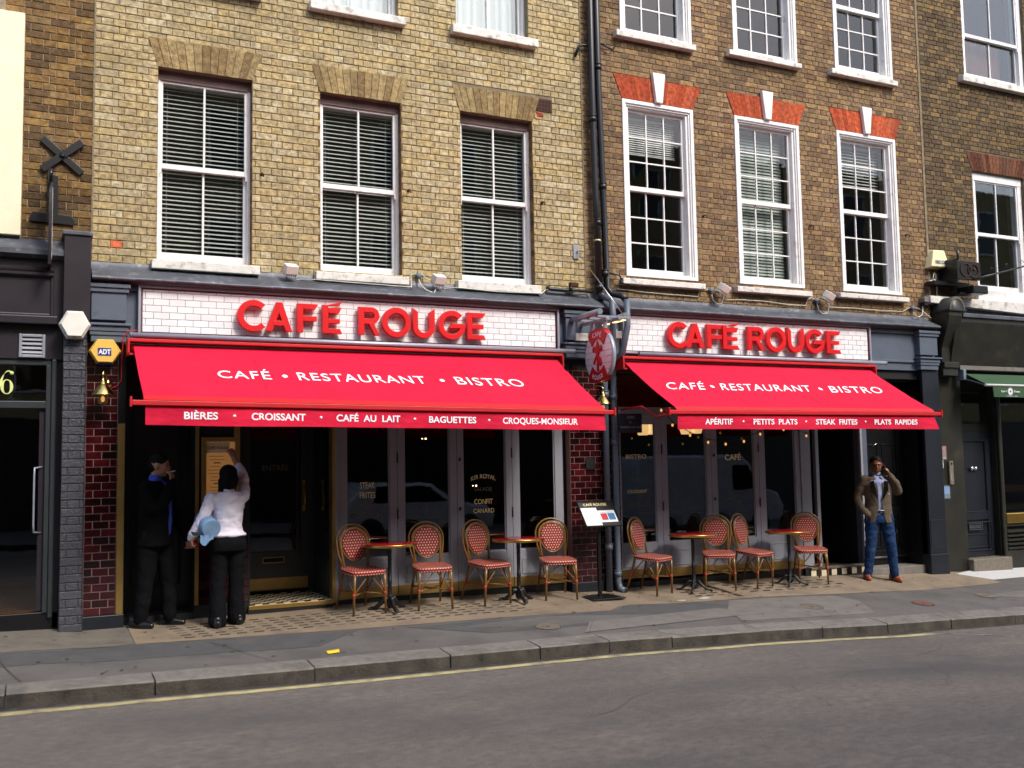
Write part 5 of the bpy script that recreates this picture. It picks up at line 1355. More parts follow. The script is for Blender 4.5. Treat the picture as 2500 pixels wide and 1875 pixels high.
# festoon bulbs under the right awning
fs_ = thing('festoon_lights', (8, -.7, 2), 'string of small clear bulbs looped under the right awning', 'string lights')
PT = [(6.74, -.95, 2.12), (6.93, -.9, 1.945), (7.4, -.6, 1.83), (7.675, -.6, 1.74), (7.948, -.6, 1.715), (8.24, -.6, 1.748), (8.51, -.6, 1.84), (8.9, -.6, 1.9), (9.285, -.6, 1.815)]
MB().tube([(p[0], p[1], p[2] + .03) for p in PT], .004, 6).build('cord', 'black_matt', fs_)
for p in PT:
    b = MB(); b.lathe([(.008, .035), (.009, .012), (.005, .01)], *p, n=8); s_ = b.build('bulb_holder', 'black_matt', fs_)
    MB().ball((p[0], p[1], p[2] - .008), .014, rz=.02, n=10, m=6).build('bulb', 'amber_glass', s_); MB().ball((p[0], p[1], p[2] - .008), .0058, n=8, m=5).build('filament', 'bulb_glow', s_)
# chalkboard hanging behind the pipes
cb = thing('chalkboard', (6.71, -.3, 1.98), 'small dark chalkboard hanging beside the pipes under the right awning', 'chalkboard')
MB().box(6.54, 6.882, -.31, -.295, 1.865, 2.105).build('board', 'blue_black', cb, bevel=.003); MB().tube([(6.56, -.3, 2.105), (6.56, -.28, 2.16)], .003, 5).build('chain', 'steel', cb); MB().tube([(6.86, -.3, 2.105), (6.86, -.28, 2.16)], .003, 5).build('chain', 'steel', cb)
b = MB(); letters('OPEN', 6.66, 6.77, 2.04, 2.075, onwall(-.3115), mb=b); letters('for', 6.69, 6.735, 1.985, 2.012, onwall(-.3115), mb=b, shear=.3); letters('breakfast  from  8am', 6.57, 6.87, 1.925, 1.953, onwall(-.3115), mb=b, shear=.3); b.build('chalk_lettering', 'print_grey', cb)

# ================================================================ WALL LAMPS, ALARMS, FLOODLIGHTS
def wall_lamp(x, ywall, xl, yl, ztop, zs0, zs1, zj, label, bx, bz):
    t = thing('wall_lamp', (x, ywall, ztop), label, 'wall lamp', 'brass wall lamps on the tiled piers')
    MB().lathe([(.05, 0), (.05, -.01), (.035, -.02), (.02, -.03)], bx, ywall, bz, 16, 'y').build('back_plate', 'bright_brass', t)
    P = [(bx, ywall - .02, bz)]
    for k in range(9):
        f = k / 8; P.append((bx + (xl - bx) * f, ywall - .03 + (yl - ywall + .03) * f, bz + (ztop - bz) * math.sin(math.pi * min(1, f * .62 + .0)) ** .8 if f < .8 else ztop - (f - .8) * .15))
    P.append((xl, yl, zs0 + .05)); MB().tube(P, .0075, 8).build('swan_neck', 'bright_brass', t)
    MB().lathe([(.008, .06), (.014, .05), (.01, .035), (.03, .03), (.031, -.0), (.034, -.002)], xl, yl, zs0, 18).build('cap', 'bright_brass', t)
    MB().lathe([(.034, 0), (.04, -.004), (.107, zs1 - zs0), (.109, zs1 - zs0 - .004), (.105, zs1 - zs0 - .002), (.036, -.008)], xl, yl, zs0, 24).build('lamp_shade', 'bright_brass', t)
    MB().lathe([(.04, 0), (.04, zj - zs1 + .035), (.028, zj - zs1 + .01), (.0, zj - zs1)], xl, yl, zs1, 14).build('glass_jar', 'pane', t)
    MB().ball((xl, yl, zs1 - .045), .018, rz=.03).build('bulb', 'amber_glass', t)
    c = MB()
    for k in range(6):
        a = k * math.pi / 3; c.tube([(xl + .043 * math.cos(a), yl + .043 * math.sin(a), zs1), (xl + .043 * math.cos(a), yl + .043 * math.sin(a), zj + .02), (xl, yl, zj - .004)], .0022, 5)
    c.build('cage', 'bright_brass', t)
wall_lamp(.64, -.11, .613, -.28, 2.50, 2.365, 2.262, 2.165, 'brass wall lamp below the yellow alarm box at the left end', .66, 2.38)
wall_lamp(6.2, -.06, 6.3, -.35, 2.45, 2.315, 2.222, 2.14, 'brass wall lamp below the round hanging sign', 6.19, 2.33)
def hexbox(cx, cz, rx, rz, y0, y1, label, m, rim=.8):
    t = thing('alarm_box', (cx, y1, cz), label, 'alarm box')
    o = [(1, 0), (.5, 1), (-.5, 1), (-1, 0), (-.5, -1), (.5, -1)]
    v = [(cx + a * rx, y1, cz + c * rz) for a, c in o] + [(cx + a * rx, y0 + .045, cz + c * rz) for a, c in o] + [(cx + a * rx * rim, y0, cz + c * rz * rim) for a, c in o]
    f = [tuple(range(12, 18))[::-1]] + [(i + 6 * k, (i + 1) % 6 + 6 * k, (i + 1) % 6 + 6 * k + 6, i + 6 * k + 6) for k in (0, 1) for i in range(6)]
    MB().add(v, f).build('case', m, t, bevel=.004)
    return t
t = hexbox(.349, 2.945, .145, .135, -.31, -.2, 'white hexagonal alarm box on the grey painted brick pilaster', 'plastic_white')
for sx in (-.115, .1): MB().lathe([(.006, -.001), (.006, .001)], .349 + sx * .75, -.30, 2.945 - .09, 8, 'y').build('screw', 'black_matt', t)
MB().box(.34, .36, -.3, -.19, 2.79, 2.81).build('strobe', 'blue_black', t)
t = hexbox(.632, 2.70, .152, .12, -.24, -.10, 'yellow hexagonal alarm box reading ADT with a blue panel', 'plastic_yellow', .86)
MB().box(.563, .687, -.2435, -.2405, 2.652, 2.728).build('blue_panel', 'plastic_blue', t)
letters('ADT', .568, .682, 2.668, 2.712, onwall(-.245), bold=.04).build('lettering', 'canvas_white', t); MB().box(.57, .70, -.2, -.11, 2.565, 2.585).build('strobe', 'plastic_blue', t)
# SECOM box
t = thing('alarm_box', (12.54, -.02, 4.5), 'cream trapezoid alarm box reading SECOM by the ringed sign', 'alarm box')
b = MB(); b.add([(12.34, -.13, 4.40), (12.735, -.13, 4.41), (12.65, -.11, 4.675), (12.42, -.11, 4.665), (12.33, 0, 4.385), (12.745, 0, 4.395), (12.66, 0, 4.685), (12.41, 0, 4.675)], [(0, 1, 2, 3), (0, 4, 5, 1), (1, 5, 6, 2), (2, 6, 7, 3), (3, 7, 4, 0)]); b.build('case', 'plastic_cream', t, bevel=.015)
letters('SECOM', 12.415, 12.68, 4.455, 4.505, onwall(-.1345), bold=.025).build('lettering', 'plastic_blue', t)
t = thing('outdoor_socket', (12.42, -.05, 4.18), 'small white and blue socket plug below the SECOM alarm box', 'socket')
MB().box(12.37, 12.42, -.06, 0, 4.13, 4.2).build('back_box', 'plastic_white', t, bevel=.005); MB().add([(12.395, -.1, 4.16), (12.45, -.1, 4.13), (12.465, -.1, 4.165), (12.42, -.1, 4.215), (12.395, -.04, 4.16), (12.45, -.04, 4.13), (12.465, -.04, 4.165), (12.42, -.04, 4.215)], [(0, 1, 2, 3), (4, 5, 6, 7), (0, 4, 5, 1), (1, 5, 6, 2), (2, 6, 7, 3), (3, 7, 4, 0)]).build('plug', 'plastic_white', t); MB().box(12.41, 12.46, -.11, -.05, 4.115, 4.145).build('blue_cap', 'plastic_blue', t, bevel=.004)
tag(MB().tube([(12.43, -.07, 4.21), (12.45, -.05, 4.27), (12.5, -.03, 4.33), (12.53, -.03, 4.3), (12.52, -.03, 4.2), (12.54, -.03, 4.1), (12.53, -.03, 3.98), (12.57, -.1, 3.92)], .008, 6).build('white_cable', 'cable_white', root=(12.5, 0, 4)), 'white cable looping down from the plug beneath the SECOM alarm box', 'cable')
def flood(cx, cz, y, label, rot=0, m='plastic_white'):
    t = thing('floodlight', (cx, 0, cz), label, 'floodlight', 'small white floodlights along the shopfront cornice')
    b = MB(); b.box(-.07, .07, -.06, .05, .0, .1); o = b.build('housing', m, t, root=(0, 0, 0), bevel=.008)
    o.location = (0, y, -.0); o.rotation_euler = (R(28), R(rot), R(8))
    b = MB()
    for k in range(6): b.box(-.066 + k * .024, -.056 + k * .024, -.055, .045, -.028, -.001)
    f = b.build('cooling_fins', m, t, root=(0, 0, 0)); f.location = (0, y, 0); f.rotation_euler = o.rotation_euler
    b = MB(); b.tube([(0, 0, .02), (0, y * .6, .0), (0, y, .03)], .01, 6); q = b.build('bracket', 'grey_plastic', t, root=(0, 0, 0)); q.location = (0, 0, 0)
flood(2.495, 3.625, -.13, 'white floodlight between the left and middle yellow brick windows'); flood(4.225, 3.625, -.13, 'white floodlight between the middle and right yellow brick windows')
flood(8.34, 3.775, -.13, 'tilted white floodlight between the left and middle grid windows', 20); flood(10.20, 3.78, -.13, 'tilted white floodlight between the middle and right grid windows', 20)
t = thing('floodlight', (12.2, 0, 3.82), 'small grey sensor light at the right end of the white cable', 'floodlight'); MB().box(12.17, 12.27, -.11, -.0, 3.845, 3.92).build('housing', 'stone_step', t, bevel=.01); MB().box(12.18, 12.26, -.1, -.01, 3.80, 3.845).build('lens', 'black_matt', t)  # housing in stone grey, darker than the white floodlights
# cables with junction boxes
def cable(P, label, r=.0065, m='cable_white', jb=()):
    Q = []
    for i in range(len(P) - 1):
        n = 5
        for k in range(n):
            f = k / n; q = Vector(P[i]).lerp(Vector(P[i + 1]), f); Q.append((q.x, q.y, q.z + (.004 * noise.noise(q * 6))))
    Q.append(P[-1]); c = MB().tube(Q, r, 6).build('wall_cable', m, root=P[0]); tag(c, label, 'cable')
    for x, z in jb:
        b = MB(); b.lathe([(.032, .0), (.03, -.035), (.02, -.04)], x, -.012, z, 12, 'y'); b.tube([(x - .05, -.03, z), (x + .05, -.03, z)], .014, 8); b.tube([(x, -.03, z - .06), (x, -.03, z)], .014, 8); b.build('junction_box', 'grey_plastic', c, root=None if False else P[0])
    return c
cable([(2.45, -.12, 3.60), (2.47, -.07, 3.56), (2.52, -.04, 3.545), (2.6, -.03, 3.58), (2.8, -.13, 3.575), (3.3, -.13, 3.565), (3.9, -.13, 3.56), (3.93, -.04, 3.6), (3.93, -.03, 3.72), (3.97, -.03, 3.735), (4.07, -.03, 3.735), (4.12, -.06, 3.68), (4.2, -.12, 3.62)], 'thin white cable running under the middle yellow brick window', jb=[(4.026, 3.722)])
cable([(4.025, -.03, 3.68), (4.03, -.08, 3.6), (4.08, -.14, 3.53), (4.17, -.15, 3.5), (4.2, -.13, 3.55), (4.22, -.12, 3.62)], 'short loop of white cable hanging below the junction box left of its floodlight', r=.008)
cable([(4.28, -.12, 3.62), (4.34, -.04, 3.58), (4.46, -.12, 3.59), (5.0, -.13, 3.57), (5.6, -.12, 3.585), (5.7, -.03, 3.65), (6.1, -.03, 3.64), (6.3, -.03, 3.66), (6.33, -.03, 3.62)], 'white cable under the right yellow brick window running to the pipes')
cable([(6.75, -.02, 3.73), (7.2, -.02, 3.71), (7.6, -.02, 3.705), (8.02, -.02, 3.70), (8.05, -.02, 3.78), (8.1, -.02, 3.815), (8.25, -.02, 3.80), (8.34, -.05, 3.80)], 'white cable from the black pipes to the left floodlight of the brown building', jb=[(8.24, 3.80)])
cable([(8.24, -.03, 3.74), (8.25, -.05, 3.66), (8.3, -.06, 3.61), (8.38, -.06, 3.62), (8.4, -.08, 3.7), (8.38, -.08, 3.76)], 'looped white cable below the left floodlight of the brown building', r=.008)
cable([(8.45, -.05, 3.77), (8.5, -.02, 3.69), (8.8, -.02, 3.70), (9.2, -.02, 3.70), (9.6, -.02, 3.675), (9.9, -.02, 3.68), (9.93, -.02, 3.76), (10.0, -.02, 3.80), (10.1, -.02, 3.77), (10.2, -.05, 3.78)], 'white cable stapled between the two floodlights of the brown building', jb=[(10.10, 3.765)])
cable([(10.10, -.03, 3.72), (10.11, -.05, 3.62), (10.17, -.06, 3.565), (10.26, -.06, 3.58), (10.28, -.08, 3.68), (10.24, -.08, 3.74)], 'looped white cable below the right floodlight of the brown building', r=.008)
cable([(10.3, -.05, 3.73), (10.35, -.02, 3.68), (10.8, -.02, 3.69), (11.4, -.02, 3.68), (11.8, -.02, 3.69), (11.95, -.02, 3.76), (12.1, -.02, 3.76), (12.2, -.02, 3.73), (12.3, -.1, 3.6)], 'white cable from the right floodlight to the corner above the black pilaster', jb=[(12.0, 3.755)])
cable([(12.0, -.03, 3.71), (12.02, -.05, 3.64), (12.08, -.06, 3.61), (12.16, -.06, 3.65), (12.19, -.05, 3.74), (12.2, -.04, 3.79)], 'looped white cable at the far right end of the brown building', r=.008)
cable([(.94, -.16, 2.93), (.84, -.2, 2.91), (.80, -.2, 2.84), (.79, -.17, 2.6), (.79, -.15, 2.42), (.75, -.13, 2.36), (.70, -.12, 2.34)], 'thin red cable curling from the left tiled sign to the brass lamp', r=.0045, m='cable_red')
cable([(6.21, -.16, 3.06), (6.1, -.16, 3.02), (5.95, -.17, 2.95), (5.85, -.15, 2.93)], 'thin red cable beside the left white connection box', r=.0045, m='cable_red')
for x0, x1, z0, z1, l in ((6.03, 6.2, 3.01, 3.105, 'left of the round hanging sign'), (6.6, 6.69, 3.06, 3.155, 'right of the round hanging sign, half behind the pipes')):
    t = thing('connection_box', (x0, -.2, z0), 'white plastic connection box ' + l, 'junction box'); MB().box(x0, x1, -.2, -.11, z0, z1).build('case', 'plastic_white', t, bevel=.006); MB().cyl(((x0 + x1) / 2, -.15, z1), ((x0 + x1) / 2, -.15, z1 + .03), .012, n=8).build('gland', 'plastic_white', t)

# ================================================================ DRAIN PIPES
def pipe(P, r, m, t, name='pipe'):
    return MB().tube(P, r, 14).build(name, m, t)
p1 = thing('drain_pipe', (6.5, -.12, 0), 'left of the two drain pipes, black above and grey below, passing behind the round sign', 'drain pipe', 'twin drain pipes on the party wall')
pipe([(6.40, -.09, 11), (6.405, -.09, 6.0), (6.42, -.09, 4.9), (6.44, -.09, 3.62)], .042, 'pipe_black', p1)
MB().ball((6.455, -.12, 3.60), .06).build('elbow', 'pipe_black', p1)
pipe([(6.455, -.12, 3.60), (6.475, -.33, 3.52), (6.48, -.34, 3.3), (6.475, -.33, 2.86), (6.46, -.14, 2.78), (6.46, -.13, 2.6), (6.46, -.13, -.12)], .041, 'pipe_grey', p1)
p2 = thing('drain_pipe', (6.6, -.12, 0), 'right of the two drain pipes, with an open grey elbow at its foot', 'drain pipe', 'twin drain pipes on the party wall')
pipe([(6.49, -.09, 11), (6.50, -.09, 6.3), (6.53, -.09, 5.0), (6.555, -.09, 3.72), (6.6, -.13, 3.64), (6.68, -.24, 3.6), (6.70, -.3, 3.54)], .042, 'pipe_black', p2)
pipe([(6.70, -.32, 3.54), (6.70, -.32, 3.2), (6.62, -.31, 2.86), (6.58, -.16, 2.78), (6.58, -.14, 2.6), (6.58, -.14, .02), (6.59, -.17, -.06), (6.615, -.24, -.08)], .041, 'pipe_grey', p2)
MB().cyl((6.615, -.241, -.08), (6.615, -.243, -.08), .034, n=14).build('pipe_mouth', 'black_matt', p2)
for t, xf, zs, m in ((p1, lambda z: 6.40 + .04 * (z < 5) , (5.9, 4.55, 3.72), 'pipe_black'), (p2, lambda z: 6.50 + .03 * (z < 5.5), (6.6, 5.03, 3.9), 'pipe_black'), (p1, lambda z: 6.46, (2.35, .45), 'pipe_grey'), (p2, lambda z: 6.58, (2.32, 1.75, .12), 'pipe_grey')):
    for z in zs:
        y = -.09 if z > 3.6 else -.135
        MB().cyl((xf(z), y, z - .035), (xf(z), y, z + .035), .05, n=14).cyl((xf(z), y, z + .036), (xf(z), y, z + .048), .054, n=14).build('socket_joint', m, t)
MB().lathe([(.043, 0), (.043, .02)], 6.43, -.09, 4.31, 14).build('yellow_tape', 'plastic_cream', p1)
b = MB(); b.tube([(6.2, -.03, 6.72), (6.24, -.05, 6.85), (6.3, -.06, 6.88), (6.42, -.06, 6.88)], .018, 8); tag(b.build('overflow_pipe', 'pipe_black', root=(6.3, 0, 6.8)), 'thin dark overflow pipe bending off the black pipes high on the yellow brick', 'pipe')
b = MB(); b.tube([(6.58, -.05, 6.95), (6.75, -.05, 6.9), (6.82, -.03, 6.97)], .012, 6); tag(b.build('pipe_bracket', 'pipe_black', root=(6.7, 0, 6.9)), 'thin dark bracket to the right of the black pipes, high up', 'pipe bracket')
b = MB(); b.tube([(5.75, -.03, 3.69), (5.72, -.05, 3.68), (5.74, -.06, 3.665), (5.95, -.06, 3.66), (6.05, -.07, 3.665), (6.35, -.09, 3.655)], .02, 8); b.ball((6.03, -.08, 3.68), .028); tag(b.build('short_waste_pipe', 'pipe_black', root=(6, 0, 3.7)), 'short black waste pipe lying on the ledge left of the twin pipes', 'pipe')
b = MB(); b.box(6.02, 6.14, -.1, -.04, 3.70, 3.76); tag(b.build('red_tin', 'rust', root=(6.08, -.07, 3.7), bevel=.01), 'small dark red box on the ledge left of the twin pipes', 'box')
b = MB(); b.tube([(6.6, -.05, 3.92), (6.75, -.08, 3.9), (6.78, -.08, 3.85), (6.76, -.08, 3.80), (6.92, -.06, 3.795)], .012, 8); tag(b.build('bent_pipe', 'pipe_black', root=(6.7, 0, 3.9)), 'thin bent black pipe just below the left grid window sill', 'pipe')

# ================================================================ ROUND HANGING SIGN
XC, YC, ZC, RR = 6.13, -.59, 2.785, .325
rs = thing('round_sign', (XC, YC, ZC), 'round projecting CAFÉ ROUGE sign with crossed red emblem between the awnings', 'hanging sign')
XF = XC - .029
MB().lathe([(RR - .012, -.024), (RR, -.024), (RR, .024), (RR - .012, .024)], XC, YC, ZC, 56, 'x').build('rim', 'silver', rs)
MB().lathe([(.001, -.016), (RR - .012, -.016), (RR - .012, .016), (.001, .016)], XC, YC, ZC, 56, 'x', smooth=False).build('core', 'grout_grey', rs)
F = lambda d: (lambda u, v: (XF + .003 - d, YC - u, ZC + v))
def clipcirc(x0, x1, z0, z1, r):
    poly = [(x0, z0), (x1, z0), (x1, z1), (x0, z1)]
    n = 48
    for k in range(n):
        a = 2 * math.pi * (k + .5) / n; nx, nz = math.cos(a), math.sin(a); d = r * math.cos(math.pi / n)
        out = []
        for i in range(len(poly)):
            p, q = poly[i], poly[(i + 1) % len(poly)]; dp = p[0] * nx + p[1] * nz - d; dq = q[0] * nx + q[1] * nz - d
            if dp <= 0: out.append(p)
            if (dp < 0) != (dq < 0):
                f = dp / (dp - dq); out.append((p[0] + (q[0] - p[0]) * f, p[1] + (q[1] - p[1]) * f))
        poly = out
        if len(poly) < 3: return None
    return poly
z = -RR; row = 0
while z < RR:
    x = -RR - (.08 if row % 2 else 0)
    while x < RR:
        q = clipcirc(x + .003, x + .157, z + .003, z + .072, RR - .018)
        if q and len(q) >= 3:
            n = len(q); b = MB(); f0, f1 = F(.0), F(-.012)
            b.add([f0(*p) for p in q] + [f1(*p) for p in q], [tuple(range(n)), *[(i, i + n, (i + 1) % n + n, (i + 1) % n) for i in range(n)]])
            b.c = [(.80, .66, .67)] * len(b.f); b.build('tile', 'white_tile', rs)
        x += .16
    z += .075; row += 1
def sector(a0, a1, top):
    b = MB(); o = arcpts(0, 0, RR + .001, a0, a1, 20); s_ = 1 if top else -1
    i = [(x * .62, s_ * (.155 + .045 * (1 - (x / (RR * .5)) ** 2))) for x, z in o]
    for k in range(20):
        f0, f1 = F(.016), F(.0)
        q = [o[k], o[k + 1], i[k + 1], i[k]]
        b.add([f0(*p) for p in q] + [f1(*p) for p in q], [(0, 1, 2, 3), (0, 4, 5, 1), (2, 6, 7, 3), (1, 5, 6, 2), (0, 3, 7, 4)])
        w = [(XC - .042, YC - o[k][0] * 1.006, ZC + o[k][1] * 1.006), (XC - .042, YC - o[k + 1][0] * 1.006, ZC + o[k + 1][1] * 1.006), (XC + .042, YC - o[k + 1][0] * 1.006, ZC + o[k + 1][1] * 1.006), (XC + .042, YC - o[k][0] * 1.006, ZC + o[k][1] * 1.006)]
        b.add(w, [(0, 1, 2, 3)])
    b.build('red_band', 'frame_red', rs)
sector(50, 130, True); sector(230, 310, False)
def curved(s, r, up_):
    vs, fs = text_geo(s, .01, 0, 1.1); a = min(p[0] for p in vs); c = max(p[0] for p in vs); cap = CAPH; hgt = .052
    k = hgt / cap; half = (c - a) / 2 * k
    def fn(p):
        u = (p[0] - a) * k - half; v = p[1] * k
        if up_: an = math.pi / 2 - u / r; rr = r + v
        else: an = -math.pi / 2 + u / r; rr = r - v
        return F(.0185)(rr * math.cos(an), rr * math.sin(an))
    MB().add([fn(p) for p in vs], fs).build('white_lettering', 'canvas_white', rs)
curved('CAFÉ', .235, True); curved('ROUGE', .292, False)
b = MB(); f = F(.02)
em = [[(-.012, -.19), (.012, -.19), (.012, 0), (-.012, 0)], [(0, .175), (.028, .1), (.02, .03), (-.02, .03), (-.028, .1)], [(-.012, .0), (.012, .0), (.075, .085), (.06, .10)], [(-.012, 0), (.012, 0), (-.06, .10), (-.075, .085)],
      [(-.01, .01), (-.05, -.05), (-.085, -.1), (-.09, -.07)], [(.01, .01), (.075, -.05), (.09, -.1), (.06, -.13), (.03, -.11)], [(.06, .10), (.075, .085), (.095, .07), (.09, .04), (.1, .09), (.08, .115)], [(-.06, .10), (-.075, .085), (-.095, .07), (-.09, .04), (-.1, .09), (-.08, .115)]]
for k, q in enumerate(em):
    g_ = F(.02 + .0008 * k); n = len(q); g1 = F(.0); b.add([g_(*p) for p in q] + [g1(*p) for p in q], [tuple(range(n)), *[(i, i + n, (i + 1) % n + n, (i + 1) % n) for i in range(n)]])
b.build('emblem', 'frame_red', rs)
br = thing('sign_bracket', (6.15, -.1, 3.22), 'grey projecting steel bracket with two tube lamps above the round sign', 'bracket')
MB().box(6.1, 6.14, -.8, -.1, 3.19, 3.225).build('beam', 'silver_grey', br, bevel=.003); MB().box(6.27, 6.30, -.8, -.1, 3.20, 3.23).build('beam', 'silver_grey', br, bevel=.003)
for y in (-.35, -.55, -.75): MB().box(5.97, 6.48, y - .012, y + .012, 3.226, 3.25).build('cross_bar', 'silver_grey', br)
for y in (-.42, -.72): MB().box(6.11, 6.15, y - .02, y + .02, 3.1, 3.19).build('hanger', 'silver_grey', br)
b = MB(); b.tube([(6.0, -.11, 3.15), (6.05, -.16, 3.3), (6.1, -.3, 3.22)], .015, 6); b.build('brace', 'silver_grey', br)
for x, l in ((5.985, 0), (6.47, 1)):
    y0, y1 = (-.12, -.84) if not l else (-.1, -.64)
    lt = MB().cyl((x, y0, 3.265), (x, y1, 3.28), .036, n=16).build('tube_lamp', 'silver_grey', br); MB().cyl((x, y1, 3.28), (x, y1 - .012, 3.28), .038, n=16).build('end_cap', 'grey_plastic', lt)
    if l: MB().box(x - .02, x + .02, y1 + .02, y0 - .02, 3.225, 3.235).build('light_strip', 'shade_glow', lt)
tag(MB().tube([(6.178, -.02, 4.17), (6.3, -.85, 3.26)], .006, 6).build('stay_wire', 'steel', root=(6.178, 0, 4.17)), 'thin grey stay rod sloping down from the yellow brick to the sign bracket', 'stay rod')
t = thing('anchor_plate', (6.16, 0, 4.17), 'small grey anchor plate on the yellow brick holding the stay rod', 'anchor plate'); MB().box(6.12, 6.2, -.015, .0, 4.08, 4.26).build('plate', 'silver_grey', t, bevel=.003); MB().cyl((6.17, -.015, 4.17), (6.17, -.03, 4.17), .012, n=8).build('bolt', 'steel', t)

# ================================================================ GREEN SHOP ON THE RIGHT
gs = thing('green_shopfront', (13.5, 0, -.2), 'dark olive shopfront with a black panelled door at the far right', 'shopfront')
MB().profx([(0, 3.70), (-.33, 3.67), (-.335, 3.66), (-.335, 3.615), (-.31, 3.61), (0, 3.61)], 12.72, 20).build('lead_cornice', 'lead', gs)
MB().profx([(0, 3.84), (-.015, 3.84), (-.02, 3.70), (0, 3.70)], 12.72, 20).build('lead_upstand', 'lead', gs)
MB().profx([(0, 3.61), (-.30, 3.61), (-.30, 3.54), (-.16, 2.89), (0, 2.89)], 12.6, 20).build('fascia', 'olive_black', gs)
MB().profx([(0, 2.885), (-.18, 2.885), (-.18, 2.82), (0, 2.82)], 12.78, 20).build('fascia_foot', 'stone_step', gs, bevel=.004)
co = MB().profx([(0, 3.70), (-.33, 3.70), (-.33, 3.62), (-.30, 3.5), (-.24, 3.33), (-.17, 3.15), (-.16, 2.93), (0, 2.93)], 12.42, 12.7).build('console', 'olive_black', gs, bevel=.006)
MB().profx([(0, 2.925), (-.22, 2.925), (-.22, 2.84), (-.19, 2.835), (-.19, 2.72), (0, 2.72)], 12.40, 12.72).build('console_foot', 'olive_black', co, bevel=.006)
v = []; n = 12
for k in range(n + 1):
    a = math.pi * k / n; v += [(12.585 - .165 * math.cos(a), -.345, 3.72 + .2 * math.sin(a)), (12.585 - .165 * math.cos(a), .0, 3.72 + .2 * math.sin(a))]
m_ = len(v)
hd = MB().add(v, [(2 * k, 2 * k + 1, 2 * k + 3, 2 * k + 2) for k in range(n)] + [tuple(range(0, m_, 2))], True).build('console_hood', 'olive_black', co)
MB().box(12.40, 12.77, -.36, 0, 3.69, 3.72).build('hood_sill', 'olive_black', co, bevel=.004)
ringm = MB(); 
for k in range(n):
    a, c = math.pi * k / n, math.pi * (k + 1) / n
    q = [(12.585 - r_ * math.cos(t_), -.352, 3.725 + r_ * 1.15 * math.sin(t_)) for t_, r_ in ((a, .165), (c, .165), (c, .135), (a, .135))]; ringm.add(q, [(0, 1, 2, 3)])
ringm.build('hood_rim', 'lens_frame', co)
MB().box(12.36, 12.92, -.04, .05, -.25, 2.72).build('pilaster', 'olive_black', gs)
MB().box(12.92, 20, -.04, .1, 2.72, 2.82).build('beam', 'black_matt', gs)
dg_ = MB(); frame_rect(dg_, 12.93, 13.70, -.07, 1.88, .13, .1, .15, tb=.1, tt=.14); dg_.box(13.06, 13.57, .125, .15, .03, 1.74); dg_.box(13.06, 13.57, .103, .14, .5, .62)
dg_ = dg_.build('black_door', 'blue_black', gs, bevel=.004)
b = MB(); frame_rect(b, 12.99, 13.63, .02, .47, .02, .088, .102); frame_rect(b, 13.06, 13.57, .07, .28, .012, .11, .125); frame_rect(b, 13.04, 13.59, .62, 1.74, .015, .095, .11); b.build('door_mould', 'blue_black', dg_, bevel=.004)
b = MB(); frame_rect(b, 13.105, 13.41, .345, .45, .014, .08, .1); b.box(13.13, 13.385, .088, .1, .37, .425); b.build('letter_box', 'steel', dg_)
for x in (13.246, 13.33): MB().lathe([(.035, -.0), (.035, -.012), (.02, -.03), (.0, -.032)], x, .1, 1.30, 16, 'y').build('door_knob', 'steel', dg_)
MB().box(12.92, 13.72, .1, .16, 1.885, 2.0).build('transom_rail', 'olive_black', gs); MB().box(12.93, 13.70, .12, .13, 2.0, 2.72).build('transom_pane', 'pane', gs)
MB().box(13.705, 13.78, .0, .14, -.2, 2.72).build('frame_post', 'olive_black', gs, bevel=.005); MB().box(13.72, 13.80, -.05, .0, -.2, 2.72).build('frame_post', 'olive_black', gs, bevel=.02)
MB().box(13.80, 20, .02, .03, .585, 2.72).build('shop_pane', 'pane_dark', gs)
MB().box(13.80, 20, -.06, .05, .43, .585).build('brass_sill', 'brass', gs, bevel=.01)
MB().box(13.80, 20, -.02, .05, -.35, .0).build('stall_riser', 'olive_black', gs); MB().box(13.80, 20, .03, .05, .0, .43).build('louvre_back', 'black_matt', gs)
for k in range(5): MB().profx([(.02, .05 + k * .065), (-.03, .02 + k * .065), (-.03, .036 + k * .065), (.02, .066 + k * .065)], 13.84, 20).build('louvre', 'lens_frame' if False else 'olive_black', gs)
MB().box(13.80, 20, -.025, .03, .38, .425).build('rail', 'olive_black', gs)
b = MB(); b.add([(12.9, .2, -.1), (20, .2, -.1), (20, 3, -.1), (12.9, 3, -.1), (12.9, .2, 2.8), (20, .2, 2.8), (20, 3, 2.8), (12.9, 3, 2.8)], [(3, 2, 6, 7), (0, 3, 7, 4), (7, 6, 5, 4), (0, 1, 2, 3)]); b.build('interior', 'room_dark', gs)
MB().box(13.9, 16, .3, .8, .9, 1.0).build('display_shelf', 'room_warm', gs)
s_ = MB().box(12.90, 13.76, -.14, .12, -.4, -.075); tag(s_.build('stone_step', 'cast_iron_cover', root=(13.3, 0, -.2), bevel=.012), 'dark stone step under the black panelled door at the far right', 'step')
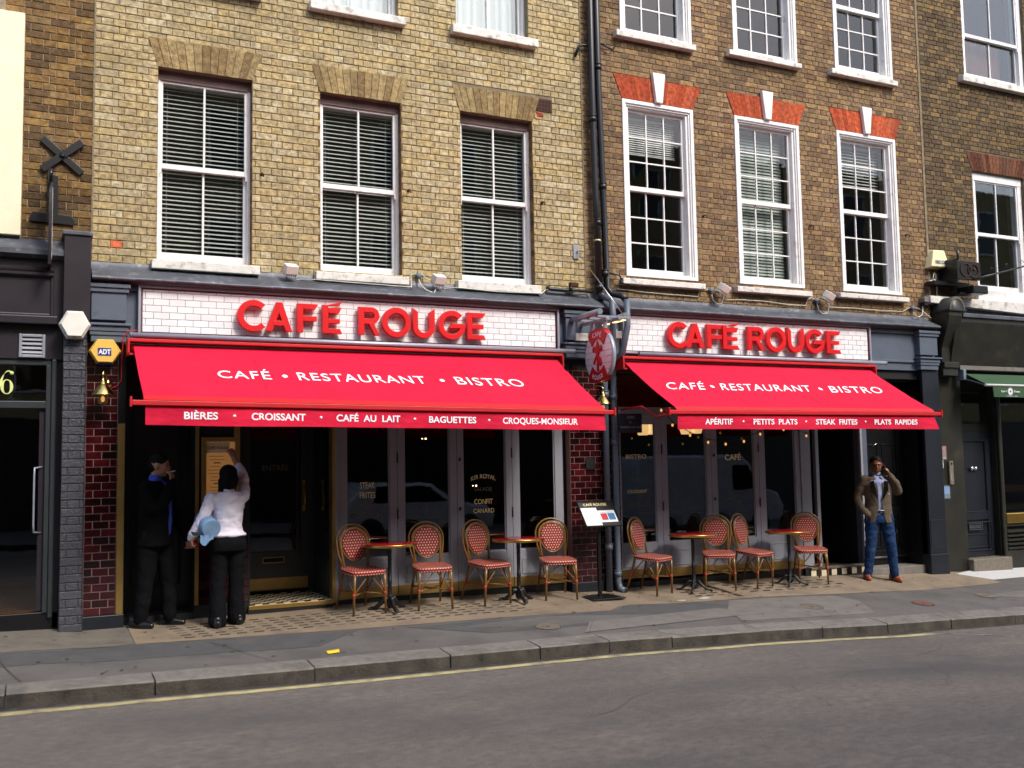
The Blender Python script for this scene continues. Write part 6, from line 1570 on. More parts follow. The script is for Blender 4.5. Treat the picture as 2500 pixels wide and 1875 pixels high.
# green awning
ga = thing('awning', (13.8, -.3, 2.6), 'small green awning with a white front bar at the far right', 'awning')
q = MB(); q.add([(12.86, -.2, 2.755), (20, -.2, 2.755), (20, -.55, 2.575), (12.86, -.55, 2.575), (12.86, -.2, 2.75), (20, -.2, 2.75), (20, -.55, 2.57), (12.86, -.55, 2.57)], [(0, 3, 2, 1), (4, 5, 6, 7), (0, 4, 7, 3)]); q.build('canvas', 'green_canvas', ga)
MB().cyl((12.84, -.555, 2.555), (20, -.555, 2.555), .02, n=10).build('front_bar', 'plastic_white', ga)
v = []; n = 60
for i in range(n + 1):
    x = 13.0 + 4 * i / n; v += [(x, -.56, 2.535), (x + .01, -.57 + .012 * math.sin(x * 6), 2.375)]
va = MB().add(v, [(2 * i, 2 * i + 1, 2 * i + 3, 2 * i + 2) for i in range(n)], True).build('valance', 'green_canvas', ga)
b = MB(); letters('Caw V', 13.15, 13.27, 2.45, 2.478, onwall(-.582), mb=b, bold=.015); letters('Town', 13.43, 13.562, 2.45, 2.478, onwall(-.582), mb=b, bold=.015); letters('italian cafe', 13.26, 13.505, 2.388, 2.4, onwall(-.586), mb=b)
n = 20
for ro, ri in ((.058, .05), (.042, .02)):
    b.add([(13.352 + r_ * math.cos(2 * math.pi * k / n), -.583, 2.462 + r_ * math.sin(2 * math.pi * k / n)) for k in range(n) for r_ in (ro, ri)], [(2 * k, 2 * k + 1, (2 * k + 3) % (2 * n), (2 * k + 2) % (2 * n)) for k in range(n)])
b.build('lettering', 'canvas_white', va)
MB().cyl((12.86, -.12, 2.70), (12.95, -.5, 2.56), .012, n=6).build('folding_arm', 'silver_grey', ga); MB().box(12.80, 12.86, -.22, -.04, 2.66, 2.82).build('end_cap', 'grey_plastic', ga, bevel=.01)
# notices and entry phone
t = thing('no_smoking_notice', (12.42, -.05, 1.55), 'small pinkish notice with a struck out circle right of the black pilaster', 'notice')
MB().box(12.40, 12.535, -.052, -.045, 1.45, 1.655).build('plate', 'grout_pink', t); b = MB()
n = 18; b.add([(12.468 + r_ * math.cos(2 * math.pi * k / n), -.0535, 1.57 + r_ * math.sin(2 * math.pi * k / n)) for k in range(n) for r_ in (.048, .04)], [(2 * k, 2 * k + 1, (2 * k + 3) % (2 * n), (2 * k + 2) % (2 * n)) for k in range(n)])
b.add([(12.44, -.054, 1.60), (12.446, -.054, 1.605), (12.497, -.054, 1.545), (12.49, -.054, 1.54)], [(0, 1, 2, 3)]); b.box(12.41, 12.525, -.0535, -.0525, 1.46, 1.49); b.build('print', 'print_grey', t)
t = thing('entry_phone', (12.6, -.05, 1.2), 'steel entry phone panel with a column of buttons beside the far right door', 'entry phone'); MB().box(12.56, 12.645, -.075, -.04, 1.07, 1.425).build('panel', 'cast_iron_cover', t, bevel=.004)
for k in range(4): MB().lathe([(.008, 0), (.007, -.006)], 12.59, -.0755, 1.2 - k * .022, 8, 'y').build('button', 'steel', t)
MB().box(12.585, 12.62, -.078, -.0755, 1.37, 1.40).build('speaker_slot', 'steel', t)
tag(MB().box(12.415, 12.455, -.055, -.041, 1.32, 1.438).build('white_label', 'paper_white', root=(12.43, -.05, 1.38)), 'narrow white label left of the entry phone', 'label')
b = MB().box(12.41, 12.575, -.05, -.041, .86, 1.055); t = tag(b.build('blue_notice', 'grey_plastic', root=(12.49, -.05, .95)), 'square blue grey notice below the entry phone', 'notice'); b = MB(); b.box(12.425, 12.56, -.0515, -.0503, .93, 1.035); b.build('print', 'paper_blue', t, root=(12.49, -.05, .95))
# ringed iron sign and bracket
t = thing('ringed_sign', (12.65, -.3, 4.3), 'black iron sign with two copper rings beside the SECOM alarm box', 'sign')
MB().box(12.63, 13.14, -.345, -.325, 4.19, 4.475).build('plate', 'black_paint', t, bevel=.003)
for x in (12.81, 12.97): MB().tube([(x + .11 * math.cos(k * math.pi / 12), -.352, 4.335 + .1 * math.sin(k * math.pi / 12)) for k in range(25)], .007, 6, cap=False).build('copper_ring', 'rust', t)
MB().ball((13.0, -.355, 4.35), .022, ry=.01).build('copper_disc', 'rust', t)
MB().tube([(12.66, 0, 4.5), (12.66, -.34, 4.5), (12.64, -.36, 4.62)], .022, 8).build('top_hook', 'black_paint', t); MB().box(12.63, 12.67, -.33, 0, 4.15, 4.5).build('wall_arm', 'black_paint', t)
b = MB(); b.tube([(12.95, -.35, 4.2), (13.5, -.34, 4.33), (14.2, -.33, 4.5), (16, -.3, 4.9)], .014, 8)
for x in (13.4, 13.75, 14.1):
    z0_ = 4.31 + (x - 13.4) * .24; b.tube([(x + (.05 - .006 * k) * math.cos(k * .7), -.34, z0_ + .07 + (.05 - .006 * k) * math.sin(k * .7)) for k in range(8)], .005, 5)
b.build('scroll_arm', 'black_paint', t)
t = thing('black_floodlight', (13.0, -.3, 4.05), 'black boxy floodlight on an arm below the ringed iron sign', 'floodlight'); MB().box(12.3, 13.05, -.2, -.02, 4.115, 4.17).build('arm', 'black_paint', t); MB().box(12.88, 13.2, -.42, -.1, 3.975, 4.10).build('housing', 'black_paint', t, bevel=.015); MB().box(12.72, 12.9, -.3, -.1, 3.97, 4.0).build('bracket', 'black_paint', t)

# ================================================================ CHAIRS
def uvgrid_box(b):
    pass
def chair():
    t = thing('bistro_chair', (0, 0, 0), 'x', 'chair', 'red woven bistro chairs outside the cafe')
    BM = 'bamboo'
    # seat: rounded square pad with woven top and sides
    n = 40; pts = []
    for k in range(n):
        a = 2 * math.pi * k / n; c, s = math.cos(a), math.sin(a); e = .42
        px = .208 * math.copysign(abs(c) ** e, c); py = .20 * math.copysign(abs(s) ** e, s)
        px *= 1 - .08 * (py > 0) * (py / .2); pts.append((px, py))
    def ringp(sc, z): return [(x * sc, y * sc, z) for x, y in pts]
    V = ringp(.96, .408) + ringp(1, .415) + ringp(1, .445) + ringp(.96, .455) + ringp(.5, .452) + [(0, 0, .447)]
    Fc = []; UV = []
    per = [0]
    for k in range(n):
        p, q = pts[k], pts[(k + 1) % n]; per.append(per[-1] + math.hypot(q[0] - p[0], q[1] - p[1]))
    def q(a, b_, c, d, side):
        Fc.append((a, b_, c, d))
        for i in (a, b_, c, d):
            v = V[i]; k = i % n
            if side: UV.append((per[k] if not (k == 0 and max(a % n, b_ % n) > 5) else per[n], v[2]))
            else: UV.append((v[0], v[1]))
    for k in range(n):
        k2 = (k + 1) % n
        q(k, k2, n + k2, n + k, True); q(n + k, n + k2, 2 * n + k2, 2 * n + k, True); q(2 * n + k, 2 * n + k2, 3 * n + k2, 3 * n + k, True); q(3 * n + k, 3 * n + k2, 4 * n + k2, 4 * n + k, False)
        Fc.append((4 * n + k, 4 * n + k2, 5 * n)); UV.extend([(V[i][0], V[i][1]) for i in (4 * n + k, 4 * n + k2, 5 * n)])
    b = MB(); b.add(V, Fc); b.uv = UV; b.build('seat', 'woven_red', t)
    # backrest plane: leans back
    by = lambda z: .165 + (z - .45) * .23
    def oval(w, zc, h, k, n, low=.8):
        a = 2 * math.pi * k / n; s = math.sin(a); c = math.cos(a)
        ww = w * (1 - (.0 if s > 0 else .12 * (-s)))
        return (ww * c, zc + (h if s > 0 else h * 1.12) * s)
    n = 36; ZC_, W_, H_ = .69, .142, .15
    V = []; 
    for rr in (1, .96): V += [(lambda p: (p[0] * rr, by(p[1]) + (-.010 if rr < 1 else -.002), ZC_ + (p[1] - ZC_) * rr))(oval(W_, ZC_, H_, k, n)) for k in range(n)]
    Fc = [(k, (k + 1) % n, n + (k + 1) % n, n + k) for k in range(n)] + [tuple(range(n, 2 * n))]
    m0 = 2 * n; V += [(x, y + .016, z) for x, y, z in V[:n]]; Fc += [(2 * n + k, 2 * n + (k + 1) % n, (k + 1) % n, k) for k in range(n)] + [tuple(range(2 * n, 3 * n))[::-1]]
    b = MB(); b.add(V, Fc); b.uv = [(V[i][0], V[i][2]) for f in Fc for i in f]; b.build('backrest', 'woven_red', t)
    # inner oval frame and hoops running down to the seat
    b = MB(); b.tube([(lambda p: (p[0], by(p[1]), p[1]))(oval(W_ + .014, ZC_, H_ + .012, k, 36)) for k in range(37)], .010, 8, cap=False)
    b.build('oval_frame', BM, t)
    for w, top, dy, nm in ((.165, .862, .0, 'inner_hoop'), (.198, .895, .022, 'outer_hoop')):
        P = []
        for k in range(21):
            a = math.pi * k / 20; P.append((w * math.cos(a), by(.72 + (top - .72) * math.sin(a)) + dy, .72 + (top - .72) * math.sin(a)))
        P = [(.135 + (w - .165) * .3, by(.43) - .01 + dy * .3, .43), (w * .92, by(.58) + dy, .58), (w * .985, by(.66) + dy, .66)] + P + [(-w * .985, by(.66) + dy, .66), (-w * .92, by(.58) + dy, .58), (-.135 - (w - .165) * .3, by(.43) - .01 + dy * .3, .43)]
        MB().tube(P, .0115, 8).build(nm, BM, t)
    for sx in (-1, 1):
        l = MB(); l.tube([(sx * .175, -.165, .41), (sx * .18, -.17, .3), (sx * .19, -.185, 0.0)], [.0145, .0145, .013], 9); lg = l.build('leg', BM, t); MB().cyl((sx * .19, -.185, -.001), (sx * .1895, -.1845, .012), .0135, n=8).build('foot_cap', 'black_matt', lg)
        MB().tube([(sx * .182, -.168, .185), (sx * .184, -.17, .225)], .019, 8).build('red_binding', 'frame_red', t)
        l = MB(); l.tube([(sx * .15, .16, .43), (sx * .16, .19, .25), (sx * .175, .26, 0)], [.0145, .0145, .013], 9); lg = l.build('leg', BM, t)
        MB().tube([(sx * .165, .2, .19), (sx * .162, .193, .225)], .018, 8).build('red_binding', 'frame_red', t)
        b = MB(); b.tube([(sx * .17, -.165, .205), (sx * .15, -.163, .25), (sx * .06, -.16, .35), (sx * .02, -.155, .405)], .0075, 6); b.build('front_brace', BM, t)
        b = MB(); b.tube([(sx * .182, -.15, .205), (sx * .185, -.12, .27), (sx * .185, -.03, .38), (sx * .18, .0, .41)], .0075, 6); b.tube([(sx * .168, .18, .205), (sx * .18, .14, .27), (sx * .185, .05, .38), (sx * .18, .02, .41)], .0075, 6); b.build('side_brace', BM, t)
    b = MB(); b.tube([(-.18, -.165, .2), (0, .02, .19), (.165, .195, .2)], .008, 6); b.tube([(.18, -.165, .2), (0, .02, .2), (-.165, .195, .2)], .008, 6); b.build('cross_brace', BM, t)
    return t
CH = [((3.24, -.565), 10, 'red woven chair nearest the entrance, left of the leftmost table'), ((3.975, -.59), -6, 'red woven chair just right of the leftmost table'), ((4.745, -.54), 16, 'red woven chair left of the second table'), ((5.58, -.505), -12, 'red woven chair left of the menu stand'),
      ((7.02, -.50), 27, 'red woven chair turned sideways just right of the drain pipes'), ((7.87, -.50), -31, 'front one of the two overlapping red woven chairs in the middle of the right side'), ((8.59, -.49), 20, 'rear chair of the overlapping pair, partly hidden by the other'), ((9.44, -.46), -30, 'rightmost red woven chair, nearest the man on the phone')]
c0 = chair()
for i, ((x, y), a, lab) in enumerate(CH):
    c = c0 if i == 0 else dup(c0)
    ca, sa = math.cos(R(a)), math.sin(R(a))
    ox, oy = x - .185 * sa, y + .185 * ca
    zf = gz(x, y); zb = gz(x - .445 * sa, y + .445 * ca)
    c.location = (ox, oy, (zf + zb) / 2 + .008); c.rotation_euler = (-math.atan2(zb - zf, .445) * -1 * 1.0, 0, R(a)); c['label'] = lab; ROOT[c.name] = Vector(c.location)
# ================================================================ TABLES
def table(kind):
    t = thing('bistro_table', (0, 0, 0), 'x', 'table', 'round red bistro tables outside the cafe')
    MB().lathe([(.001, .716), (.288, .716), (.29, .718), (.288, .720), (.001, .7205)], n=48).build('table_top', 'table_red', t)
    MB().lathe([(.287, .688), (.297, .690), (.300, .697), (.2965, .704), (.300, .711), (.296, .718), (.288, .7195), (.287, .71)], n=48).build('brass_rim', 'brass', t)
    MB().lathe([(.001, .689), (.286, .689), (.286, .715), (.001, .715)], n=32).build('underside', 'black_matt', t)
    MB().lathe([(.08, .688), (.05, .675), (.024, .66), (.021, .64), (.027, .63), (.023, .62), (.021, .56), (.026, .55), (.021, .54), (.02, .33), (.027, .32), (.022, .305), (.027, .29), (.021, .28), (.024, .15), (.036, .13), (.03, .11), (.045, .09), (.04, .05), (.02, .03)], n=16).build('post', 'iron_black', t)
    nf = 3 if kind == 0 else 4
    for k in range(nf):
        a = math.pi * 2 * k / nf + (R(-90) if kind == 0 else R(40)); c, s = math.cos(a), math.sin(a); r = 1.0 if kind == 0 else .62
        P = [(.02 * c, .02 * s, .13), (.06 * c, .06 * s, .12), (.12 * c, .12 * s, .06), (.17 * c, .17 * s, .028), (.21 * c, .21 * s, .022)]
        b = MB(); b.tube(P, [.026 * r, .03 * r, .024 * r, .02 * r, .022 * r], 8); b.ball((.215 * c, .215 * s, .018), .03 * r, rz=.02, n=8, m=6); b.ball((.065 * c, .065 * s, .125), .03 * r, n=8, m=6); b.build('foot', 'iron_black', t)
    return t
tb0, tb1 = table(0), table(1)
for i, (x, y, k, lab) in enumerate(((3.51, -.43, 0, 'red round table between the two leftmost chairs'), (5.07, -.42, 0, 'red round table second from the left, near the menu stand'), (7.52, -.42, 1, 'red round table between the turned chair and the overlapping chairs'), (9.07, -.42, 1, 'red round table nearest the man on the phone'))):
    src = (tb0, tb1)[k]; t = src if i in (0, 2) else dup(src)
    t.location = (x, y, gz(x, y) + .004); t['label'] = lab; t.rotation_euler = (0, 0, R(random.uniform(-8, 8)))
# ================================================================ MENU STAND
ms = thing('menu_stand', (6.12, -.45, gz(6.12, -.45)), 'black floor standing menu board reading CAFÉ ROUGE in front of the tiled pier', 'menu stand')
z0 = gz(6.12, -.45)
MB().box(5.92, 6.36, -.66, -.24, z0 + .0, z0 + .018).build('base_plate', 'black_paint', ms, bevel=.003)
MB().box(6.115, 6.155, -.46, -.42, z0, .87).build('post', 'black_paint', ms, bevel=.003)
# tilted board
o = Vector((5.90, -.56, .745)); ux = Vector((.985, -.02, 0)).normalized(); un = Vector((-.0, .62, .78)).normalized()   # up direction along the board
wv, hv = .49, .37
nn = ux.cross(un)
def bp(u, v, d=0): return tuple(o + ux * (u * wv) + un * (v * hv) + nn * d)
def slab(u0, u1, v0, v1, d0, d1):
    v = [bp(u, w, d) for d in (d0, d1) for w in (v0, v1) for u in (u0, u1)]
    return MB().add(v, [(0, 2, 3, 1), (4, 5, 7, 6), (0, 1, 5, 4), (2, 6, 7, 3), (0, 4, 6, 2), (1, 3, 7, 5)])
slab(0, 1, 0, 1, -.02, .0).build('board', 'black_paint', ms, bevel=.004)
for q in ((0, 1, 0, .025), (0, 1, .975, 1), (0, .02, .025, .975), (.98, 1, .025, .975)): slab(q[0], q[1], q[2], q[3], .0005, .009).build('edge_trim', 'black_matt', ms)
letters('CAFÉ ROUGE', .15, .80, .82, .91, lambda u, v: bp(u, v, .002), bold=.01).build('gilt_lettering', 'gold_leaf', ms)
slab(.035, .47, .05, .74, .001, .003).build('menu_page', 'paper_white', ms)
p_ = slab(.475, .94, .16, .62, .001, .003); p_.build('menu_page', 'paper_white', ms)
slab(.52, .70, .24, .50, .0035, .004).build('red_card', 'print_red', ms); slab(.72, .91, .24, .50, .0035, .004).build('blue_card', 'print_blue', ms)
b = MB(); random.seed(5)
for k in range(14):
    v = .66 - k * .042; a = .08 + random.uniform(0, .04); c = .42 - random.uniform(0, .1); q = slab(a, c, v, v + .012, .0035, .0038); b.add(q.v, q.f)
for k in range(2): q = slab(.52, .9, .55 - k * .03, .56 - k * .03, .0035, .0038); b.add(q.v, q.f)
b.build('menu_print', 'print_grey', ms)

# ================================================================ PEOPLE
def organic(name, shapes, voxel, m, parent, smooth=4, wob=0.0, wscale=14, cut=None, solid=0.0, stretch=(1, 1, 1), subcol=None):
    b = MB()
    for s in shapes:
        if s[0] == 'c':
            P = [Vector(p[:3]) for p in s[1]]; rr = [p[3] for p in s[1]]
            # resample smoothly
            Q = []; q = []
            for i in range(len(P) - 1):
                n = 4
                for k in range(n): f = k / n; Q.append(P[i].lerp(P[i + 1], f)); q.append(rr[i] + (rr[i + 1] - rr[i]) * f)
            Q.append(P[-1]); q.append(rr[-1])
            for it in range(2):
                Q = [Q[0]] + [(Q[i - 1] + Q[i] * 2 + Q[i + 1]) / 4 for i in range(1, len(Q) - 1)] + [Q[-1]]; q = [q[0]] + [(q[i - 1] + q[i] * 2 + q[i + 1]) / 4 for i in range(1, len(q) - 1)] + [q[-1]]
            b.tube(Q, q, 12)
            for k in (0, -1): b.ball(Q[k], q[k] * .99, n=12, m=8)
        elif s[0] == 'e':
            c, r = s[1], s[2]; n0 = len(b.v); b.ball((0, 0, 0), r[0], r[1], r[2], 18, 12)
            M_ = Matrix.Rotation(R(s[3][0]), 3, 'X') @ Matrix.Rotation(R(s[3][1]), 3, 'Y') @ Matrix.Rotation(R(s[3][2]), 3, 'Z') if len(s) > 3 else Matrix.Identity(3)
            for i in range(n0, len(b.v)): b.v[i] = tuple(M_ @ Vector(b.v[i]) + Vector(c))
        elif s[0] == 't':
            rings = s[1]; n = 24; vs = []; sub = []
            for i in range(len(rings) - 1):
                for k in range(5):
                    f = k / 5; f2 = f * f * (3 - 2 * f); a_, c_ = rings[i], rings[i + 1]; sub.append([a_[j] + (c_[j] - a_[j]) * (f if j < 3 else f2) for j in range(5)])
            sub.append(rings[-1])
            for x, y, z, rx, ry in sub:
                for k in range(n):
                    a = 2 * math.pi * k / n; c = math.cos(a); s2 = math.sin(a); vs.append((x + rx * math.copysign(abs(c) ** .85, c), y + ry * math.copysign(abs(s2) ** .85, s2), z))
            fs = [(i * n + k, i * n + (k + 1) % n, (i + 1) * n + (k + 1) % n, (i + 1) * n + k) for i in range(len(sub) - 1) for k in range(n)]
            fs += [tuple(range(n))[::-1], tuple(range((len(sub) - 1) * n, len(sub) * n))]
            b.add(vs, fs)
    o = b.build('tmp', m, None, root=(0, 0, 0))
    r = o.modifiers.new('r', 'REMESH'); r.mode = 'VOXEL'; r.voxel_size = voxel
    if smooth: s_ = o.modifiers.new('s', 'SMOOTH'); s_.factor = .5; s_.iterations = smooth
    dg = bpy.context.evaluated_depsgraph_get(); dg.update()
    me = bpy.data.meshes.new_from_object(o.evaluated_get(dg)); bpy.data.objects.remove(o)
    if wob:
        for v in me.vertices:
            p = Vector((v.co.x * stretch[0], v.co.y * stretch[1], v.co.z * stretch[2])) * wscale
            v.co += v.normal * wob * (noise.noise(p) + .5 * noise.noise(p * 2.3))
    if cut:
        import bmesh
        bm_ = bmesh.new(); bm_.from_mesh(me); dl_ = [f for f in bm_.faces if cut(f.calc_center_median())]
        bmesh.ops.delete(bm_, geom=dl_, context='FACES'); bm_.to_mesh(me); bm_.free()
    me.name = name; me.polygons.foreach_set('use_smooth', [True] * len(me.polygons)); me.update()
    me.materials.clear(); me.materials.append(MATS[m])
    ob = bpy.data.objects.new(name, me); COL.objects.link(ob); ob.parent = parent
    if solid: q = ob.modifiers.new('solid', 'SOLIDIFY'); q.thickness = solid; q.offset = -1
    ROOT[ob.name] = Vector((0, 0, 0))
    return ob
def handshape(w, d, nrm, curl=.6, L=1.0, thumbside=1, spread=.12):
    w = Vector(w); d = Vector(d).normalized(); nrm = Vector(nrm); nrm = (nrm - d * nrm.dot(d)).normalized(); s = d.cross(nrm)
    S = []
    palm = w + d * .045
    for k in range(4):
        u = (k - 1.5) * .019; S.append(('c', [(*(w + d * .005 + s * u * .6), .013), (*(w + d * .085 * L + s * u), .0115)]))
    for k in range(4):
        u = (k - 1.5) * .021; ln = (.062, .072, .068, .052)[k] * L; ang = curl * (1 + .12 * k)
        p0 = w + d * .085 * L + s * u; P = [(*p0, .0098)]; p = p0; cur = d.copy()
        for j, fr in enumerate((.45, .32, .28)):
            a = ang * (j + .6); cur = (d * math.cos(a) + nrm * math.sin(a) + s * (k - 1.5) * spread).normalized(); p = p + cur * ln * fr; P.append((*p, .0092 - .0009 * j))
        S.append(('c', P))
    t0 = w + d * .02 - s * .026 * thumbside; t1 = t0 + d * .035 - s * .026 * thumbside + nrm * .012; t2 = t1 + d * .03 + nrm * .02
    S.append(('c', [(*t0, .014), (*t1, .012), (*t2, .0095)]))
    return S
def headshapes(c, yaw=0, pitch=0, k=1.0):
    # built facing -y then turned
    S = [('e', (0, .012, .03), (.076, .096, .095)), ('e', (0, -.028, -.03), (.062, .066, .078)), ('e', (0, -.05, -.085), (.034, .03, .026)), ('e', (0, -.088, -.018), (.013, .02, .026)), ('e', (0, -.101, -.035), (.015, .014, .012)),
         ('e', (0, -.075, .022), (.05, .018, .014)), ('e', (.03, -.062, -.028), (.022, .022, .02)), ('e', (-.03, -.062, -.028), (.022, .022, .02)), ('e', (0, -.083, -.06), (.024, .014, .011)),
         ('e', (.077, .01, -.01), (.010, .022, .032)), ('e', (-.077, .01, -.01), (.010, .022, .032))]
    M_ = Matrix.Rotation(R(yaw), 3, 'Z') @ Matrix.Rotation(R(pitch), 3, 'X')
    out = []
    for s in S:
        p = M_ @ (Vector(s[1]) * k) + Vector(c); out.append(('e', tuple(p), tuple(v * k for v in s[2]), (pitch, 0, yaw) if False else (0, 0, yaw)))
    return out, M_
def face_bits(t, c, M_, k=1.0):
    c = Vector(c)
    for sx in (-1, 1):
        p = M_ @ (Vector((sx * .03, -.077, .0)) * k) + c; MB().ball(p, .0105, .008, .0055, 10, 6).build('eye', 'eye_dark', t, root=(0, 0, 0))
        p = M_ @ (Vector((sx * .031, -.086, .022)) * k) + c; q = M_ @ (Vector((sx * .05, -.075, .02)) * k) + c; r_ = M_ @ (Vector((sx * .014, -.092, .019)) * k) + c; MB().tube([r_, p, q], .0042, 5).build('eyebrow', 'hair_black', t, root=(0, 0, 0))
    p = M_ @ (Vector((0, -.096, -.061)) * k) + c; MB().ball(p, .02, .006, .0065, 10, 6).build('lips', 'lips', t, root=(0, 0, 0))
def shoe(x, y, z0, ang, m, t, L=.27, heel=.0, w=.045, name='shoe'):
    c, s = math.cos(R(ang)), math.sin(R(ang))
    def T(u, v, z): return (x + u * c - v * s, y + u * s + v * c, z0 + z)
    S = [('c', [(*T(0, .07, .045), .042), (*T(0, .0, .045), .042), (*T(0, -.08, .036), w), (*T(0, -.155, .028), .03)]), ('c', [(*T(0, .06, .08), .043), (*T(0, .02, .075), .043)])]
    def flat(cc): return cc.z < z0 + .002
    o = organic(name, S, .008, m, t, 2)
    for v in o.data.vertices: v.co.z = max(v.co.z, z0 + .006)
    s_ = MB(); pts = [T(.045 * math.sin(a) * (1 if math.cos(a) < 0 else .9), -.04 - .13 * math.cos(a) if math.cos(a) > 0 else -.04 - .13 * math.cos(a), 0) for a in [k * math.pi / 10 for k in range(20)]]
    n = len(pts); s_.add([(p[0], p[1], z0) for p in pts] + [(p[0], p[1], z0 + .014) for p in pts], [tuple(range(n))[::-1], tuple(range(n, 2 * n))] + [(i, (i + 1) % n, (i + 1) % n + n, i + n) for i in range(n)])
    s_.build('sole', 'black_matt', t, root=(0, 0, 0))
    return o

# ---- man on the phone --------------------------------------------
x, y = 10.74, -.385
mr = thing('person', (x, y, gz(x, y)), 'man in taupe blazer and blue jeans on the right, hand raised to his ear', 'person')
mr.rotation_euler = (0, 0, R(-25)); 
gl_ = gz(10.56, -.30) - gz(x, y); gr_ = gz(10.92, -.47) - gz(x, y)
hc = (-.015, -.035, 1.615); hs, HM = headshapes(hc, yaw=-12, pitch=8)
legs = lambda e: [('c', [(-.095, 0, .90, .09 + e), (-.135, -.03, .52, .06 + e), (-.185, .01, .08, .042 + e)]), ('c', [(.095, 0, .90, .09 + e), (.14, -.03, .52, .06 + e), (.19, .0, .07, .042 + e)])]
torso = lambda e, z0=.86: ('t', [(0, .0, z0, .155 + e, .105 + e), (0, .0, 1.02, .145 + e, .10 + e), (0, -.005, 1.22, .165 + e, .115 + e), (0, .0, 1.38, .18 + e, .105 + e), (0, .005, 1.455, .12 + e * .5, .07 + e * .5)])
armL = lambda e: [('c', [(.18, 0, 1.405, .05 + e), (.275, -.05, 1.19, .04 + e), (.24, -.12, 1.34, .033 + e * .8), (.145, -.105, 1.47, .026 + e * .5)])]
armR = lambda e: [('c', [(-.18, 0, 1.405, .05 + e), (-.285, .03, 1.17, .04 + e), (-.265, -.04, 1.03, .034 + e * .8), (-.19, -.09, .93, .028 + e * .5)])]
hd1 = handshape((.142, -.103, 1.47), (-.3, .2, 1), (-1, .25, 0), curl=.6, thumbside=-1, L=.9)
hd2 = handshape((-.175, -.055, .93), (.25, .1, -1), (0, -1, 0), curl=.1, L=.8)
body = organic('body', hs + [('c', [(0, .015, 1.44, .055), (-.01, -.005, 1.56, .05)])] + [torso(0)] + legs(0) + armL(0) + armR(0) + hd1 + hd2, .0075, 'skin_tan', mr, 3)
face_bits(mr, hc, HM)
organic('shirt', [torso(.012, .9), ('c', [(0, .01, 1.45, .068), (-.004, .005, 1.485, .064)])], .012, 'shirt_pale', mr, 3, wob=.006)
def cutj(c): 
    cx = -.02 + (c.z - 1.0) * .02; w = .024 + .04 * max(0, (c.z - 1.18)) * 1.3 + (.06 * (1.0 - c.z) / .2 if c.z < 1.0 else 0)
    return c.y < -.03 and abs(c.x - cx) < w and c.z < 1.47
organic('blazer', [('t', [(0, .01, .80, .20, .14), (0, .005, .95, .185, .135), (0, .0, 1.12, .18, .13), (0, 0, 1.32, .215, .135), (0, .005, 1.43, .19, .105), (0, .015, 1.475, .10, .08)])] + armL(.02) + armR(.022) + [('e', (.175, 0, 1.395), (.07, .065, .05)), ('e', (-.175, 0, 1.395), (.07, .065, .05))], .011, 'blazer_taupe', mr, 4, wob=.008, wscale=12, cut=cutj, solid=.006)
for sx in (-1, 1):
    MB().add([(sx * .075 - .02, -.128, 1.40), (sx * .13 - .02, -.118, 1.38), (sx * .12 - .02, -.140, 1.26), (sx * .03 - .02, -.152, 1.12)], [(0, 1, 2, 3)]).build('lapel', 'cloth_black', mr, root=(0, 0, 0))
    MB().add([(sx * .01 - .005, -.098, 1.455), (sx * .065 - .005, -.075, 1.475), (sx * .06 - .005, -.105, 1.40)], [(0, 1, 2)]).build('collar', 'shirt_pale', mr, root=(0, 0, 0))
organic('jeans', legs(.017) + [('t', [(0, 0, .80, .165, .12), (0, 0, .88, .17, .122), (0, 0, .97, .158, .115)])], .011, 'denim', mr, 4, wob=.009, wscale=11, stretch=(1, 1, 1.6))
MB().tube([(.165 * math.cos(a * math.pi / 12), .119 * math.sin(a * math.pi / 12), .965) for a in range(25)], .017, 6, cap=False).build('belt', 'black_matt', mr, root=(0, 0, 0)); MB().box(-.03, .03, -.142, -.128, .945, .985).build('buckle', 'steel', mr, root=(0, 0, 0), bevel=.004)
organic('hair', [('e', (hc[0], hc[1] + .012, hc[2] + .055), (.08, .098, .075)), ('e', (hc[0], hc[1] + .05, hc[2] + .02), (.077, .062, .078))], .009, 'hair_black', mr, 2, wob=.005, wscale=40)
shoe(-.19, .04, gl_, -8, 'shoe_tan', mr); shoe(.195, .03, gr_, 10, 'shoe_tan', mr)
gt = MB(); 
for sx in (-1, 1): gt.tube([HM @ Vector((sx * .033 + .022 * math.cos(a * math.pi / 8), -.095, .0 + .015 * math.sin(a * math.pi / 8))) + Vector(hc) for a in range(17)], .002, 5, cap=False)
gt.build('glasses', 'black_matt', mr, root=(0, 0, 0))
ph = MB(); ph.box(-.005, .005, -.06, .06, -.03, .03)
pho = ph.build('mobile_phone', 'black_matt', None, root=(0, 0, 0)); pho.matrix_world = Matrix.Translation(mr.location) @ Matrix.Rotation(R(-25), 4, 'Z') @ Matrix.Translation((.092, -.05, 1.575)) @ Matrix.Rotation(R(60), 4, 'X') @ Matrix.Rotation(R(20), 4, 'Z')
tag(pho, 'dark mobile phone held to the ear of the man in the taupe blazer', 'phone')

